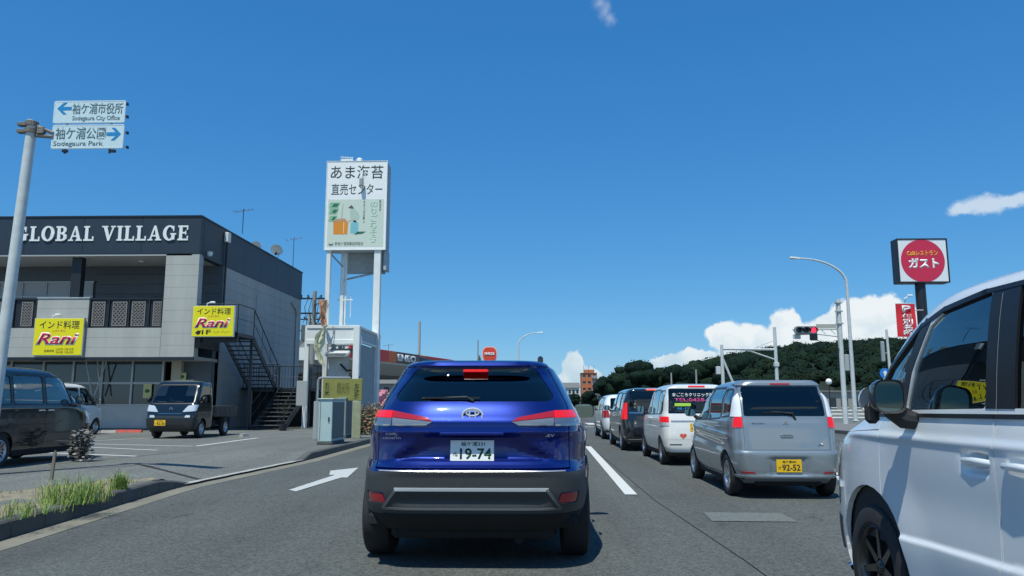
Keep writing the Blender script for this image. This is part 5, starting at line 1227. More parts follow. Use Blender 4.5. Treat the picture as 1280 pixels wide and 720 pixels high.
def restaurant_pylon():
    Y = 30.0; a = unproj(1125.5, 352, Y); b_ = unproj(1181.5, 299.5, Y); cx = unproj(1154, 355, Y).x; t = thing('pylon_sign', 'square restaurant pylon sign with a red disc on a dark post', 'sign', (cx, Y, .1)); x0, x1 = a.x-cx, b_.x-cx; z0, z1 = a.z-.1, b_.z-.1; mx_ = (x0+x1)/2; mz = (z0+z1)/2
    q = MB(); q.box(x0-.05, x1+.05, .02, .50, z0-.05, z1+.05, .02); q.build('cabinet', M_DARKM, t); q = MB(); q.box(x0, x1, -.012, .018, z0, z1, .004); q.build('face_panel', mat('sign_face', (.78, .82, .84), .4), t)
    q = MB(); e = .045; q.box(x0-.05, x1+.05, -.03, .016, z1+.002, z1+.05); q.box(x0-.05, x1+.05, -.03, .016, z0-.05, z0-.002); q.box(x0-.05, x0-.002, -.03, .016, z0, z1); q.box(x1+.002, x1+.05, -.03, .016, z0, z1); q.build('frame', M_DARKM, t)
    r_ = (x1-x0)*.455; q = MB(); q.prism([(mx_-.01+r_*math.cos(i*PI/24), mz-.01+r_*math.sin(i*PI/24)) for i in range(48)], -.020, -.013); q.build('disc', mat('crimson_disc', (.60, .025, .075), .45), t)
    text_mesh('lettering', 'Caféレストラン', (mx_-r_*.72, mx_+r_*.70, mz+r_*.22, mz+r_*.46), -.0205, mat('sign_orange', (.85, .40, .02), .5), t, .004, bold=.03); text_mesh('lettering', 'ガスト', (mx_-r_*.68, mx_+r_*.72, mz-r_*.38, mz+r_*.12), -.0205, M_SWH, t, .004, bold=.05)
    q = MB(); q.cyl((0, .25, 0), (0, .25, z0-.05), .20, .19, 16); q.cyl((0, .25, z0-.22), (0, .25, z0-.05), .12, n=12); q.build('post', M_DARKM, t, smooth=True)
restaurant_pylon()
def parking_banner():
    Y = 29.6; a = unproj(1122.5, 421, Y); b_ = unproj(1143.5, 380, Y); t = thing('parking_banner', 'tall red banner with a white P and Japanese lettering beside the pylon', 'banner', ((a.x+b_.x)/2, Y, .1)); w = b_.x-a.x; z0, z1 = a.z-.1, b_.z-.1
    q = MB(); n = 10; k = 4; vs = []
    for i in range(n+1):
        for j in range(k): u = j/(k-1); f = i/n; vs.append((-w/2+w*u, .02*math.sin(f*5+u), z1-(z1-z0)*f))
    q.add(vs, [(i*k+j, i*k+j+1, (i+1)*k+j+1, (i+1)*k+j) for i in range(n) for j in range(k-1)])
    q.add([(-w/2, .03, z0), (w/2, .03, z0), (w/2, .03, z1), (-w/2, .03, z1)], [(0, 1, 2, 3)]); q.build('cloth', mat('banner_red', (.66, .02, .035), .7), t, fixn=False)
    text_mesh('lettering', 'P', (-w*.20, w*.26, z1-.33, z1-.06), -.03, M_SWH, t, .004, bold=.03); text_mesh('lettering', '個別名新', (-w*.24, w*.34, z0+.04, z1-.37), -.03, M_SWH, t, .004, bold=.02, vertical=True)
    q = MB(); q.cyl((.03, .06, 0), (.03, .06, z1+.2), .025, n=8); q.tube([(-w*.5, .04, z1+.02), (w*.55, .04, z1+.02)], .015, 6); q.tube([(0.03, .05, z1-.25), (w*.5+.45, .3, z1-.2)], .02, 6); q.build('pole', M_POLE, t); q = MB(); q.tube([(-.05, 0, z1+.2), (.2, 0, z1+.32)], .02, 5); q.box(.1, .3, -.05, .05, z1+.30, z1+.36, .02); q.build('top_lamp', M_WHT, t)
parking_banner()
def mandatory_sign():
    Y = 46; p = unproj(1105.5, 467, Y); t = thing('round_blue_sign', 'round blue traffic sign on a pole behind the white minivan mirror', 'road sign', (p.x+.25, Y, .14)); z = p.z-.14
    q = MB(); q.cyl((.12, 0, 0), (.05, 0, z+2.6), .09, .07, 10); q.build('pole', M_POLE, t, smooth=True); q = MB(); q.lathe([(0, 0), (.0, .30), (.015, .31), (.03, .30)], 24, 'Y', Matrix.Translation((-.25, -.1, z))); q.build('disc', mat('sign_blue', (.02, .20, .60), .4), t)
    q = MB(); q.prism([(-.25-.06, z-.15), (-.25+.06, z-.15), (-.25+.06, z+.02), (-.25+.14, z+.02), (-.25, z+.19), (-.25-.14, z+.02), (-.25-.06, z+.02)], -.12, -.105); q.build('arrow', M_SWH, t)
    q = MB(); q.box(-.35, -.15, -.1, .1, z+.7, z+1.9, .04); q.tube([(-.3, 0, z+1.2), (.1, 0, z+1.2)], .03, 5); q.tube([(.1, 0, z+.55), (.9, 0, z+.62)], .03, 5); q.build('signal_box', mat('housing_grey', (.30, .34, .34), .5), t)
mandatory_sign()
# ball lamp on a short post, and a rail fence
p = unproj(1036, 477, 62); t = thing('globe_lamp', 'small white globe lamp on a post beside the low building', 'lamp', (p.x, 62, .1)); q = MB(); q.cyl((0, 0, 0), (0, 0, p.z-.25), .04, n=8); q.build('post', M_DARKM, t); q = MB(); q.lathe([(-.24*math.cos(i*PI/8), max(.001, .24*math.sin(i*PI/8))) for i in range(9)], 14, 'Z', Matrix.Translation((0, 0, p.z-.1))); q.build('globe', M_WHT, t, smooth=True)
def rail_fence():
    Y = 50.0; xa = unproj(1028, 520, Y).x; xb = xa+30; zt = unproj(1050, 513, Y).z; t = thing('guard_fence', 'white tubular guard fence along the far pavement on the right', 'fence', (xa, Y, .14)); n = 16
    for i in range(n): x = i*(xb-xa)/(n-1); q = MB(); q.cyl((x, 0, 0), (x, 0, zt-.14), .045, n=8); q.build('post', M_WHT, t, smooth=True)
    for z in (zt-.14, (zt-.14)*.62, (zt-.14)*.28): q = MB(); q.tube([(0, -.05, z), (xb-xa, -.05, z)], .035, 6); q.build('rail', M_WHT, t)
rail_fence()
# ------------------------------------------------------------------ far buildings
M_FB = mat('far_render', (.30, .30, .27), .8, var=.12, vscale=.6); M_FW = mat('far_window', (.03, .04, .045), .2); M_FR = mat('far_roof', (.16, .165, .16), .8)
def simple_building(name, label, px0, px1, ptop, Y, depth, m, floors, bays, roof='flat', z0=0.0, win=None):
    a = unproj(px0, ptop, Y); b_ = unproj(px1, ptop, Y); w = b_.x-a.x; h = a.z; t = thing(name, label, 'building', ((a.x+b_.x)/2, Y, z0)); h -= z0
    q = MB(); q.box(-w/2, w/2, 0, depth, 0, h-.15); q.build('wall', m, t); q = MB()
    if roof == 'flat': q.box(-w/2-.2, w/2+.2, -.25, depth+.2, h-.15, h); 
    else: q.prism([(-.4, h-.15), (depth+.4, h-.15), (depth/2, h+depth*.18)], -w/2-.3, w/2+.3, 'X')
    q.build('roof', M_FR, t)
    fh = (h-.15)/floors; bw = w/bays
    for f in range(floors):
        for b2 in range(bays):
            x = -w/2+bw*(b2+.5); z = fh*f+fh*.38; q = MB(); q.box(x-bw*.30, x+bw*.30, -.03, -.01, z, z+fh*.38); wd = q.build('window', win or M_FW, t); q = MB(); q.box(x-bw*.33, x+bw*.33, -.07, -.035, z-.08, z-.01); q.build('sill', M_WHT2, wd)
    return t, w, h
simple_building('low_building', 'low grey-beige building behind the white guard fence on the right', 1018, 1150, 488, 72, 10, M_FB, 1, 9)
M_ORB = mat('orange_brick', (.50, .16, .07), .8, var=.12, vscale=.3)
t, w, h = simple_building('apartment_block', 'distant orange apartment block to the left of the dark grove', 727, 746, 466, 300, 9, M_ORB, 5, 3)
q = MB(); q.box(-w*.3, w*.35, 2, 5, h, h+1.3); q.build('roof_hut', M_ORB, t)
for k in range(3): q = MB(); q.tube([(-2+2*k, 2, h), (-2+2*k, 2, h+3.0)], .06, 5); q.build('roof_mast', M_DARKM, t)
for k in range(5): q = MB(); q.box(w*.18, w*.52, -1.0, 0, h*(k+.15)/5, h*(k+.2)/5+.9); q.build('balcony', mat('balcony_grey', (.30, .31, .32), .7), t)
simple_building('office_block', 'distant grey office block beside the orange apartment block', 743, 757, 474, 285, 8, mat('far_grey', (.24, .26, .28), .7, var=.2, vscale=.4), 4, 3)
simple_building('white_house', 'distant low white building left of the orange block', 700, 724, 484, 230, 8, mat('far_white_wall', (.55, .57, .57), .8), 2, 5, 'gable')
simple_building('white_house', 'white house glimpsed between the shop and the billboard', 380, 408, 432, 58, 8, mat('near_white_wall', (.50, .53, .53), .8, var=.15), 2, 3, 'gable')
simple_building('grey_house', 'grey house on the far left behind the petrol station', 455, 500, 478, 92, 8, mat('grey_wall', (.26, .28, .28), .8), 2, 4, 'gable')
simple_building('roadside_shop', 'low dark-roofed shop far down the left side of the road', 560, 650, 478, 150, 10, M_FB, 2, 8)
simple_building('roadside_shop', 'small grey building far down the road behind the queue of cars', 752, 790, 494, 180, 10, mat('far_grey', (.24, .26, .28), .7), 1, 5)
# retaining strip and cars seen as dark shapes in the distance

# ------------------------------------------------------------------ foliage
M_LEAF = {}
def leafmat(name, col, var=.35):
    m = mat(name, col, .85, spec=.05, var=var, vscale=.45); return m
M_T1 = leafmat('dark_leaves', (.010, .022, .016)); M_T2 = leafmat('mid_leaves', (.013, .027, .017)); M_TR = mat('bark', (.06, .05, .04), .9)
def crown_mesh(rnd, r, h, m, nleaf=260, clumps=9):
    """clumps of displaced blobs wrapped in leaf-sized faces"""
    q = MB(); q.use(m)
    for c in range(clumps):
        a = rnd.uniform(0, 2*PI); rr = r*rnd.uniform(.0, .62); cz = h*rnd.uniform(.15, .85); cx, cy = rr*math.cos(a), rr*math.sin(a); s = r*rnd.uniform(.34, .55)
        bm = bmesh.new(); bmesh.ops.create_icosphere(bm, subdivisions=2, radius=1); off = Vector((rnd.uniform(0, 50), rnd.uniform(0, 50), 0))
        for v in bm.verts:
            n = noise.noise(v.co*2.1+off)*.35+noise.noise(v.co*4.5+off)*.18; v.co = Vector((cx, cy, cz))+Vector((v.co.x*s, v.co.y*s, v.co.z*s*.8))*(1+n)
        bm.verts.index_update(); q.add([v.co[:] for v in bm.verts], [[v.index for v in f.verts] for f in bm.faces])
        for k in range(nleaf//clumps):
            d = Vector((rnd.gauss(0, 1), rnd.gauss(0, 1), rnd.gauss(0, 1))).normalized(); p = Vector((cx, cy, cz))+Vector((d.x, d.y, d.z*.8))*s*rnd.uniform(.92, 1.22); z_ = r*rnd.uniform(.04, .09)
            u = d.orthogonal().normalized(); M = Matrix.Rotation(rnd.uniform(0, 6.28), 3, d) @ Matrix.Rotation(rnd.uniform(-.9, .9), 3, u); u = M @ u; w_ = (M @ d).cross(u)
            q.add([p-u*z_, p+w_*z_*.7, p+u*z_, p-w_*z_*.7], [(0, 1, 2, 3)])
    return q
def tree(px, ptop, Y, wpx, label, m, seed, z0=0.0):
    rnd = random.Random(seed); p = unproj(px, ptop, Y); r = wpx*Y/F_PX/2; h = p.z-z0; t = thing('broadleaf_tree', label, 'tree', (p.x, Y, z0), group=None); ch = min(h*.85, r*1.7)
    q = MB(); q.tube([(0, 0, 0), (.1, 0, h*.3), (0, .1, h*.6)], [.35, .28, .15], 8)
    for k in range(4): a = k*1.6; q.tube([(0.05, 0, h*.35), (r*.4*math.cos(a), r*.4*math.sin(a), h*.6)], [.14, .06], 5)
    q.build('trunk', M_TR, t)
    q = crown_mesh(rnd, r, ch, m, 900, 16); q.build('crown', m, t, loc=(0, 0, h-ch*1.02), smooth=True, ang=80, fixn=False)
grove = [(757, 470, 150, 30, 'leftmost rounded tree of the dark grove'), (776, 455, 146, 44, 'tall rounded tree at the crest of the dark grove'), (800, 452, 140, 48, 'broad dome-shaped tree right of the grove crest'), (826, 459, 142, 44, 'dark tree over the white clinic van'),
         (852, 457, 138, 46, 'dark tree between the two white posts'), (880, 450, 150, 52, 'dark tree under the left end of the cloud bank'), (906, 446, 145, 50, 'dark tree behind the left gantry post')]
for i, g in enumerate(grove): tree(g[0], g[1], g[2], g[3], g[4]+', part of the grove', (M_T1, M_T2)[i % 2], 20+i)
for i, (px, pt, Y, wp, lab) in enumerate(((700, 492, 210, 16, 'small dark tree in front of the distant white building'), (716, 493, 200, 20, 'low dark tree at the road bend left of the orange block'), (738, 489, 190, 24, 'dark bushy tree at the foot of the orange block'), (640, 486, 170, 50, 'dark tree hidden behind the roof of the SUV'))):
    tree(px, pt, Y, wp, lab, M_T1, 60+i)

# wooded hill
def hill():
    Y0 = 255.0
    ridge = [(640, 500), (700, 497), (760, 488), (820, 470), (860, 452), (900, 440), (940, 434), (980, 427), (1020, 424), (1050, 420), (1085, 421), (1110, 424), (1140, 429), (1200, 434), (1300, 441), (1450, 452), (1700, 480), (2000, 498)]
    def top(px): return float(np.interp(px, [r[0] for r in ridge], [r[1] for r in ridge]))
    xs = []; 
    def zr(x):
        px = VPX+x*F_PX/300.0; return max(.0, (HOR-top(px))*300.0/F_PX+CAMH-5.0)
    X = list(np.linspace(-10, 420, 70)); Ys = list(np.linspace(200, 420, 16))
    def hf(x, y):
        u = (y-300)/100.0; f = max(0.0, 1-u*u) if u < 0 else max(0.0, 1-(u/1.4)**2); return -.5+zr(x)*f**.8*(1+.06*noise.noise(Vector((x*.03, y*.03, 0))))
    sheet('hill', X, Ys, hf, mat('forest_floor', (.012, .02, .012), .95))
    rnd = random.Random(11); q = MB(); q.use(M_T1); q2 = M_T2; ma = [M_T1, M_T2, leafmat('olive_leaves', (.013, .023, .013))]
    for i in range(2300):
        x = rnd.uniform(5, 245); y = 205+(rnd.random()**.75)*105; z = hf(x, y)
        if z < .3: continue
        q.use(ma[rnd.choice((0, 0, 1, 1, 2))]); s = rnd.uniform(1.3, 2.9); off = Vector((rnd.uniform(0, 90), rnd.uniform(0, 90), 3)); bm = bmesh.new(); bmesh.ops.create_icosphere(bm, subdivisions=2 if y < 290 else 1, radius=1)
        for v in bm.verts:
            n = noise.noise(v.co*2.0+off)*.5+noise.noise(v.co*5+off)*.22; v.co = Vector((x, y, z+s*.4))+Vector((v.co.x*s, v.co.y*s, v.co.z*s*.85))*(1+n)
        bm.verts.index_update(); q.add([v.co[:] for v in bm.verts], [[v.index for v in f.verts] for f in bm.faces]); bm.free()
        for k in range(60):
            d = Vector((rnd.gauss(0, 1), rnd.gauss(0, 1)-.4, abs(rnd.gauss(0, 1)))).normalized(); p = Vector((x, y, z+s*.4))+Vector((d.x*s, d.y*s, d.z*s*.85))*rnd.uniform(.85, 1.4); e = rnd.uniform(.18, .5)
            u = d.orthogonal().normalized(); u = Matrix.Rotation(rnd.uniform(0, 6.28), 3, d) @ u; w_ = d.cross(u)+d*rnd.uniform(-.6, .6)
            q.add([p-u*e, p+w_*e*.7, p+u*e, p-w_*e*.7], [(0, 1, 2, 3)])
    o = q.build('hillside_wood', None, fixn=False, smooth=True, ang=80); o['kind'] = 'stuff'
hill()

# roadside scrub by the petrol station
def scrub(name, label, cat, x, y, z0, rx, ry, h, n, m1, m2, seed, leaf=.07):
    rnd = random.Random(seed); t = thing(name, label, cat, (x, y, z0)); q = MB()
    for i in range(14): a = rnd.uniform(0, 6.28); f = rnd.uniform(.2, .8); q.tube([(0, 0, 0), (rx*f*.5*math.cos(a), ry*f*.5*math.sin(a), h*.5), (rx*f*math.cos(a), ry*f*math.sin(a), h*rnd.uniform(.7, 1))], [.02, .014, .006], 4)
    q.build('stems', M_TR, t)
    q = MB(); q.use(m1)
    for i in range(n):
        q.use(m1 if rnd.random() < .55 else m2); a = rnd.uniform(0, 6.28); f = rnd.random()**.5; zz = h*rnd.uniform(.02, 1)*(1-(.45 if leaf > .05 else .08)*f*f); p = Vector((rx*f*math.cos(a), ry*f*math.sin(a), zz)); s = leaf*rnd.uniform(.5, 1.3); M = Matrix.Rotation(rnd.uniform(0, 6.28), 3, 'Z') @ Matrix.Rotation(rnd.uniform(-1.4, 1.4), 3, 'X')
        q.add([p+M @ Vector(v) for v in ((-s, 0, 0), (0, s*.5, 0), (s, 0, 0), (0, -s*.5, 0))], [(0, 1, 2, 3)])
    q.build('foliage', None, t, fixn=False)
MR1 = mat('russet_leaves', (.30, .17, .10), .8, var=.3, vscale=3); MR2 = mat('dry_green_leaves', (.16, .17, .08), .8, var=.3, vscale=3)
for i, (px, Y, rx, h) in enumerate(((452, 27.5, .8, 1.05), (463, 29, .9, 1.15), (474, 31, .9, 1.2))):
    p = ground(px, 533, .15); X_ = unproj(px, 520, Y).x
    scrub('russet_bush', ('left', 'middle', 'right')[i]+'most russet bush of the three between the cabinets and the SUV' if i != 1 else 'middle russet bush of the three between the cabinets and the SUV', 'bush', X_, Y, .15, rx, .6, h, 900, MR1, MR2, 70+i)
# dead grey shrub beside the parked black van
scrub('dead_shrub', 'dry grey shrub against the front wheel of the parked black van', 'bush', ground(101, 577, .15).x, ground(101, 577, .15).y, .15, .24, .14, .62, 420, mat('dead_leaves', (.14, .14, .13), .9, var=.3, vscale=12), mat('dead_leaves_pale', (.25, .25, .235), .9, var=.3, vscale=12), 90, .045)
p = ground(64, 600, .17); q = MB(); q.prism([(-.02, 0), (.02, 0), (.018, .38), (0, .42), (-.018, .38)], -.015, .015); o = q.build('wooden_stake', mat('weathered_wood', (.20, .17, .13), .9)); o.location = p; o.rotation_euler = (0, .06, 0); setp(o, 'short weathered stake standing among the weeds', 'stake')
# weeds on the verge
def weeds():
    rnd = random.Random(4); GA = [mat('weed_green', (.14, .26, .04), .8, var=.3, vscale=9), mat('weed_lime', (.25, .36, .07), .8, var=.3, vscale=9), mat('weed_straw', (.38, .33, .16), .85, var=.3, vscale=9)]
    def blade(q, x, y, z, h, lean):
        a = rnd.uniform(0, 6.28); w = rnd.uniform(.002, .0045); dx, dy = math.cos(a)*lean*h, math.sin(a)*lean*h; px_, py_ = -math.sin(a)*w, math.cos(a)*w
        q.add([(x-px_, y-py_, z), (x+px_, y+py_, z), (x+dx*.35+px_*.8, y+dy*.35+py_*.8, z+h*.6), (x+dx*.35-px_*.8, y+dy*.35-py_*.8, z+h*.6), (x+dx, y+dy, z+h*rnd.uniform(.8, 1))], [(0, 1, 2, 3), (3, 2, 4)])
    q = MB()
    for i in range(3800):
        y = rnd.uniform(3.5, 11.0); wd = np.interp(y, [3, 9.5, 10.9, 11.2], [1.3, 1.25, .6, .1]); u = rnd.random()**.8; x = kx(y)-.16-wd*u; d_ = noise.noise(Vector((x*1.6, y*1.1, 0)))
        if d_ < -.12+rnd.uniform(-.2, .2): continue
        q.use(GA[rnd.choice((1, 2, 2, 2, 2))]); blade(q, x, y, .165, rnd.uniform(.02, .06)*(1+.8*max(0, d_)), rnd.uniform(.2, .9))
    o = q.build('verge_grass', None, fixn=False); o['kind'] = 'stuff'
    for (px, py, n, r, h, lab) in ((92, 628, 400, .30, .46, 'widest tuft of tall green weeds on the verge'), (148, 612, 240, .08, .36, 'narrow upright tuft of weeds near the kerb end'), (50, 640, 110, .24, .24, 'shorter yellowing weed tuft left of the widest one'), (8, 648, 100, .2, .26, 'weed tuft at the left edge of the picture'), (118, 620, 80, .2, .24, 'straggly weed tuft between the wide and the narrow ones')):
        g = ground(px, py, .17); t = MB()
        for i in range(n):
            a = rnd.uniform(0, 6.28); f = rnd.random()**.6; hh = h*rnd.uniform(.45, 1.0)*(1-.35*f); t.use(GA[rnd.choice((0, 1, 1, 0, 0, 2))]); blade(t, r*f*math.cos(a)*1.3, r*f*math.sin(a), 0, hh, rnd.uniform(.1, 1.0))
        o = t.build('weed_tuft', None, fixn=False); o.location = g; setp(o, lab, 'weeds')
weeds()
# ------------------------------------------------------------------ blue SUV straight ahead
def build_suv():
    M_B = paint('blue_paint', (0.003, 0.015, 0.155), metal=0.45, rough=.33); M_B.node_tree.nodes['Principled BSDF'].inputs['Specular IOR Level'].default_value = .15
    M_GTR = mat('grey_bumper_trim', (.11, .12, .125), .4)
    M_SCR = mat('script_grey', (.30, .34, .40), .3, metal=.5)
    M_BDG = mat('bright_badge', (.75, .78, .80), .25, metal=.3)
    M_CL = mat('grey_cladding', (0.042, 0.047, 0.050), 0.5, var=.1, vscale=30, bump=.05, bscale=300)
    t = thing('sport_utility_vehicle', 'blue SUV with lit brake lights and white plate, stopped straight ahead', 'car', (-.465, 8.17, 0)); t.scale = (1.03, 1, 1.012)
    tab = [(.30, -2.02, 2.0, .80), (.38, -2.12, 2.12, .85), (.48, -2.17, 2.2, .885), (.60, -2.195, 2.23, .90), (.72, -2.195, 2.23, .905), (.765, -2.175, 2.23, .908), (.80, -2.135, 2.22, .91),
           (.95, -2.125, 2.12, .912), (1.02, -2.135, 1.86, .905), (1.09, -2.135, 1.4, .885), (1.14, -2.11, 1.1, .862), (1.22, -2.06, .92, .825), (1.28, -2.01, .80, .795), (1.40, -1.88, .55, .735),
           (1.50, -1.775, .30, .675), (1.535, -1.775, .18, .65), (1.56, -1.79, .06, .61), (1.585, -1.72, -.05, .56), (1.602, -1.45, -.2, .50), (1.615, -1.0, -.38, .36), (1.62, -.8, -.5, .2)]
    AX = (-1.37, 1.27)
    def disp(P):
        X, Y, Z = P[..., 0], P[..., 1], P[..., 2]; ax = np.abs(X)
        rear = sstep(-1.7, -2.0, Y)
        # recess around the number plate, shoulder crease under the lamps
        rec = sstep(.50, .40, ax)*sstep(.765, .80, Z)*sstep(1.03, .99, Z)
        rec = rec*rear
        trap = sstep(.60-.25*sstep(.78, 1.0, Z)+.04, .56-.25*sstep(.78, 1.0, Z), ax)*sstep(.80, .84, Z)*sstep(1.025, .985, Z)*rear
        dY = .045*trap + .028*rear*np.exp(-((Z-1.055)/.035)**2)*sstep(.62, .5, ax)*0 - .012*rear*np.exp(-((Z-1.03)/.02)**2)
        # bumper insert
        ins = sstep(.60, .52, ax)*np.exp(-((Z-.53)/.055)**2)*rear
        dY = dY + .03*ins - .012*rear*np.exp(-((Z-.735)/.02)**2)
        # flared arches
        g = sum(np.exp(-((Y-a)/.42)**2) for a in AX)*sstep(.95, .6, Z)*sstep(.25, .45, Z)
        g2 = sum(np.exp(-((Y-a)/.5)**2) for a in AX)*np.exp(-((Z-.98)/.11)**2)
        waist = -.03*np.exp(-((Z-.70)/.14)**2)*(1-np.clip(sum(np.exp(-((Y-a)/.5)**2) for a in AX), 0, 1))*sstep(-2.05, -1.8, Y)
        X2 = X+np.sign(X)*(.022*g+.02*g2+waist)*sstep(.6, .8, ax)
        Q = P.copy(); Q[..., 0] = X2; Q[..., 1] = Y+dY
        return Q
    nr = lambda Z: np.interp(Z, [.3, .7, .8, 1.2, 1.5], [6.5, 6.5, 5.2, 4.6, 4.6])
    S = Shell(tab, nr, 5.0, N=210, dz=.014, disp=disp)
    glass = rpoly([(-.585, 1.262), (.585, 1.262), (.63, 1.30), (.49, 1.532), (-.49, 1.532), (-.63, 1.30)], [.03, .03, .03, .05, .05, .03])
    lampL = [(-.98, 1.075), (-.47, 1.10), (-.42, 1.125), (-.46, 1.15), (-.74, 1.20), (-.98, 1.205)]
    lampL_lo = [(-.98, 1.075), (-.47, 1.10), (-.42, 1.125), (-.98, 1.145)]
    clad = [(-1.2, .1), (1.2, .1), (1.2, .742), (-1.2, .742)]
    sw1 = rpoly([(-1.05, 1.16), (-.25, 1.12), (-.25, 1.50), (-.72, 1.485)], .05); sw2 = rpoly([(-.20, 1.12), (.62, 1.08), (.28, 1.40), (-.20, 1.50)], .05)
    sw3 = rpoly([(-1.62, 1.22), (-1.10, 1.165), (-.80, 1.46), (-1.3, 1.44)], .04)
    holes = [face(glass, -1, -1.3)]
    for s in (-1, 1):
        for a in AX: holes.append(side(circ(a, .34, .405, 24), s, .45))
        for w_ in (sw1, sw2, sw3): holes.append(side(w_, s, .35))
    # tailgate shut lines
    gate = []
    for s in (-1, 1):
        gate += [quad((s*.735, .765), (s*.735, 1.10), .008), quad((s*.735, 1.20), (s*.72, 1.25), .008), quad((s*.72, 1.25), (s*.585, 1.53), .008)]
    gate.append(quad((-.735, .758), (.735, .758), .012))
    for g in gate: holes.append(face(g, -1, -1.5))
    for s in (-1, 1):
        for a, b in (((-.98, .45), (-.98, 1.1)), ((-.98, 1.1), (-.75, 1.5)), ((-.225, .4), (-.225, 1.5))): holes.append(side(quad(a, b, .007), s, .4))
    S.panel('body', t, M_B, None, holes, 0, .03)
    S.panel('cabin_lining', t, M_DKI, [side([(-2.1, .6), (1.6, .6), (1.6, 1.7), (-2.1, 1.7)], s_, -9) for s_ in (1,)],
            [h for h in holes[:1]]+[side(w_, s, .35) for w_ in (sw1, sw2, sw3) for s in (-1, 1)], -.035, 0)
    # grey bumper cladding wrapping the rear and both flanks
    cl_h = [side(circ(a, .34, .385, 24), s, .45) for a in AX for s in (-1, 1)]
    S.panel('rear_bumper', t, M_CL, [face([(-1.2, .29), (1.2, .29), (1.2, .735), (-1.2, .735)], -1, -1.74)],
            cl_h+[face(rpoly([(s*.63, .50), (s*.79, .50), (s*.81, .585), (s*.66, .585)][::s], .012), -1, -1.7) for s in (-1, 1)], .010, .03)
    for s in (-1, 1):
        S.panel('wheel_arch_trim', t, M_CL, [side(circ(AX[0], .34, .47, 28), s, .45)], [side(circ(AX[0], .34, .392, 28), s, .4), face([(-1.2, .2), (1.2, .2), (1.2, .735), (-1.2, .735)], -1, -1.742)], .011, .03)
        S.panel('wheel_arch_trim', t, M_CL, [side(circ(AX[1], .34, .47, 28), s, .45)], [side(circ(AX[1], .34, .392, 28), s, .4)], .011, .03)
        S.panel('sill', t, M_CL, [side([(-.98, .29), (.88, .29), (.88, .46), (-.98, .46)], s, .4)], [], .010, .03)
        S.panel('reflector', t, M_RED, [face(rpoly([(s*.64, .507), (s*.78, .507), (s*.80, .577), (s*.67, .577)][::s], .01), -1, -1.7)], [], .004, .01)
    # silver trim line over the lower insert
    for p, tm in ((quad((-.56, .607), (.56, .607), .024), M_BDG), (quad((-.565, .600), (-.66, .47), .022), M_GTR), (quad((.565, .600), (.66, .47), .022), M_GTR), (quad((-.66, .462), (.66, .462), .016), M_GTR)):
        S.panel('bumper_trim', t, tm, [face(p, -1, -1.7)], [], .018, .02)
    S.panel('bumper_edge_glint', t, M_SIL, [face([(-.70, .741), (.70, .741), (.70, .748), (-.70, .748)], -1, -1.7)], [], .012, .03)  # thin silver strip paints in the glint along the bumper's top edge
    S.panel('lower_valance', t, M_UND, [face([(-1.2, .29), (1.2, .29), (1.2, .425), (-1.2, .425)], -1, -1.78)], [], .014, .03)
    # rear window
    gl = S.panel('rear_window', t, G_DARK, [face(grow(glass, .02), -1, -1.3)], [], -.006, .004)
    for s in (-1, 1):
        for w_ in (sw1, sw2, sw3): S.panel('side_window', t, G_DARK, [side(grow(w_, .015), s, .35)], [], -.006, .004)
    S.panel('spoiler', t, M_B, [face([(-.59, 1.552), (.59, 1.552), (.56, 1.60), (-.56, 1.60)], -1, -1.4)], [], .012, .03)
    bl = MB(); p, n = S.at_end(0, 1.515)
    bl.box(-.10, .10, p.y-.020, p.y-.004, 1.500, 1.522, .004); bl.build('high_brake_light', M_REDON, t)
    # lamps: red upper strip, clear lower strip, lit outer corner
    for s in (-1, 1):
        P_ = lambda q: q if s < 0 else mirx(q)
        S.panel('tail_light', t, M_RED, [face(P_([(-.617, 1.144), (-.30, 1.112), (-.345, 1.142), (-.617, 1.193)]), -1, -1.5)], [], .012, .03, 'red inner strip of the tail light')
        S.panel('tail_light', t, M_REDON, [face(P_([(-1.0, 1.142), (-.624, 1.142), (-.624, 1.194), (-.97, 1.201)]), -1, -1.75)], [], .013, .03, 'lit brake light')
        S.panel('reversing_light', t, mat('grey_clear_lens', (.26, .28, .30), .12, metal=.4, coat=1.0), [face(P_([(-.617, 1.078), (-.35, 1.080), (-.30, 1.108), (-.617, 1.139)]), -1, -1.5)], [], .010, .03)
        S.panel('indicator_light', t, M_SMK, [face(P_([(-.96, 1.07), (-.626, 1.077), (-.626, 1.137), (-1.0, 1.137)]), -1, -1.75)], [], .010, .03)
        p, n = S.at_end(s*.715, 1.169, -1, .018)
        k = MB(); k.cyl((p.x, p.y+.02, p.z), (p.x+n.x*.006, p.y+n.y*.006-.0, p.z), .024, .012, 14); k.build('lamp_core', M_REDHOT, t)
    # badge: three ovals
    p, n = S.at_end(0, 1.155, -1, .004)
    def oval(cx, cz, a, b, y, r, name='badge'):
        k = MB(); pts = [(cx+a*math.cos(i*2*PI/24), y, cz+b*math.sin(i*2*PI/24)) for i in range(25)]; k.tube(pts, r, 6, caps=False); return k
    bm_ = oval(0, 1.155, .076, .052, p.y-.008, .0085); k2 = oval(0, 1.157, .023, .049, p.y-.008, .0065); k3 = oval(0, 1.174, .048, .022, p.y-.008, .0065)
    bm_.add(k2.v, k2.f); bm_.add(k3.v, k3.f); bm_.build('badge', M_BDG, t, smooth=True)
    p, n = S.at_end(-.58, 1.0, -1)
    text_mesh('lettering', 'COROLLA', (-.66, -.50, 1.005, 1.022), p.y-.005, M_SCR, t, .003, .0)
    text_mesh('lettering', 'CROSS HYBRID', (-.68, -.47, .975, .990), p.y-.005, M_SCR, t, .003, .0)
    p, n = S.at_end(.56, 1.0, -1)
    text_mesh('lettering', 'S-HEV', (.49, .62, .993, 1.014), p.y-.005, M_SCR, t, .003, .0)
    p, n = S.at_end(0, .885)
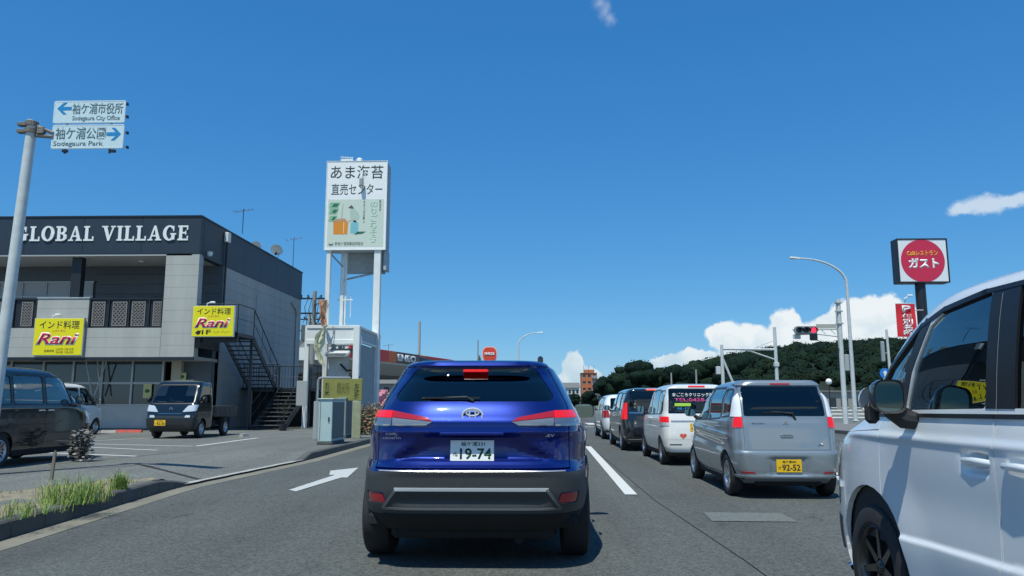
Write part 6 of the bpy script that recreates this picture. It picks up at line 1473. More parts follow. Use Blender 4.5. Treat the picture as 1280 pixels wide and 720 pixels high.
    plate(t, '袖ケ浦331', '19-74', 0, p.y-.022, .885, False, 'ぬ', -R(9))
    k = MB(); p, n = S.at_end(0, 1.03); k.box(-.24, .24, p.y-.03, p.y+.03, 1.005, 1.03, .006); k.build('tailgate_handle', M_B, t)
    # wiper
    k = MB(); p, n = S.at_end(0, 1.275, -1, .03); p2, _ = S.at_end(-.3, 1.30, -1, .03)
    k.tube([(.0, p.y, 1.265), (-.05, p.y, 1.295), (-.40, p.y+.04, 1.285)], [.012, .010, .006], 6); k.box(-.38, .05, p.y+.01, p.y+.022, 1.285, 1.297)
    k.build('rear_wiper', M_BLK, t)
    # roof rails, antenna
    for s in (-1, 1):
        k = MB(); x = s*.525; k.tube([(x, -1.42, 1.585), (x, -1.36, 1.632), (x, -.5, 1.655), (x, .05, 1.625), (x, .12, 1.575)], [.022, .024, .018, .02, .016], 8)
        k.build('roof_rail', M_BLK, t, smooth=True)
    k = MB(); k.add([(-.02, -1.35, 1.605), (.02, -1.35, 1.605), (0, -1.16, 1.61), (0, -1.33, 1.67), (0, -1.30, 1.672)], [(0, 1, 2), (0, 2, 4, 3), (1, 3, 4, 2), (0, 3, 1)])
    k.build('antenna', M_BLK, t)
    for s in (-1, 1):
        door_mirror(t, (s*.845, .52, 1.07), s, M_BLK, .225, .165)
        p, n = S.at_side(-.78, 1.0, s, .002); handle(t, p, M_B, s)
        p, n = S.at_side(.05, .98, s, .002); handle(t, p, M_B, s)
    underbody(t, .90, -2.0, 2.0, .22, .42, AX, .34)
    for y in AX:
        for s in (-1, 1): wheel(t, s*.795, y, .345, .225, s, 'star', M_ALLOYD)
    seats(t, (-.75, .12), None, .5, .55, 1.28)
    k = MB(); k.box(-.70, .70, -1.95, -1.0, .9, .92); k.build('parcel_shelf', M_DKI, t)
    # silencer under the bumper
    k = MB(); k.cyl((-.4, -1.75, .30), (.35, -1.75, .30), .10, n=14); k.build('exhaust', mat('steel_exhaust', (.16, .15, .14), .5, metal=.8), t)
    return t
SUV = build_suv()
# ------------------------------------------------------------------ generic upright wagon / van
def wagon_tab(L, W, H, hood=.72, rake=.95, rear=.23, belt=1.0, screen_top=1.22):
    a = -L/2; b = L/2; w = W/2
    return [(.20, a+.12, b-.14, w*.86), (.28, a+.035, b-.04, w*.92), (.38, a+.005, b, w*.965), (.55, a, b, w*.995), (.72, a+.015, b-.01, w), (.86, a+.035, b-.06, w*.998),
            (belt-.04, a+.055, b-.26, w*.992), (belt+.03, a+.075, b-hood*.8, w*.972), (belt+.10, a+.09, b-hood, w*.95), (belt+.30, a+rear*.6, b-rake, w*.905),
            (H-.20, a+rear*.85, b-screen_top, w*.845), (H-.10, a+rear, b-screen_top-.2, w*.79), (H-.055, a+rear+.02, b-screen_top-.38, w*.70), (H-.025, a+rear+.2, b-screen_top-.6, w*.58),
            (H-.008, a+rear+.55, b-screen_top-.85, w*.42), (H, a+rear+.8, b-screen_top-1.0, w*.22)]

def wagon(c):
    t = thing(c['name'], c['label'], c.get('cat', 'car'), c['loc'], c.get('rz', 0), c.get('group'))
    S = Shell(c['tab'], c.get('nr', 10), c.get('nf', 6), N=c.get('N', 150), dz=c.get('dz', .022), disp=c.get('disp'))
    pm = c['paint']; AX = c['AX']; r = c['r']; G = c.get('glass', G_DARK); xw = c.get('xmin', .35)
    sw = c['side_windows']; holes = []; s_holes = []
    for s in (-1, 1):
        for a in AX: holes.append(side(circ(a, r, r+c.get('gap', .055), 22), s, xw))
        for w_ in sw: s_holes.append(side(w_, s, xw))
    arch = list(holes); holes += s_holes
    if c.get('rear_window'): holes.append(face(c['rear_window'], -1, c['ry']))
    if c.get('front_window'): holes.append(face(c['front_window'], 1, c['fy']))
    bh = list(holes)
    doors = c.get('doors', [])
    for d in doors:
        for s in (-1, 1): bh.append(side(d[1], s, xw))
    if c.get('tailgate'): bh.append(face(c['tailgate'], -1, c['ry']))
    for g in c.get('gaps_rear', []): bh.append(face(g, -1, c['ry']))
    for g in c.get('gaps_side', []):
        for s in (-1, 1): bh.append(side(g, s, xw))
    S.panel('body', t, pm, None, bh, 0, .03)
    S.panel('cabin_lining', t, M_DKI, [side([(-9, .5), (9, .5), (9, 3), (-9, 3)], 1, -9)], s_holes+[h for h in holes[len(arch)+len(s_holes):]], -.04, 0)
    for d in doors:
        dn, poly = d[0], d[1]
        for s in (-1, 1):
            hs = [side(circ(a, r, r+c.get('gap', .055), 22), s, xw) for a in AX]+[side(w_, s, xw) for w_ in sw]
            do = S.panel(dn, t, pm, [side(grow(poly, -.004), s, xw)], hs, 0, .03)
            if len(d) > 2:
                p, n = S.at_side(d[2][0], d[2][1], s, .002); h_ = handle(do, p, c.get('handle_mat', pm), s, c.get('handle_len', .17))
    if c.get('tailgate'):
        hs = [face(c['rear_window'], -1, c['ry'])] if c.get('rear_window') else []
        S.panel('tailgate', t, pm, [face(grow(c['tailgate'], -.004), -1, c['ry'])], hs, 0, .03)
    for w_ in sw:
        for s in (-1, 1):
            S.panel('side_window', t, c.get('side_glass', G), [side(grow(w_, .012), s, xw)], [], -.008, .004)
            if c.get('trim', True): S.panel('window_trim', t, M_TRIM, [side(grow(w_, .022), s, xw)], [side(grow(w_, .001), s, xw)], .0035, .006)
    if c.get('rear_window'):
        S.panel('rear_window', t, G, [face(grow(c['rear_window'], .015), -1, c['ry'])], [], -.008, .004)
        if c.get('rear_frit'): S.panel('rear_window_surround', t, M_TRIM, [face(grow(c['rear_window'], c['rear_frit']), -1, c['ry'])], [face(c['rear_window'], -1, c['ry'])], .004, .01)
    if c.get('front_window'):
        S.panel('windscreen', t, G_WIN, [face(grow(c['front_window'], .015), 1, c['fy'])], [], -.008, .004)
        S.panel('windscreen_surround', t, M_TRIM, [face(grow(c['front_window'], .03), 1, c['fy'])], [face(c['front_window'], 1, c['fy'])], .003, .01)
    for (pn, m_, poly, end, yl, off) in c.get('lamps', []):
        for s in ((-1, 1) if pn[0] != '*' else (1,)):
            S.panel(pn.strip('*'), t, m_, [face(poly if s > 0 else mirx(poly), end, yl)], [], off, .025)
    for (pn, m_, poly, off) in c.get('side_trims', []):
        for s in (-1, 1): S.panel(pn, t, m_, [side(poly, s, xw)], [side(circ(a, r, r+c.get('gap', .055)+.004, 22), s, xw) for a in AX], off, .02)
    w = max(row[3] for row in c['tab'])
    underbody(t, w, c['tab'][2][1]+.08, c['tab'][2][2]-.08, .17, .34, AX, r)
    for y in AX:
        for s in (-1, 1): wheel(t, s*(w-.10), y, r, c.get('tw', .165), s, c.get('wheel', 'alloy'), c.get('rim'))
    if c.get('mirror'):
        y, z, mw, mh = c['mirror']
        for s in (-1, 1):
            p, n = S.at_side(y, z, s); door_mirror(t, p, s, c.get('mirror_mat', pm), mw, mh)
    if c.get('seats'): seats(t, c['seats'])
    return t, S

M_SILP = paint('silver_paint', (0.28, 0.325, 0.35), metal=.45, rough=.3)
M_WHP = paint('white_paint', (0.76, 0.78, 0.77), rough=.25)
M_WHK = paint('pearl_white_paint', (0.78, 0.79, 0.76), rough=.25)
M_BKP = paint('black_paint', (0.009, 0.016, 0.024), metal=.0, rough=.12, coat=.6)
M_BKP2 = paint('night_black_paint', (0.012, 0.016, 0.020), metal=.1, rough=.14)

# ---- silver hatchback in the right lane
def silver_car():
    L, W_, H = 3.40, 1.45, 1.60
    tab = wagon_tab(L, W_, H, hood=.78, rake=1.05, rear=.26, belt=1.02)
    AX = (-1.17, 1.26)
    def disp(P):
        X, Y, Z = P[..., 0], P[..., 1], P[..., 2]; ax = np.abs(X)
        cr = .014*np.exp(-((Z-.86-.05*Y/1.5)/.035)**2)-.016*np.exp(-((Z-.70-.04*Y)/.07)**2)
        g = sum(np.exp(-((Y-a)/.36)**2) for a in AX)*sstep(.8, .5, Z)*sstep(.2, .4, Z)
        rear = sstep(-1.35, -1.55, Y)
        rec = sstep(.27, .23, ax)*sstep(.30, .34, Z)*sstep(.56, .52, Z)*rear
        lip = -.02*np.exp(-((Z-.29)/.03)**2)*rear
        step = .018*sstep(.60, .64, Z)*rear
        Q = P.copy(); Q[..., 0] = X+np.sign(X)*sstep(.4, .6, ax)*(cr*sstep(-1.6, -1.3, Y)+.014*g); Q[..., 1] = Y+.025*rec+lip+step; return Q
    rw = rpoly([(-.545, 1.085), (.545, 1.085), (.53, 1.49), (-.53, 1.49)], [.03, .03, .05, .05])
    c = dict(name='hatchback_car', label='silver upright hatchback with a yellow plate reading 92-52 in the right lane', loc=(3.43, 12.2, 0), rz=R(-.8), paint=M_SILP, tab=tab, AX=AX, r=.285,
             nr=lambda Z: np.interp(Z, [.3, .65, 1.1, 1.5], [8.5, 10, 10.5, 9]), nf=5.5, N=190, dz=.016, disp=disp, rear_window=rw, ry=-1.0,
             side_windows=[rpoly([(-1.40, 1.10), (-.98, 1.07), (-.95, 1.45), (-1.30, 1.44)], .05), rpoly([(-.90, 1.06), (-.10, 1.03), (-.10, 1.47), (-.88, 1.47)], .04), rpoly([(-.03, 1.03), (.86, 1.00), (.52, 1.38), (.34, 1.47), (-.03, 1.47)], .04)],
             doors=[('rear_door', [(-.93, .30), (-.06, .30), (-.06, 1.50), (-.93, 1.50)], (-.80, .93)), ('front_door', [(-.055, .30), (.92, .30), (.92, 1.01), (.40, 1.50), (-.055, 1.50)], (.08, .91))],
             tailgate=[(-.565, .64), (.565, .64), (.565, 1.535), (-.565, 1.535)], mirror=(.78, 1.02, .17, .13), seats=(-.75, .15), trim=True,
             lamps=[('tail_light', M_REDON, rpoly([(.572, .94), (.75, .93), (.75, 1.075), (.572, 1.075)], .008), -1, -1.53, .010),
                    ('light_column', mat('white_lens', (.85, .88, .90), .15, coat=1.0), rpoly([(.572, 1.079), (.75, 1.079), (.70, 1.48), (.568, 1.50)], .01), -1, -1.42, .009),
                    ('reflector', M_RED, rpoly([(.44, .335), (.62, .335), (.62, .358), (.46, .358)], .004), -1, -1.4, .005)],
             side_trims=[('sill', M_SILP, [(-.86, .19), (.95, .19), (.95, .26), (-.86, .26)], .012)])
    t, S = wagon(c)
    S.panel('rear_spoiler', t, M_SILP, [face([(-.58, 1.505), (.58, 1.505), (.56, 1.575), (-.56, 1.575)], -1, -1.1)], [], .022, .03)
    S.panel('high_brake_light', t, M_RED, [face([(-.13, 1.512), (.13, 1.512), (.13, 1.532), (-.13, 1.532)], -1, -1.1)], [], .028, .01)
    S.panel('bumper_lip', t, M_SILP, [face([(-.68, .275), (.68, .275), (.68, .305), (-.68, .305)], -1, -1.3)], [], .022, .02)
    S.panel('plate_recess', t, M_SILP, [face(rpoly([(-.26, .335), (.26, .335), (.24, .53), (-.24, .53)], .02), -1, -1.4)], [face(rpoly([(-.235, .35), (.235, .35), (.22, .515), (-.22, .515)], .02), -1, -1.4)], .006, .02)
    p, n = S.at_end(0, .43); plate(t, '袖ケ浦580', '92-52', .0, p.y-.012, .435, True, 'さ')
    k = MB(); p, n = S.at_end(0, .83, -1, .006); k.box(-.085, .085, p.y-.010, p.y+.02, .80, .85, .008); k.build('tailgate_handle', M_SILP, t)
    k = MB(); k.box(-.06, .06, p.y-.014, p.y-.009, .838, .848); k.build('handle_strip', M_CHR, t)
    p, n = S.at_end(0, 1.0, -1, .006)
    k = MB()
    for a in (90, 210, 330):
        M = Matrix.Translation((0, p.y, 1.0)) @ Matrix.Rotation(-R(a-90), 4, 'Y'); k.prism([(0, 0), (.014, .020), (0, .042), (-.014, .020)], -.006, .0, 'Y', M)
    k.build('badge', M_CHR, t)
    text_mesh('lettering', 'MITSUBISHI', (-.45, -.28, .985, 1.003), p.y-.0, M_CHR, t, .004, .02)
    text_mesh('lettering', 'ek', (.40, .47, .70, .735), S.at_end(.43, .71)[0].y-.004, M_CHR, t, .004, .02)
    k = MB(); p, n = S.at_end(0, 1.13, -1, .03); k.tube([(.14, p.y+.01, 1.04), (.10, p.y-.0, 1.12), (-.18, p.y+.03, 1.15)], [.016, .013, .007], 6)
    k.box(-.30, .12, p.y+.012, p.y+.024, 1.125, 1.137); k.build('rear_wiper', M_BLK, t)
    return t
silver_car()

# ---- white kei van with lettering on its rear window
def clinic_van():
    L, W_, H = 3.395, 1.475, 1.665
    tab = wagon_tab(L, W_, H, hood=.62, rake=.85, rear=.16, belt=1.0, screen_top=1.1)
    rw = rpoly([(-.60, 1.045), (.60, 1.045), (.575, 1.555), (-.575, 1.555)], [.02, .02, .05, .05])
    c = dict(name='kei_van', label='white boxy van with clinic lettering on its dark rear window', cat='van', loc=(3.38, 17.55, 0), paint=M_WHK, tab=tab, AX=(-1.2, 1.27), r=.275, nr=11, nf=6,
             rear_window=rw, ry=-1.2, side_windows=[rpoly([(-1.42, 1.06), (-.95, 1.04), (-.95, 1.50), (-1.38, 1.50)], .04), rpoly([(-.88, 1.04), (-.12, 1.03), (-.12, 1.52), (-.88, 1.52)], .04), rpoly([(-.05, 1.03), (.95, 1.0), (.60, 1.42), (.40, 1.52), (-.05, 1.52)], .04)],
             doors=[('rear_door', [(-.92, .28), (-.09, .28), (-.09, 1.55), (-.92, 1.55)], (-.20, .93)), ('front_door', [(-.085, .28), (.98, .28), (.98, 1.02), (.50, 1.55), (-.085, 1.55)], (.04, .93))],
             tailgate=[(-.655, .52), (.655, .52), (.63, 1.60), (-.63, 1.60)], mirror=(.86, 1.02, .16, .18), seats=(-.8, .2), wheel='steel',
             lamps=[('tail_light', M_REDON, rpoly([(.60, .87), (.76, .87), (.76, .985), (.60, .985)], .01), -1, -1.3, .010),
                    ('reversing_light', M_CLR, rpoly([(.60, .80), (.76, .80), (.76, .865), (.60, .865)], .008), -1, -1.3, .009),
                    ('bumper_slot', M_BLK, rpoly([(.36, .42), (.60, .42), (.60, .437), (.36, .437)], .003), -1, -1.3, .004),
                    ('*bumper_shade', M_BLK, [(-.70, .20), (.70, .20), (.70, .27), (-.70, .27)], -1, -1.3, .006),
                    ('*tailgate_garnish', M_SIL, [(-.56, .885), (.56, .885), (.56, .912), (-.56, .912)], -1, -1.3, .010),
                    ('*high_brake_light', M_REDON, [(-.17, 1.585), (.17, 1.585), (.17, 1.612), (-.17, 1.612)], -1, -1.0, .012)])
    t, S = wagon(c)
    Mp = mat('pink_print', (.75, .08, .30), .6); Mg = mat('lime_print', (.50, .85, .10), .6); Mb = mat('cyan_print', (.02, .35, .70), .6); Mw = mat('white_print', (.8, .8, .8), .6)
    def on_glass(n_, txt, box, m_, **k):
        zc = (box[2]+box[3])/2; p, n = S.at_end(0, zc, -1, .004); return text_mesh(n_, txt, box, p.y, m_, t, .0015, **k)
    on_glass('lettering', 'まごころクリニック袖ケ浦', (-.50, .50, 1.385, 1.465), Mw, bold=.03)
    on_glass('lettering', 'TEL:0438-60-2', (-.47, .48, 1.285, 1.355), Mp, bold=.02)
    p, n = S.at_end(0, 1.21, -1, .006); k = MB(); k.prism(rpoly([(-.47, 1.195), (-.14, 1.195), (-.14, 1.255), (-.47, 1.255)], .012), p.y-.002, p.y); k.build('sticker', Mg, t)
    on_glass('lettering', '内科・往診', (-.42, -.16, 1.11, 1.17), Mb, bold=.02)
    p, n = S.at_end(.1, .76); plate(t, '袖ケ浦580', '31-0', -.02, p.y-.01, .77, True, 'な')
    p, n = S.at_end(0, .60, -1, .004); k = MB()
    k.prism([(-.33+.07*(16*math.sin(a)**3)/16, .60+.06*(13*math.cos(a)-5*math.cos(2*a)-2*math.cos(3*a)-math.cos(4*a))/15) for a in np.linspace(0, 2*PI, 24)[:-1]], p.y-.002, p.y)
    k.build('heart_sticker', mat('heart_red', (.75, .12, .08), .6), t)
    text_mesh('lettering', 'こころ', (-.18, .05, .575, .63), p.y, mat('grey_print', (.3, .3, .3), .6), t, .001)
clinic_van()

def black_van():
    L, W_, H = 4.2, 1.60, 1.665
    tab = wagon_tab(L, W_, H, hood=.8, rake=1.0, rear=.14, belt=1.02, screen_top=1.3)
    rw = rpoly([(-.60, 1.08), (.60, 1.08), (.575, 1.56), (-.575, 1.56)], .04)
    c = dict(name='minivan', label='black minivan with tall red tail lights ahead of the clinic van', cat='van', loc=(3.17, 22.6, 0), paint=M_BKP2, tab=tab, AX=(-1.42, 1.36), r=.31, nr=11, nf=6, N=120,
             rear_window=rw, ry=-1.4, side_windows=[rpoly([(-1.85, 1.10), (-1.15, 1.06), (-1.15, 1.50), (-1.8, 1.50)], .04), rpoly([(-1.08, 1.05), (-.12, 1.04), (-.12, 1.52), (-1.08, 1.52)], .04), rpoly([(-.05, 1.04), (1.15, 1.0), (.7, 1.42), (.45, 1.52), (-.05, 1.52)], .04)],
             doors=[('rear_door', [(-1.02, .28), (-.09, .28), (-.09, 1.55), (-1.02, 1.55)], (-.20, .95)), ('front_door', [(-.085, .28), (1.0, .28), (1.0, 1.04), (.50, 1.55), (-.085, 1.55)], (.04, .95))],
             tailgate=[(-.66, .50), (.66, .50), (.63, 1.60), (-.63, 1.60)], mirror=(.98, 1.02, .18, .15), handle_mat=M_CHR,
             lamps=[('tail_light', M_REDON, rpoly([(.665, .83), (.82, .83), (.80, 1.26), (.655, 1.26)], .02), -1, -1.8, .010),
                    ('*tailgate_garnish', M_CHR, [(-.62, .985), (.62, .985), (.62, 1.01), (-.62, 1.01)], -1, -1.6, .012),
                    ('*bumper_trim', M_CHR, [(-.66, .30), (.66, .30), (.66, .32), (-.66, .32)], -1, -1.6, .008),
                    ('*high_brake_light', M_REDHOT, [(-.14, 1.60), (.14, 1.60), (.14, 1.622), (-.14, 1.622)], -1, -1.2, .014)])
    t, S = wagon(c)
    p, n = S.at_end(0, .78); plate(t, '袖ケ浦301', '58-16', 0, p.y-.01, .78, False, 'も')
black_van()

def far_white():
    L, W_, H = 4.3, 1.66, 1.56
    tab = wagon_tab(L, W_, H, hood=1.0, rake=1.3, rear=.35, belt=.98, screen_top=1.6)
    c = dict(name='hatchback_car', label='small white car farthest ahead in the right lane', loc=(3.25, 28.9, 0), paint=M_WHP, tab=tab, AX=(-1.35, 1.3), r=.31, nr=7, nf=5, N=110, dz=.03,
             rear_window=rpoly([(-.57, 1.04), (.57, 1.04), (.52, 1.42), (-.52, 1.42)], .05), ry=-1.3,
             side_windows=[rpoly([(-1.75, 1.06), (-.95, 1.02), (-.95, 1.42), (-1.5, 1.42)], .04), rpoly([(-.88, 1.02), (.0, 1.0), (.0, 1.44), (-.88, 1.44)], .04), rpoly([(.07, 1.0), (1.0, .98), (.5, 1.38), (.07, 1.44)], .04)],
             lamps=[('tail_light', M_RED, rpoly([(.58, .76), (.86, .76), (.84, 1.0), (.62, 1.0)], .02), -1, -1.7, .010),
                    ('*bumper_slot', M_BLK, [(-.5, .34), (.5, .34), (.5, .42), (-.5, .42)], -1, -1.6, .004)], mirror=(.85, 1.0, .17, .12))
    t, S = wagon(c); p, n = S.at_end(0, .72); plate(t, '袖ケ浦502', '77-03', 0, p.y-.01, .70, False, 'ね')
far_white()

def lead_car():
    L, W_, H = 4.4, 1.66, 1.66
    tab = wagon_tab(L, W_, H, hood=.85, rake=1.1, rear=.2, belt=1.02, screen_top=1.35)
    c = dict(name='minivan', label='dark grey minivan mostly hidden in front of the blue SUV', cat='van', loc=(-.16, 15.4, 0), paint=paint('dark_grey_paint', (.05, .058, .062), metal=.4), tab=tab, AX=(-1.4, 1.36), r=.32, nr=9, nf=6, N=110, dz=.03,
             rear_window=rpoly([(-.60, 1.08), (.60, 1.08), (.575, 1.53), (-.575, 1.53)], .04), ry=-1.4,
             side_windows=[rpoly([(-1.95, 1.10), (-1.15, 1.06), (-1.15, 1.50), (-1.85, 1.50)], .04), rpoly([(-1.08, 1.05), (-.12, 1.04), (-.12, 1.52), (-1.08, 1.52)], .04), rpoly([(-.05, 1.04), (1.15, 1.0), (.7, 1.42), (.45, 1.52), (-.05, 1.52)], .04)],
             lamps=[('tail_light', M_REDON, rpoly([(.665, .83), (.86, .83), (.82, 1.16), (.655, 1.16)], .02), -1, -1.8, .010)], mirror=(1.0, 1.02, .18, .15))
    wagon(c)
lead_car()

# ---- black kei van parked on the left
def parked_black():
    L, W_, H = 3.395, 1.475, 1.77
    tab = wagon_tab(L, W_, H, hood=.52, rake=.80, rear=.12, belt=1.06, screen_top=1.0)
    c = dict(name='kei_van', label='black boxy van parked side-on at the left edge beside the weedy verge', cat='van', loc=(-9.85, 14.42, .15), paint=M_BKP, tab=tab, AX=(-1.21, 1.25), r=.285, nr=12, nf=7,
             rear_window=rpoly([(-.55, 1.15), (.55, 1.15), (.53, 1.6), (-.53, 1.6)], .04), ry=-1.3, front_window=rpoly([(-.60, 1.12), (.60, 1.12), (.53, 1.60), (-.53, 1.60)], .05), fy=.7,
             side_windows=[rpoly([(-1.50, 1.10), (-1.0, 1.10), (-1.0, 1.58), (-1.45, 1.58)], .05), rpoly([(-.92, 1.10), (-.10, 1.10), (-.10, 1.60), (-.92, 1.60)], .05), rpoly([(.0, 1.10), (.80, 1.10), (.62, 1.60), (.0, 1.60)], .05), rpoly([(.88, 1.08), (1.12, 1.06), (.80, 1.50), (.71, 1.58)], .01)],
             side_glass=G_FRONT, doors=[('sliding_door', [(-.95, .28), (-.05, .28), (-.05, 1.64), (-.95, 1.64)], (-.18, .97)), ('front_door', [(-.045, .28), (.92, .28), (.92, 1.10), (.70, 1.64), (-.045, 1.64)], (.10, .97))],
             mirror=(.84, 1.06, .15, .17), seats=(-.75, .2), wheel='multi', tw=.155, handle_mat=M_SIL,
             lamps=[('headlight', M_CLR, rpoly([(.42, .70), (.74, .70), (.74, .95), (.50, .95)], .03), 1, 1.3, .01), ('tail_light', M_RED, rpoly([(.60, .80), (.74, .80), (.74, 1.0), (.60, 1.0)], .02), -1, -1.4, .01)])
    wagon(c)
parked_black()
def parked_white():
    L, W_, H = 3.395, 1.475, 1.78
    tab = wagon_tab(L, W_, H, hood=.3, rake=.6, rear=.12, belt=1.0, screen_top=.9)
    c = dict(name='kei_van', label='white box van parked behind the black van in front of the shop', cat='van', loc=(-16.2, 26.1, .15), rz=0, paint=M_WHP, tab=tab, AX=(-1.2, 1.2), r=.27, nr=12, nf=9, N=110, dz=.03,
             rear_window=rpoly([(-.55, 1.1), (.55, 1.1), (.53, 1.6), (-.53, 1.6)], .04), ry=-1.3, front_window=rpoly([(-.62, 1.02), (.62, 1.02), (.56, 1.60), (-.56, 1.60)], .05), fy=.9,
             side_windows=[rpoly([(-1.50, 1.10), (-1.0, 1.10), (-1.0, 1.58), (-1.45, 1.58)], .05), rpoly([(-.92, 1.05), (.10, 1.05), (.10, 1.60), (-.92, 1.60)], .05), rpoly([(.2, 1.05), (1.20, 1.03), (.98, 1.58), (.2, 1.60)], .05)],
             doors=[('sliding_door', [(-.95, .28), (.15, .28), (.15, 1.64), (-.95, 1.64)], (.0, .90)), ('front_door', [(.155, .28), (1.28, .28), (1.28, 1.04), (1.02, 1.62), (.155, 1.64)], (.28, .9))], wheel='steel',
             lamps=[('headlight', M_CLR, rpoly([(.40, .68), (.74, .68), (.74, .86), (.44, .86)], .03), 1, 1.4, .01)], seats=(.3,), mirror=(1.05, 1.05, .15, .18))
    wagon(c)
parked_white()
# ------------------------------------------------------------------ black kei truck
def kei_truck():
    t = thing('kei_truck', 'small black flatbed truck with a yellow plate parked facing the road by the stairs', 'truck', (-11.30, 25.75, .15), PI); t.scale = (1.06, 1.03, 1.04)
    L = 3.395
    b = L/2; a = b-1.42
    tab = [(.22, a, b-.10, .64), (.32, a, b-.01, .70), (.45, a, b, .725), (.60, a, b, .735), (.75, a, b-.02, .735), (.90, a, b-.06, .733), (1.0, a, b-.10, .727), (1.10, a, b-.18, .72), (1.40, a+.02, b-.38, .695),
           (1.60, a+.05, b-.50, .675), (1.68, a+.08, b-.58, .655), (1.73, a+.12, b-.70, .60), (1.76, a+.2, b-.95, .45), (1.775, a+.35, b-1.05, .25)]
    S = Shell(tab, 14, 13, N=150, dz=.02)
    fw = rpoly([(-.62, 1.06), (.62, 1.06), (.56, 1.60), (-.56, 1.60)], .06)
    dw = rpoly([(a+.22, 1.06), (b-.30, 1.04), (b-.52, 1.58), (a+.22, 1.60)], .05)
    AXF = b-.62; AXR = AXF-1.90; r = .27
    bh = [face(fw, 1, b-.9)]+[side(circ(AXF, r, r+.06, 22), s, .3) for s in (-1, 1)]+[side(dw, s, .3) for s in (-1, 1)]
    door = [(a+.14, .30), (b-.22, .30), (b-.20, 1.03), (b-.44, 1.64), (a+.14, 1.64)]
    S.panel('cab', t, M_BKP, None, bh+[side(door, s, .3) for s in (-1, 1)], 0, .03)
    for s in (-1, 1):
        d = S.panel('door', t, M_BKP, [side(grow(door, -.004), s, .3)], [side(dw, s, .3), side(circ(AXF, r, r+.06, 22), s, .3)], 0, .03)
        p, n = S.at_side(a+.30, .92, s, .002); handle(d, p, M_BLK, s, .15)
        S.panel('door_window', t, G_MID, [side(grow(dw, .01), s, .3)], [], -.008, .004)
        S.panel('headlight', t, M_CLR, [face((lambda q: q if s > 0 else mirx(q))(rpoly([(.36, .79), (.74, .82), (.74, 1.01), (.50, .98)], .03)), 1, b-.4)], [], .012, .03)
        S.panel('fog_light', t, M_CLR, [face((lambda q: q if s > 0 else mirx(q))(rpoly([(.44, .63), (.60, .63), (.60, .70), (.47, .70)], .02)), 1, b-.4)], [], .008, .03)
        p, n = S.at_side(b-.42, 1.06, s); door_mirror(t, p, s, M_BLK, .13, .2)
    S.panel('windscreen', t, G_WIN, [face(grow(fw, .01), 1, b-.9)], [], -.008, .004)
    S.panel('windscreen_surround', t, M_TRIM, [face(grow(fw, .03), 1, b-.9)], [face(fw, 1, b-.9)], .003, .01)
    S.panel('front_bumper', t, M_BLK, [face([(-.8, .22), (.8, .22), (.8, .58), (-.8, .58)], 1, b-.3)], [], .012, .03)
    S.panel('bumper_slot', t, M_TRIM, [face(rpoly([(-.45, .36), (.45, .36), (.45, .42), (-.45, .42)], .01), 1, b-.3)], [], .018, .01)
    S.panel('bonnet_trim', t, M_CHR, [face([(-.36, .745), (.36, .745), (.36, .753), (-.36, .753)], 1, b-.3)], [], .006, .01)
    S.panel('roof_gutter', t, M_BKP, [side([(a+.05, 1.665), (b-.72, 1.665), (b-.74, 1.69), (a+.05, 1.69)], 1, .3)], [], .02, .02)
    p, n = S.at_end(0, .88, 1, .004); k = MB(); k.lathe([(0, .045), (.008, .042), (.008, .030), (0, .028)], 20, 'Y', Matrix.Translation((0, p.y, .885))); k.build('badge', M_CHR, t)
    e = plate(t, '袖ケ浦480', '42-36', 0, 0, 0, True, 'え'); e.rotation_euler = (0, 0, PI); e.location = (.27, S.at_end(.27, .47, 1)[0].y+.025, .47)
    for x in (-.3, .2):
        k = MB(); p, n = S.at_end(x, 1.09, 1, .02); k.tube([(x, p.y, 1.06), (x+.02, p.y-.02, 1.09), (x+.45, p.y-.06, 1.13)], [.01, .009, .006], 5); k.build('wiper', M_BLK, t)
    # bed
    y1 = a-.05; y0 = -b+.0
    k = MB(); k.box(-.73, .73, y0, y1, .62, .68, .01); k.build('bed_floor', M_BLK, t)
    for s in (-1, 1):
        k = MB(); k.box(s*.735, s*.705, y0+.02, y1-.01, .68, .965, .008)
        for i in range(5): k.box(s*.742, s*.735, y0+.15+i*.38, y0+.30+i*.38, .74, .90, .003)
        k.box(s*.75, s*.735, y0+.02, y1-.01, .935, .965, .004); k.build('side_board', M_BLK, t)
    k = MB(); k.box(-.73, .73, y0-.01, y0+.02, .68, .965, .008); k.build('tail_board', M_BLK, t)
    k = MB()
    for s in (-1, 1): k.tube([(s*.6, y1, .68), (s*.6, y1, 1.62), (0, y1, 1.66)], .02, 8)
    k.box(-.6, .6, y1-.012, y1+.012, 1.20, 1.23); k.build('cab_guard', M_BLK, t)
    k = MB(); k.box(-.35, .35, y0+.1, b-.2, .34, .60); k.box(-.70, .70, AXR-.25, AXR+.25, .50, .62); k.cyl((-.6, AXF, r), (.6, AXF, r), .04); k.cyl((-.6, AXR, r), (.6, AXR, r), .05)
    k.box(-.64, .64, a+.02, b-.15, .20, .36); k.box(-.60, -.38, a-.55, a-.10, .30, .52, .02); k.cyl((.45, a-.7, .42), (.45, a-.2, .42), .12, n=12); k.build('chassis', M_UND, t)
    for s in (-1, 1):
        k = MB(); k.box(s*.70, s*.60, AXR+.33, AXR+.35, .18, .60); k.box(s*.70, s*.60, AXR-.35, AXR-.33, .18, .60); k.build('mudguard', M_BLK, t)
        wheel(t, s*.64, AXF, r, .145, s, 'steel', M_SIL); wheel(t, s*.64, AXR, r, .145, s, 'steel', M_SIL)
    seats(t, (a+.35,), zb=.55, zt=1.35)
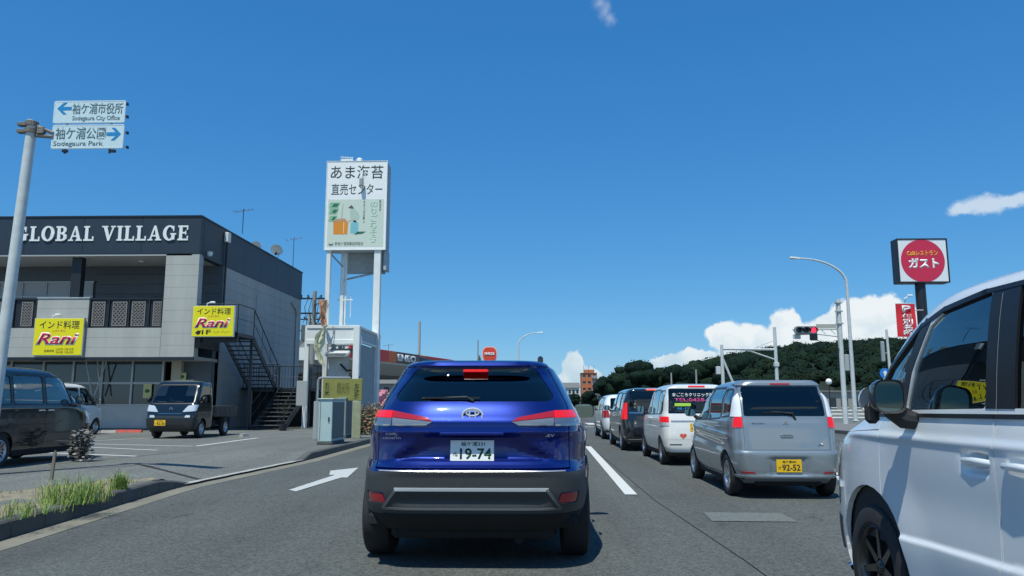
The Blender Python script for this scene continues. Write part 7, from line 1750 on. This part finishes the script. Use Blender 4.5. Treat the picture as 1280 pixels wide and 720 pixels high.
    k = MB(); k.box(-.60, .60, b-.45, b-.25, .95, 1.04, .03); k.tube([(.3+.15*math.cos(i*PI/8), b-.55+.05*math.sin(i*PI/8), 1.06+.15*math.sin(i*PI/8)) for i in range(17)], .012, 6); k.build('dashboard', M_DKI, t)
kei_truck()

# ------------------------------------------------------------------ white minivan cut by the right edge
M_BKW = mat('mirror_gloss_black', (.03, .034, .036), .25, coat=.6)
M_MIRD = mat('dark_mirror_glass', (.16, .22, .21), .03, metal=1.0)
def near_van():
    M_W = paint('gloss_white_paint', (0.76, 0.79, 0.80), rough=.2)
    t = thing('minivan', 'large white minivan close by at the right edge of the picture', 'van', (2.80, 3.10, 0))
    W2 = .86
    tab = [(.19, -2.2, 2.16, .78), (.26, -2.3, 2.27, .825), (.36, -2.33, 2.34, .845), (.50, -2.34, 2.37, .855), (.70, -2.34, 2.365, .86), (.86, -2.32, 2.345, .86), (.98, -2.30, 2.29, .858), (1.05, -2.29, 2.20, .855),
           (1.10, -2.28, 2.08, .85), (1.15, -2.27, 1.92, .843), (1.20, -2.26, 1.78, .833), (1.27, -2.25, 1.70, .822), (1.40, -2.22, 1.56, .808), (1.55, -2.19, 1.37, .787), (1.68, -2.15, 1.17, .764), (1.78, -2.11, .95, .735),
           (1.825, -2.06, .76, .695), (1.852, -1.95, .47, .625), (1.868, -1.6, .06, .50), (1.877, -1.3, -.35, .36), (1.88, -1.1, -.6, .2)]
    AX = (-1.28, 1.50); r = .345
    def disp(P):
        X, Y, Z = P[..., 0], P[..., 1], P[..., 2]; ax = np.abs(X)
        g = sum(sstep(.74, .40, np.sqrt((Y-a)**2+(Z-r)**2)) for a in AX)
        mid = sstep(1.28, 1.12, Y)*sstep(-1.5, -1.2, Y)
        cz = .58-.03*(Y-1.0)
        cr = .017*sstep(cz+.013, cz-.013, Z)*np.exp(-(np.maximum(0, cz-Z)/.15)**2)*mid
        con = -.009*np.exp(-((Z-.78)/.16)**2)*sstep(1.5, 1.0, Y)
        sh = .010*np.exp(-((Z-1.085)/.022)**2)*sstep(2.1, 1.7, Y)
        pocket = -.030*sum(sstep(.11, .05, np.abs(Y-p_))*sstep(.055, .03, np.abs(Z-1.005)) for p_ in (.40, .04))
        Q = P.copy(); Q[..., 0] = X+np.sign(X)*sstep(.5, .7, ax)*(.016*g+cr+con+sh+pocket); return Q
    nf = lambda Z: np.interp(Z, [.3, .9, 1.15, 1.3, 1.7], [7.5, 7.0, 8, 11, 12])
    S = Shell(tab, 12, nf, N=330, dz=.0105, disp=disp)
    fwin = rpoly([(.34, 1.243), (1.06, 1.23), (.99, 1.44), (.86, 1.655), (.74, 1.715), (.42, 1.757), (.34, 1.757)], [.02, .02, 0, 0, 0, .02, .02])
    qwin = rpoly([(1.12, 1.225), (1.50, 1.21), (1.28, 1.46), (.97, 1.645)], .012)
    rwin = rpoly([(-1.05, 1.25), (.16, 1.245), (.16, 1.765), (-1.05, 1.765)], .03); r2 = rpoly([(-2.1, 1.27), (-1.14, 1.25), (-1.14, 1.765), (-2.0, 1.75)], .05)
    # arch cut for every panel
    arch = [side(circ(a, r+.015, r+.095, 32), s, .35) for a in AX for s in (-1, 1)]
    wins = [side(w_, s, .35) for w_ in (fwin, qwin, rwin, r2) for s in (-1, 1)]
    fd = [(.262, .30), (1.16, .30), (1.32, .60), (1.36, 1.20), (1.08, 1.66), (.70, 1.81), (.262, 1.83)]
    rd = [(-1.10, .30), (.255, .30), (.255, 1.83), (-1.10, 1.83)]
    scr = rpoly([(-.66, 1.24), (.66, 1.24), (.60, 1.70), (-.60, 1.70)], .05)
    bh = arch+wins+[side(d, s, .35) for d in (fd, rd) for s in (-1, 1)]+[face(scr, 1, .6)]
    bh += [side(quad((1.365, 1.118), (2.15, 1.075), .006), s, .35) for s in (-1, 1)]+[side(quad((2.05, 1.03), (2.12, .80), .006), s, .35) for s in (-1, 1)]+[side(quad((1.90, .62), (2.2, .70), .006), s, .35) for s in (-1, 1)]
    S.panel('body', t, M_W, None, bh, 0, .03)
    S.panel('cabin_lining', t, M_DKI, [side([(-9, .5), (9, .5), (9, 3), (-9, 3)], 1, -9)], wins+[face(scr, 1, .6)], -.045, 0)
    for nm, d, hy in (('front_door', fd, .40), ('sliding_door', rd, .06)):
        for s in (-1, 1):
            o = S.panel(nm, t, M_W, [side(grow(d, -.004), s, .35)], [h for h in arch+wins if (h[1][0] > 0) == (s > 0)], 0, .03)
            p, n = S.at_side(hy, 1.01, s)
            k = MB(); x = p.x; k.tube([(x+s*.012, hy-.115, 1.01), (x+s*.026, hy-.095, 1.012), (x+s*.030, hy, 1.014), (x+s*.026, hy+.095, 1.012), (x+s*.012, hy+.115, 1.01)], [.013, .016, .0175, .016, .013], 10)
            k.build('door_handle', M_W, o, smooth=True, ang=50)
    for w_ in (fwin, qwin):
        for s in (-1, 1): S.panel('side_window', t, G_FRONT, [side(grow(w_, .012), s, .35)], [], -.010, .004)
    for w_ in (rwin, r2):
        for s in (-1, 1): S.panel('side_window', t, G_DARK, [side(grow(w_, .012), s, .35)], [], -.010, .004)
    for s in (-1, 1):
        # black pillars between the panes, and the belt moulding
        S.panel('pillar_trim', t, M_TRIM, [side([(.13, 1.243), (.335, 1.243), (.335, 1.767), (.13, 1.775)], s, .35)], [side(quad((.2585, 1.0), (.2585, 1.9), .007), s, .35)], .003, .012)
        S.panel('pillar_trim', t, M_TRIM, [side(quad((1.095, 1.235), (1.035, 1.45), .062), s, .35)], [], .003, .012); S.panel('pillar_trim', t, M_TRIM, [side(quad((1.04, 1.45), (.915, 1.655), .075), s, .35)], [], .0035, .012)
        S.panel('belt_moulding', t, M_TRIM, [side([(-2.1, 1.222), (1.62, 1.190), (1.62, 1.208), (-2.1, 1.243)], s, .35)], [side(quad((.2585, 1.0), (.2585, 1.9), .007), s, .35)], .010, .02)
        S.panel('roof_moulding', t, M_TRIM, [side([(-2.1, 1.757), (.42, 1.756), (.42, 1.778), (-2.1, 1.784)], s, .35)], [], .006, .02)
        S.panel('roof_moulding', t, M_TRIM, [side(quad((.40, 1.766), (.74, 1.727), .026), s, .35)], [], .006, .02)
        S.panel('roof_moulding', t, M_TRIM, [side(quad((.74, 1.727), (.97, 1.663), .026), s, .35)], [], .006, .02)
        S.panel('roof_moulding', t, M_TRIM, [side(quad((.97, 1.663), (1.295, 1.468), .030), s, .35)], [], .006, .02)
        S.panel('roof_moulding', t, M_TRIM, [side(quad((1.295, 1.468), (1.52, 1.205), .030), s, .35)], [], .006, .02)
        S.panel('sill_trim', t, M_BLK, [side([(-.86, .20), (1.03, .20), (1.03, .285), (-.86, .285)], s, .35)], [], .008, .02)
        S.panel('headlight', t, M_SMK, [face((lambda q: q if s > 0 else mirx(q))(rpoly([(.38, .80), (.90, .80), (.90, 1.035), (.42, .98)], .02)), 1, 1.98)], [], .008, .03)
        S.panel('indicator_light', t, M_CLR, [face((lambda q: q if s > 0 else mirx(q))(rpoly([(.40, .74), (.90, .74), (.90, .775), (.42, .775)], .006)), 1, 1.98)], [], .012, .03)
        S.panel('fog_light', t, M_BLK, [face((lambda q: q if s > 0 else mirx(q))(rpoly([(.55, .36), (.84, .36), (.84, .56), (.60, .56)], .02)), 1, 2.0)], [], .005, .02)
        S.panel('bumper_blade', t, M_CHR, [face((lambda q: q if s > 0 else mirx(q))([(.50, .235), (.90, .235), (.90, .262), (.50, .262)]), 1, 1.95)], [], .018, .02)
    S.panel('grille', t, M_BLK, [face(rpoly([(-.40, .66), (.40, .66), (.36, .98), (-.36, .98)], .02), 1, 2.0)], [], .006, .02)
    S.panel('windscreen', t, G_WIN, [face(grow(scr, .015), 1, .6)], [], -.010, .004)
    underbody(t, .85, -2.2, 2.15, .19, .36, AX, r)
    for y in AX:
        for s in (-1, 1): wheel(t, s*.755, y, r, .205, s, 'alloy', M_ALLOYD)
    for s in (-1, 1):
        # big two-part door mirror: white cap, black base with under-mirror
        p, n = S.at_side(1.22, 1.16, s)
        e = door_mirror(t, (p.x+s*.005, .95, 1.205), s, M_BKW, .165, .175, M_MIRD)
        k = MB(); k.lathe([(-.012, .0), (-.010, .055), (.0, .075), (.03, .08)], 18, 'Y', Matrix.Translation((s*.155, .118, .075)) @ Matrix.Rotation(PI, 4, 'Z')); k.build('mirror_cap', M_W, e, smooth=True)
        k = MB(); k.tube([(-s*.03, 0, -.03), (s*.05, .01, -.02), (s*.10, .02, .02), (s*.15, .03, .06)], [.045, .05, .045, .03], 10); k.build('mirror_base', M_BLK, e, smooth=True)
        k = MB(); M = Matrix.Translation((s*.175, .085, .015)) @ Matrix.Rotation(s*.5, 4, 'Z'); k.box(-.035, .035, -.03, .03, -.06, .05, .02, M); k.build('lower_mirror', M_BLK, e)
    seats(t, (-.75, .25), None, .5, .5, 1.42)
    k = MB(); k.box(-.70, .70, 1.05, 1.45, .95, 1.16, .04); k.build('dashboard', M_DKI, t)
    k = MB(); k.tube([(.36+.18*math.cos(i*PI/8), .85+.09*math.sin(i*PI/8), 1.08+.16*math.sin(i*PI/8)) for i in range(17)], .014, 6); k.build('steering_wheel', M_BLK, t)
near_van()
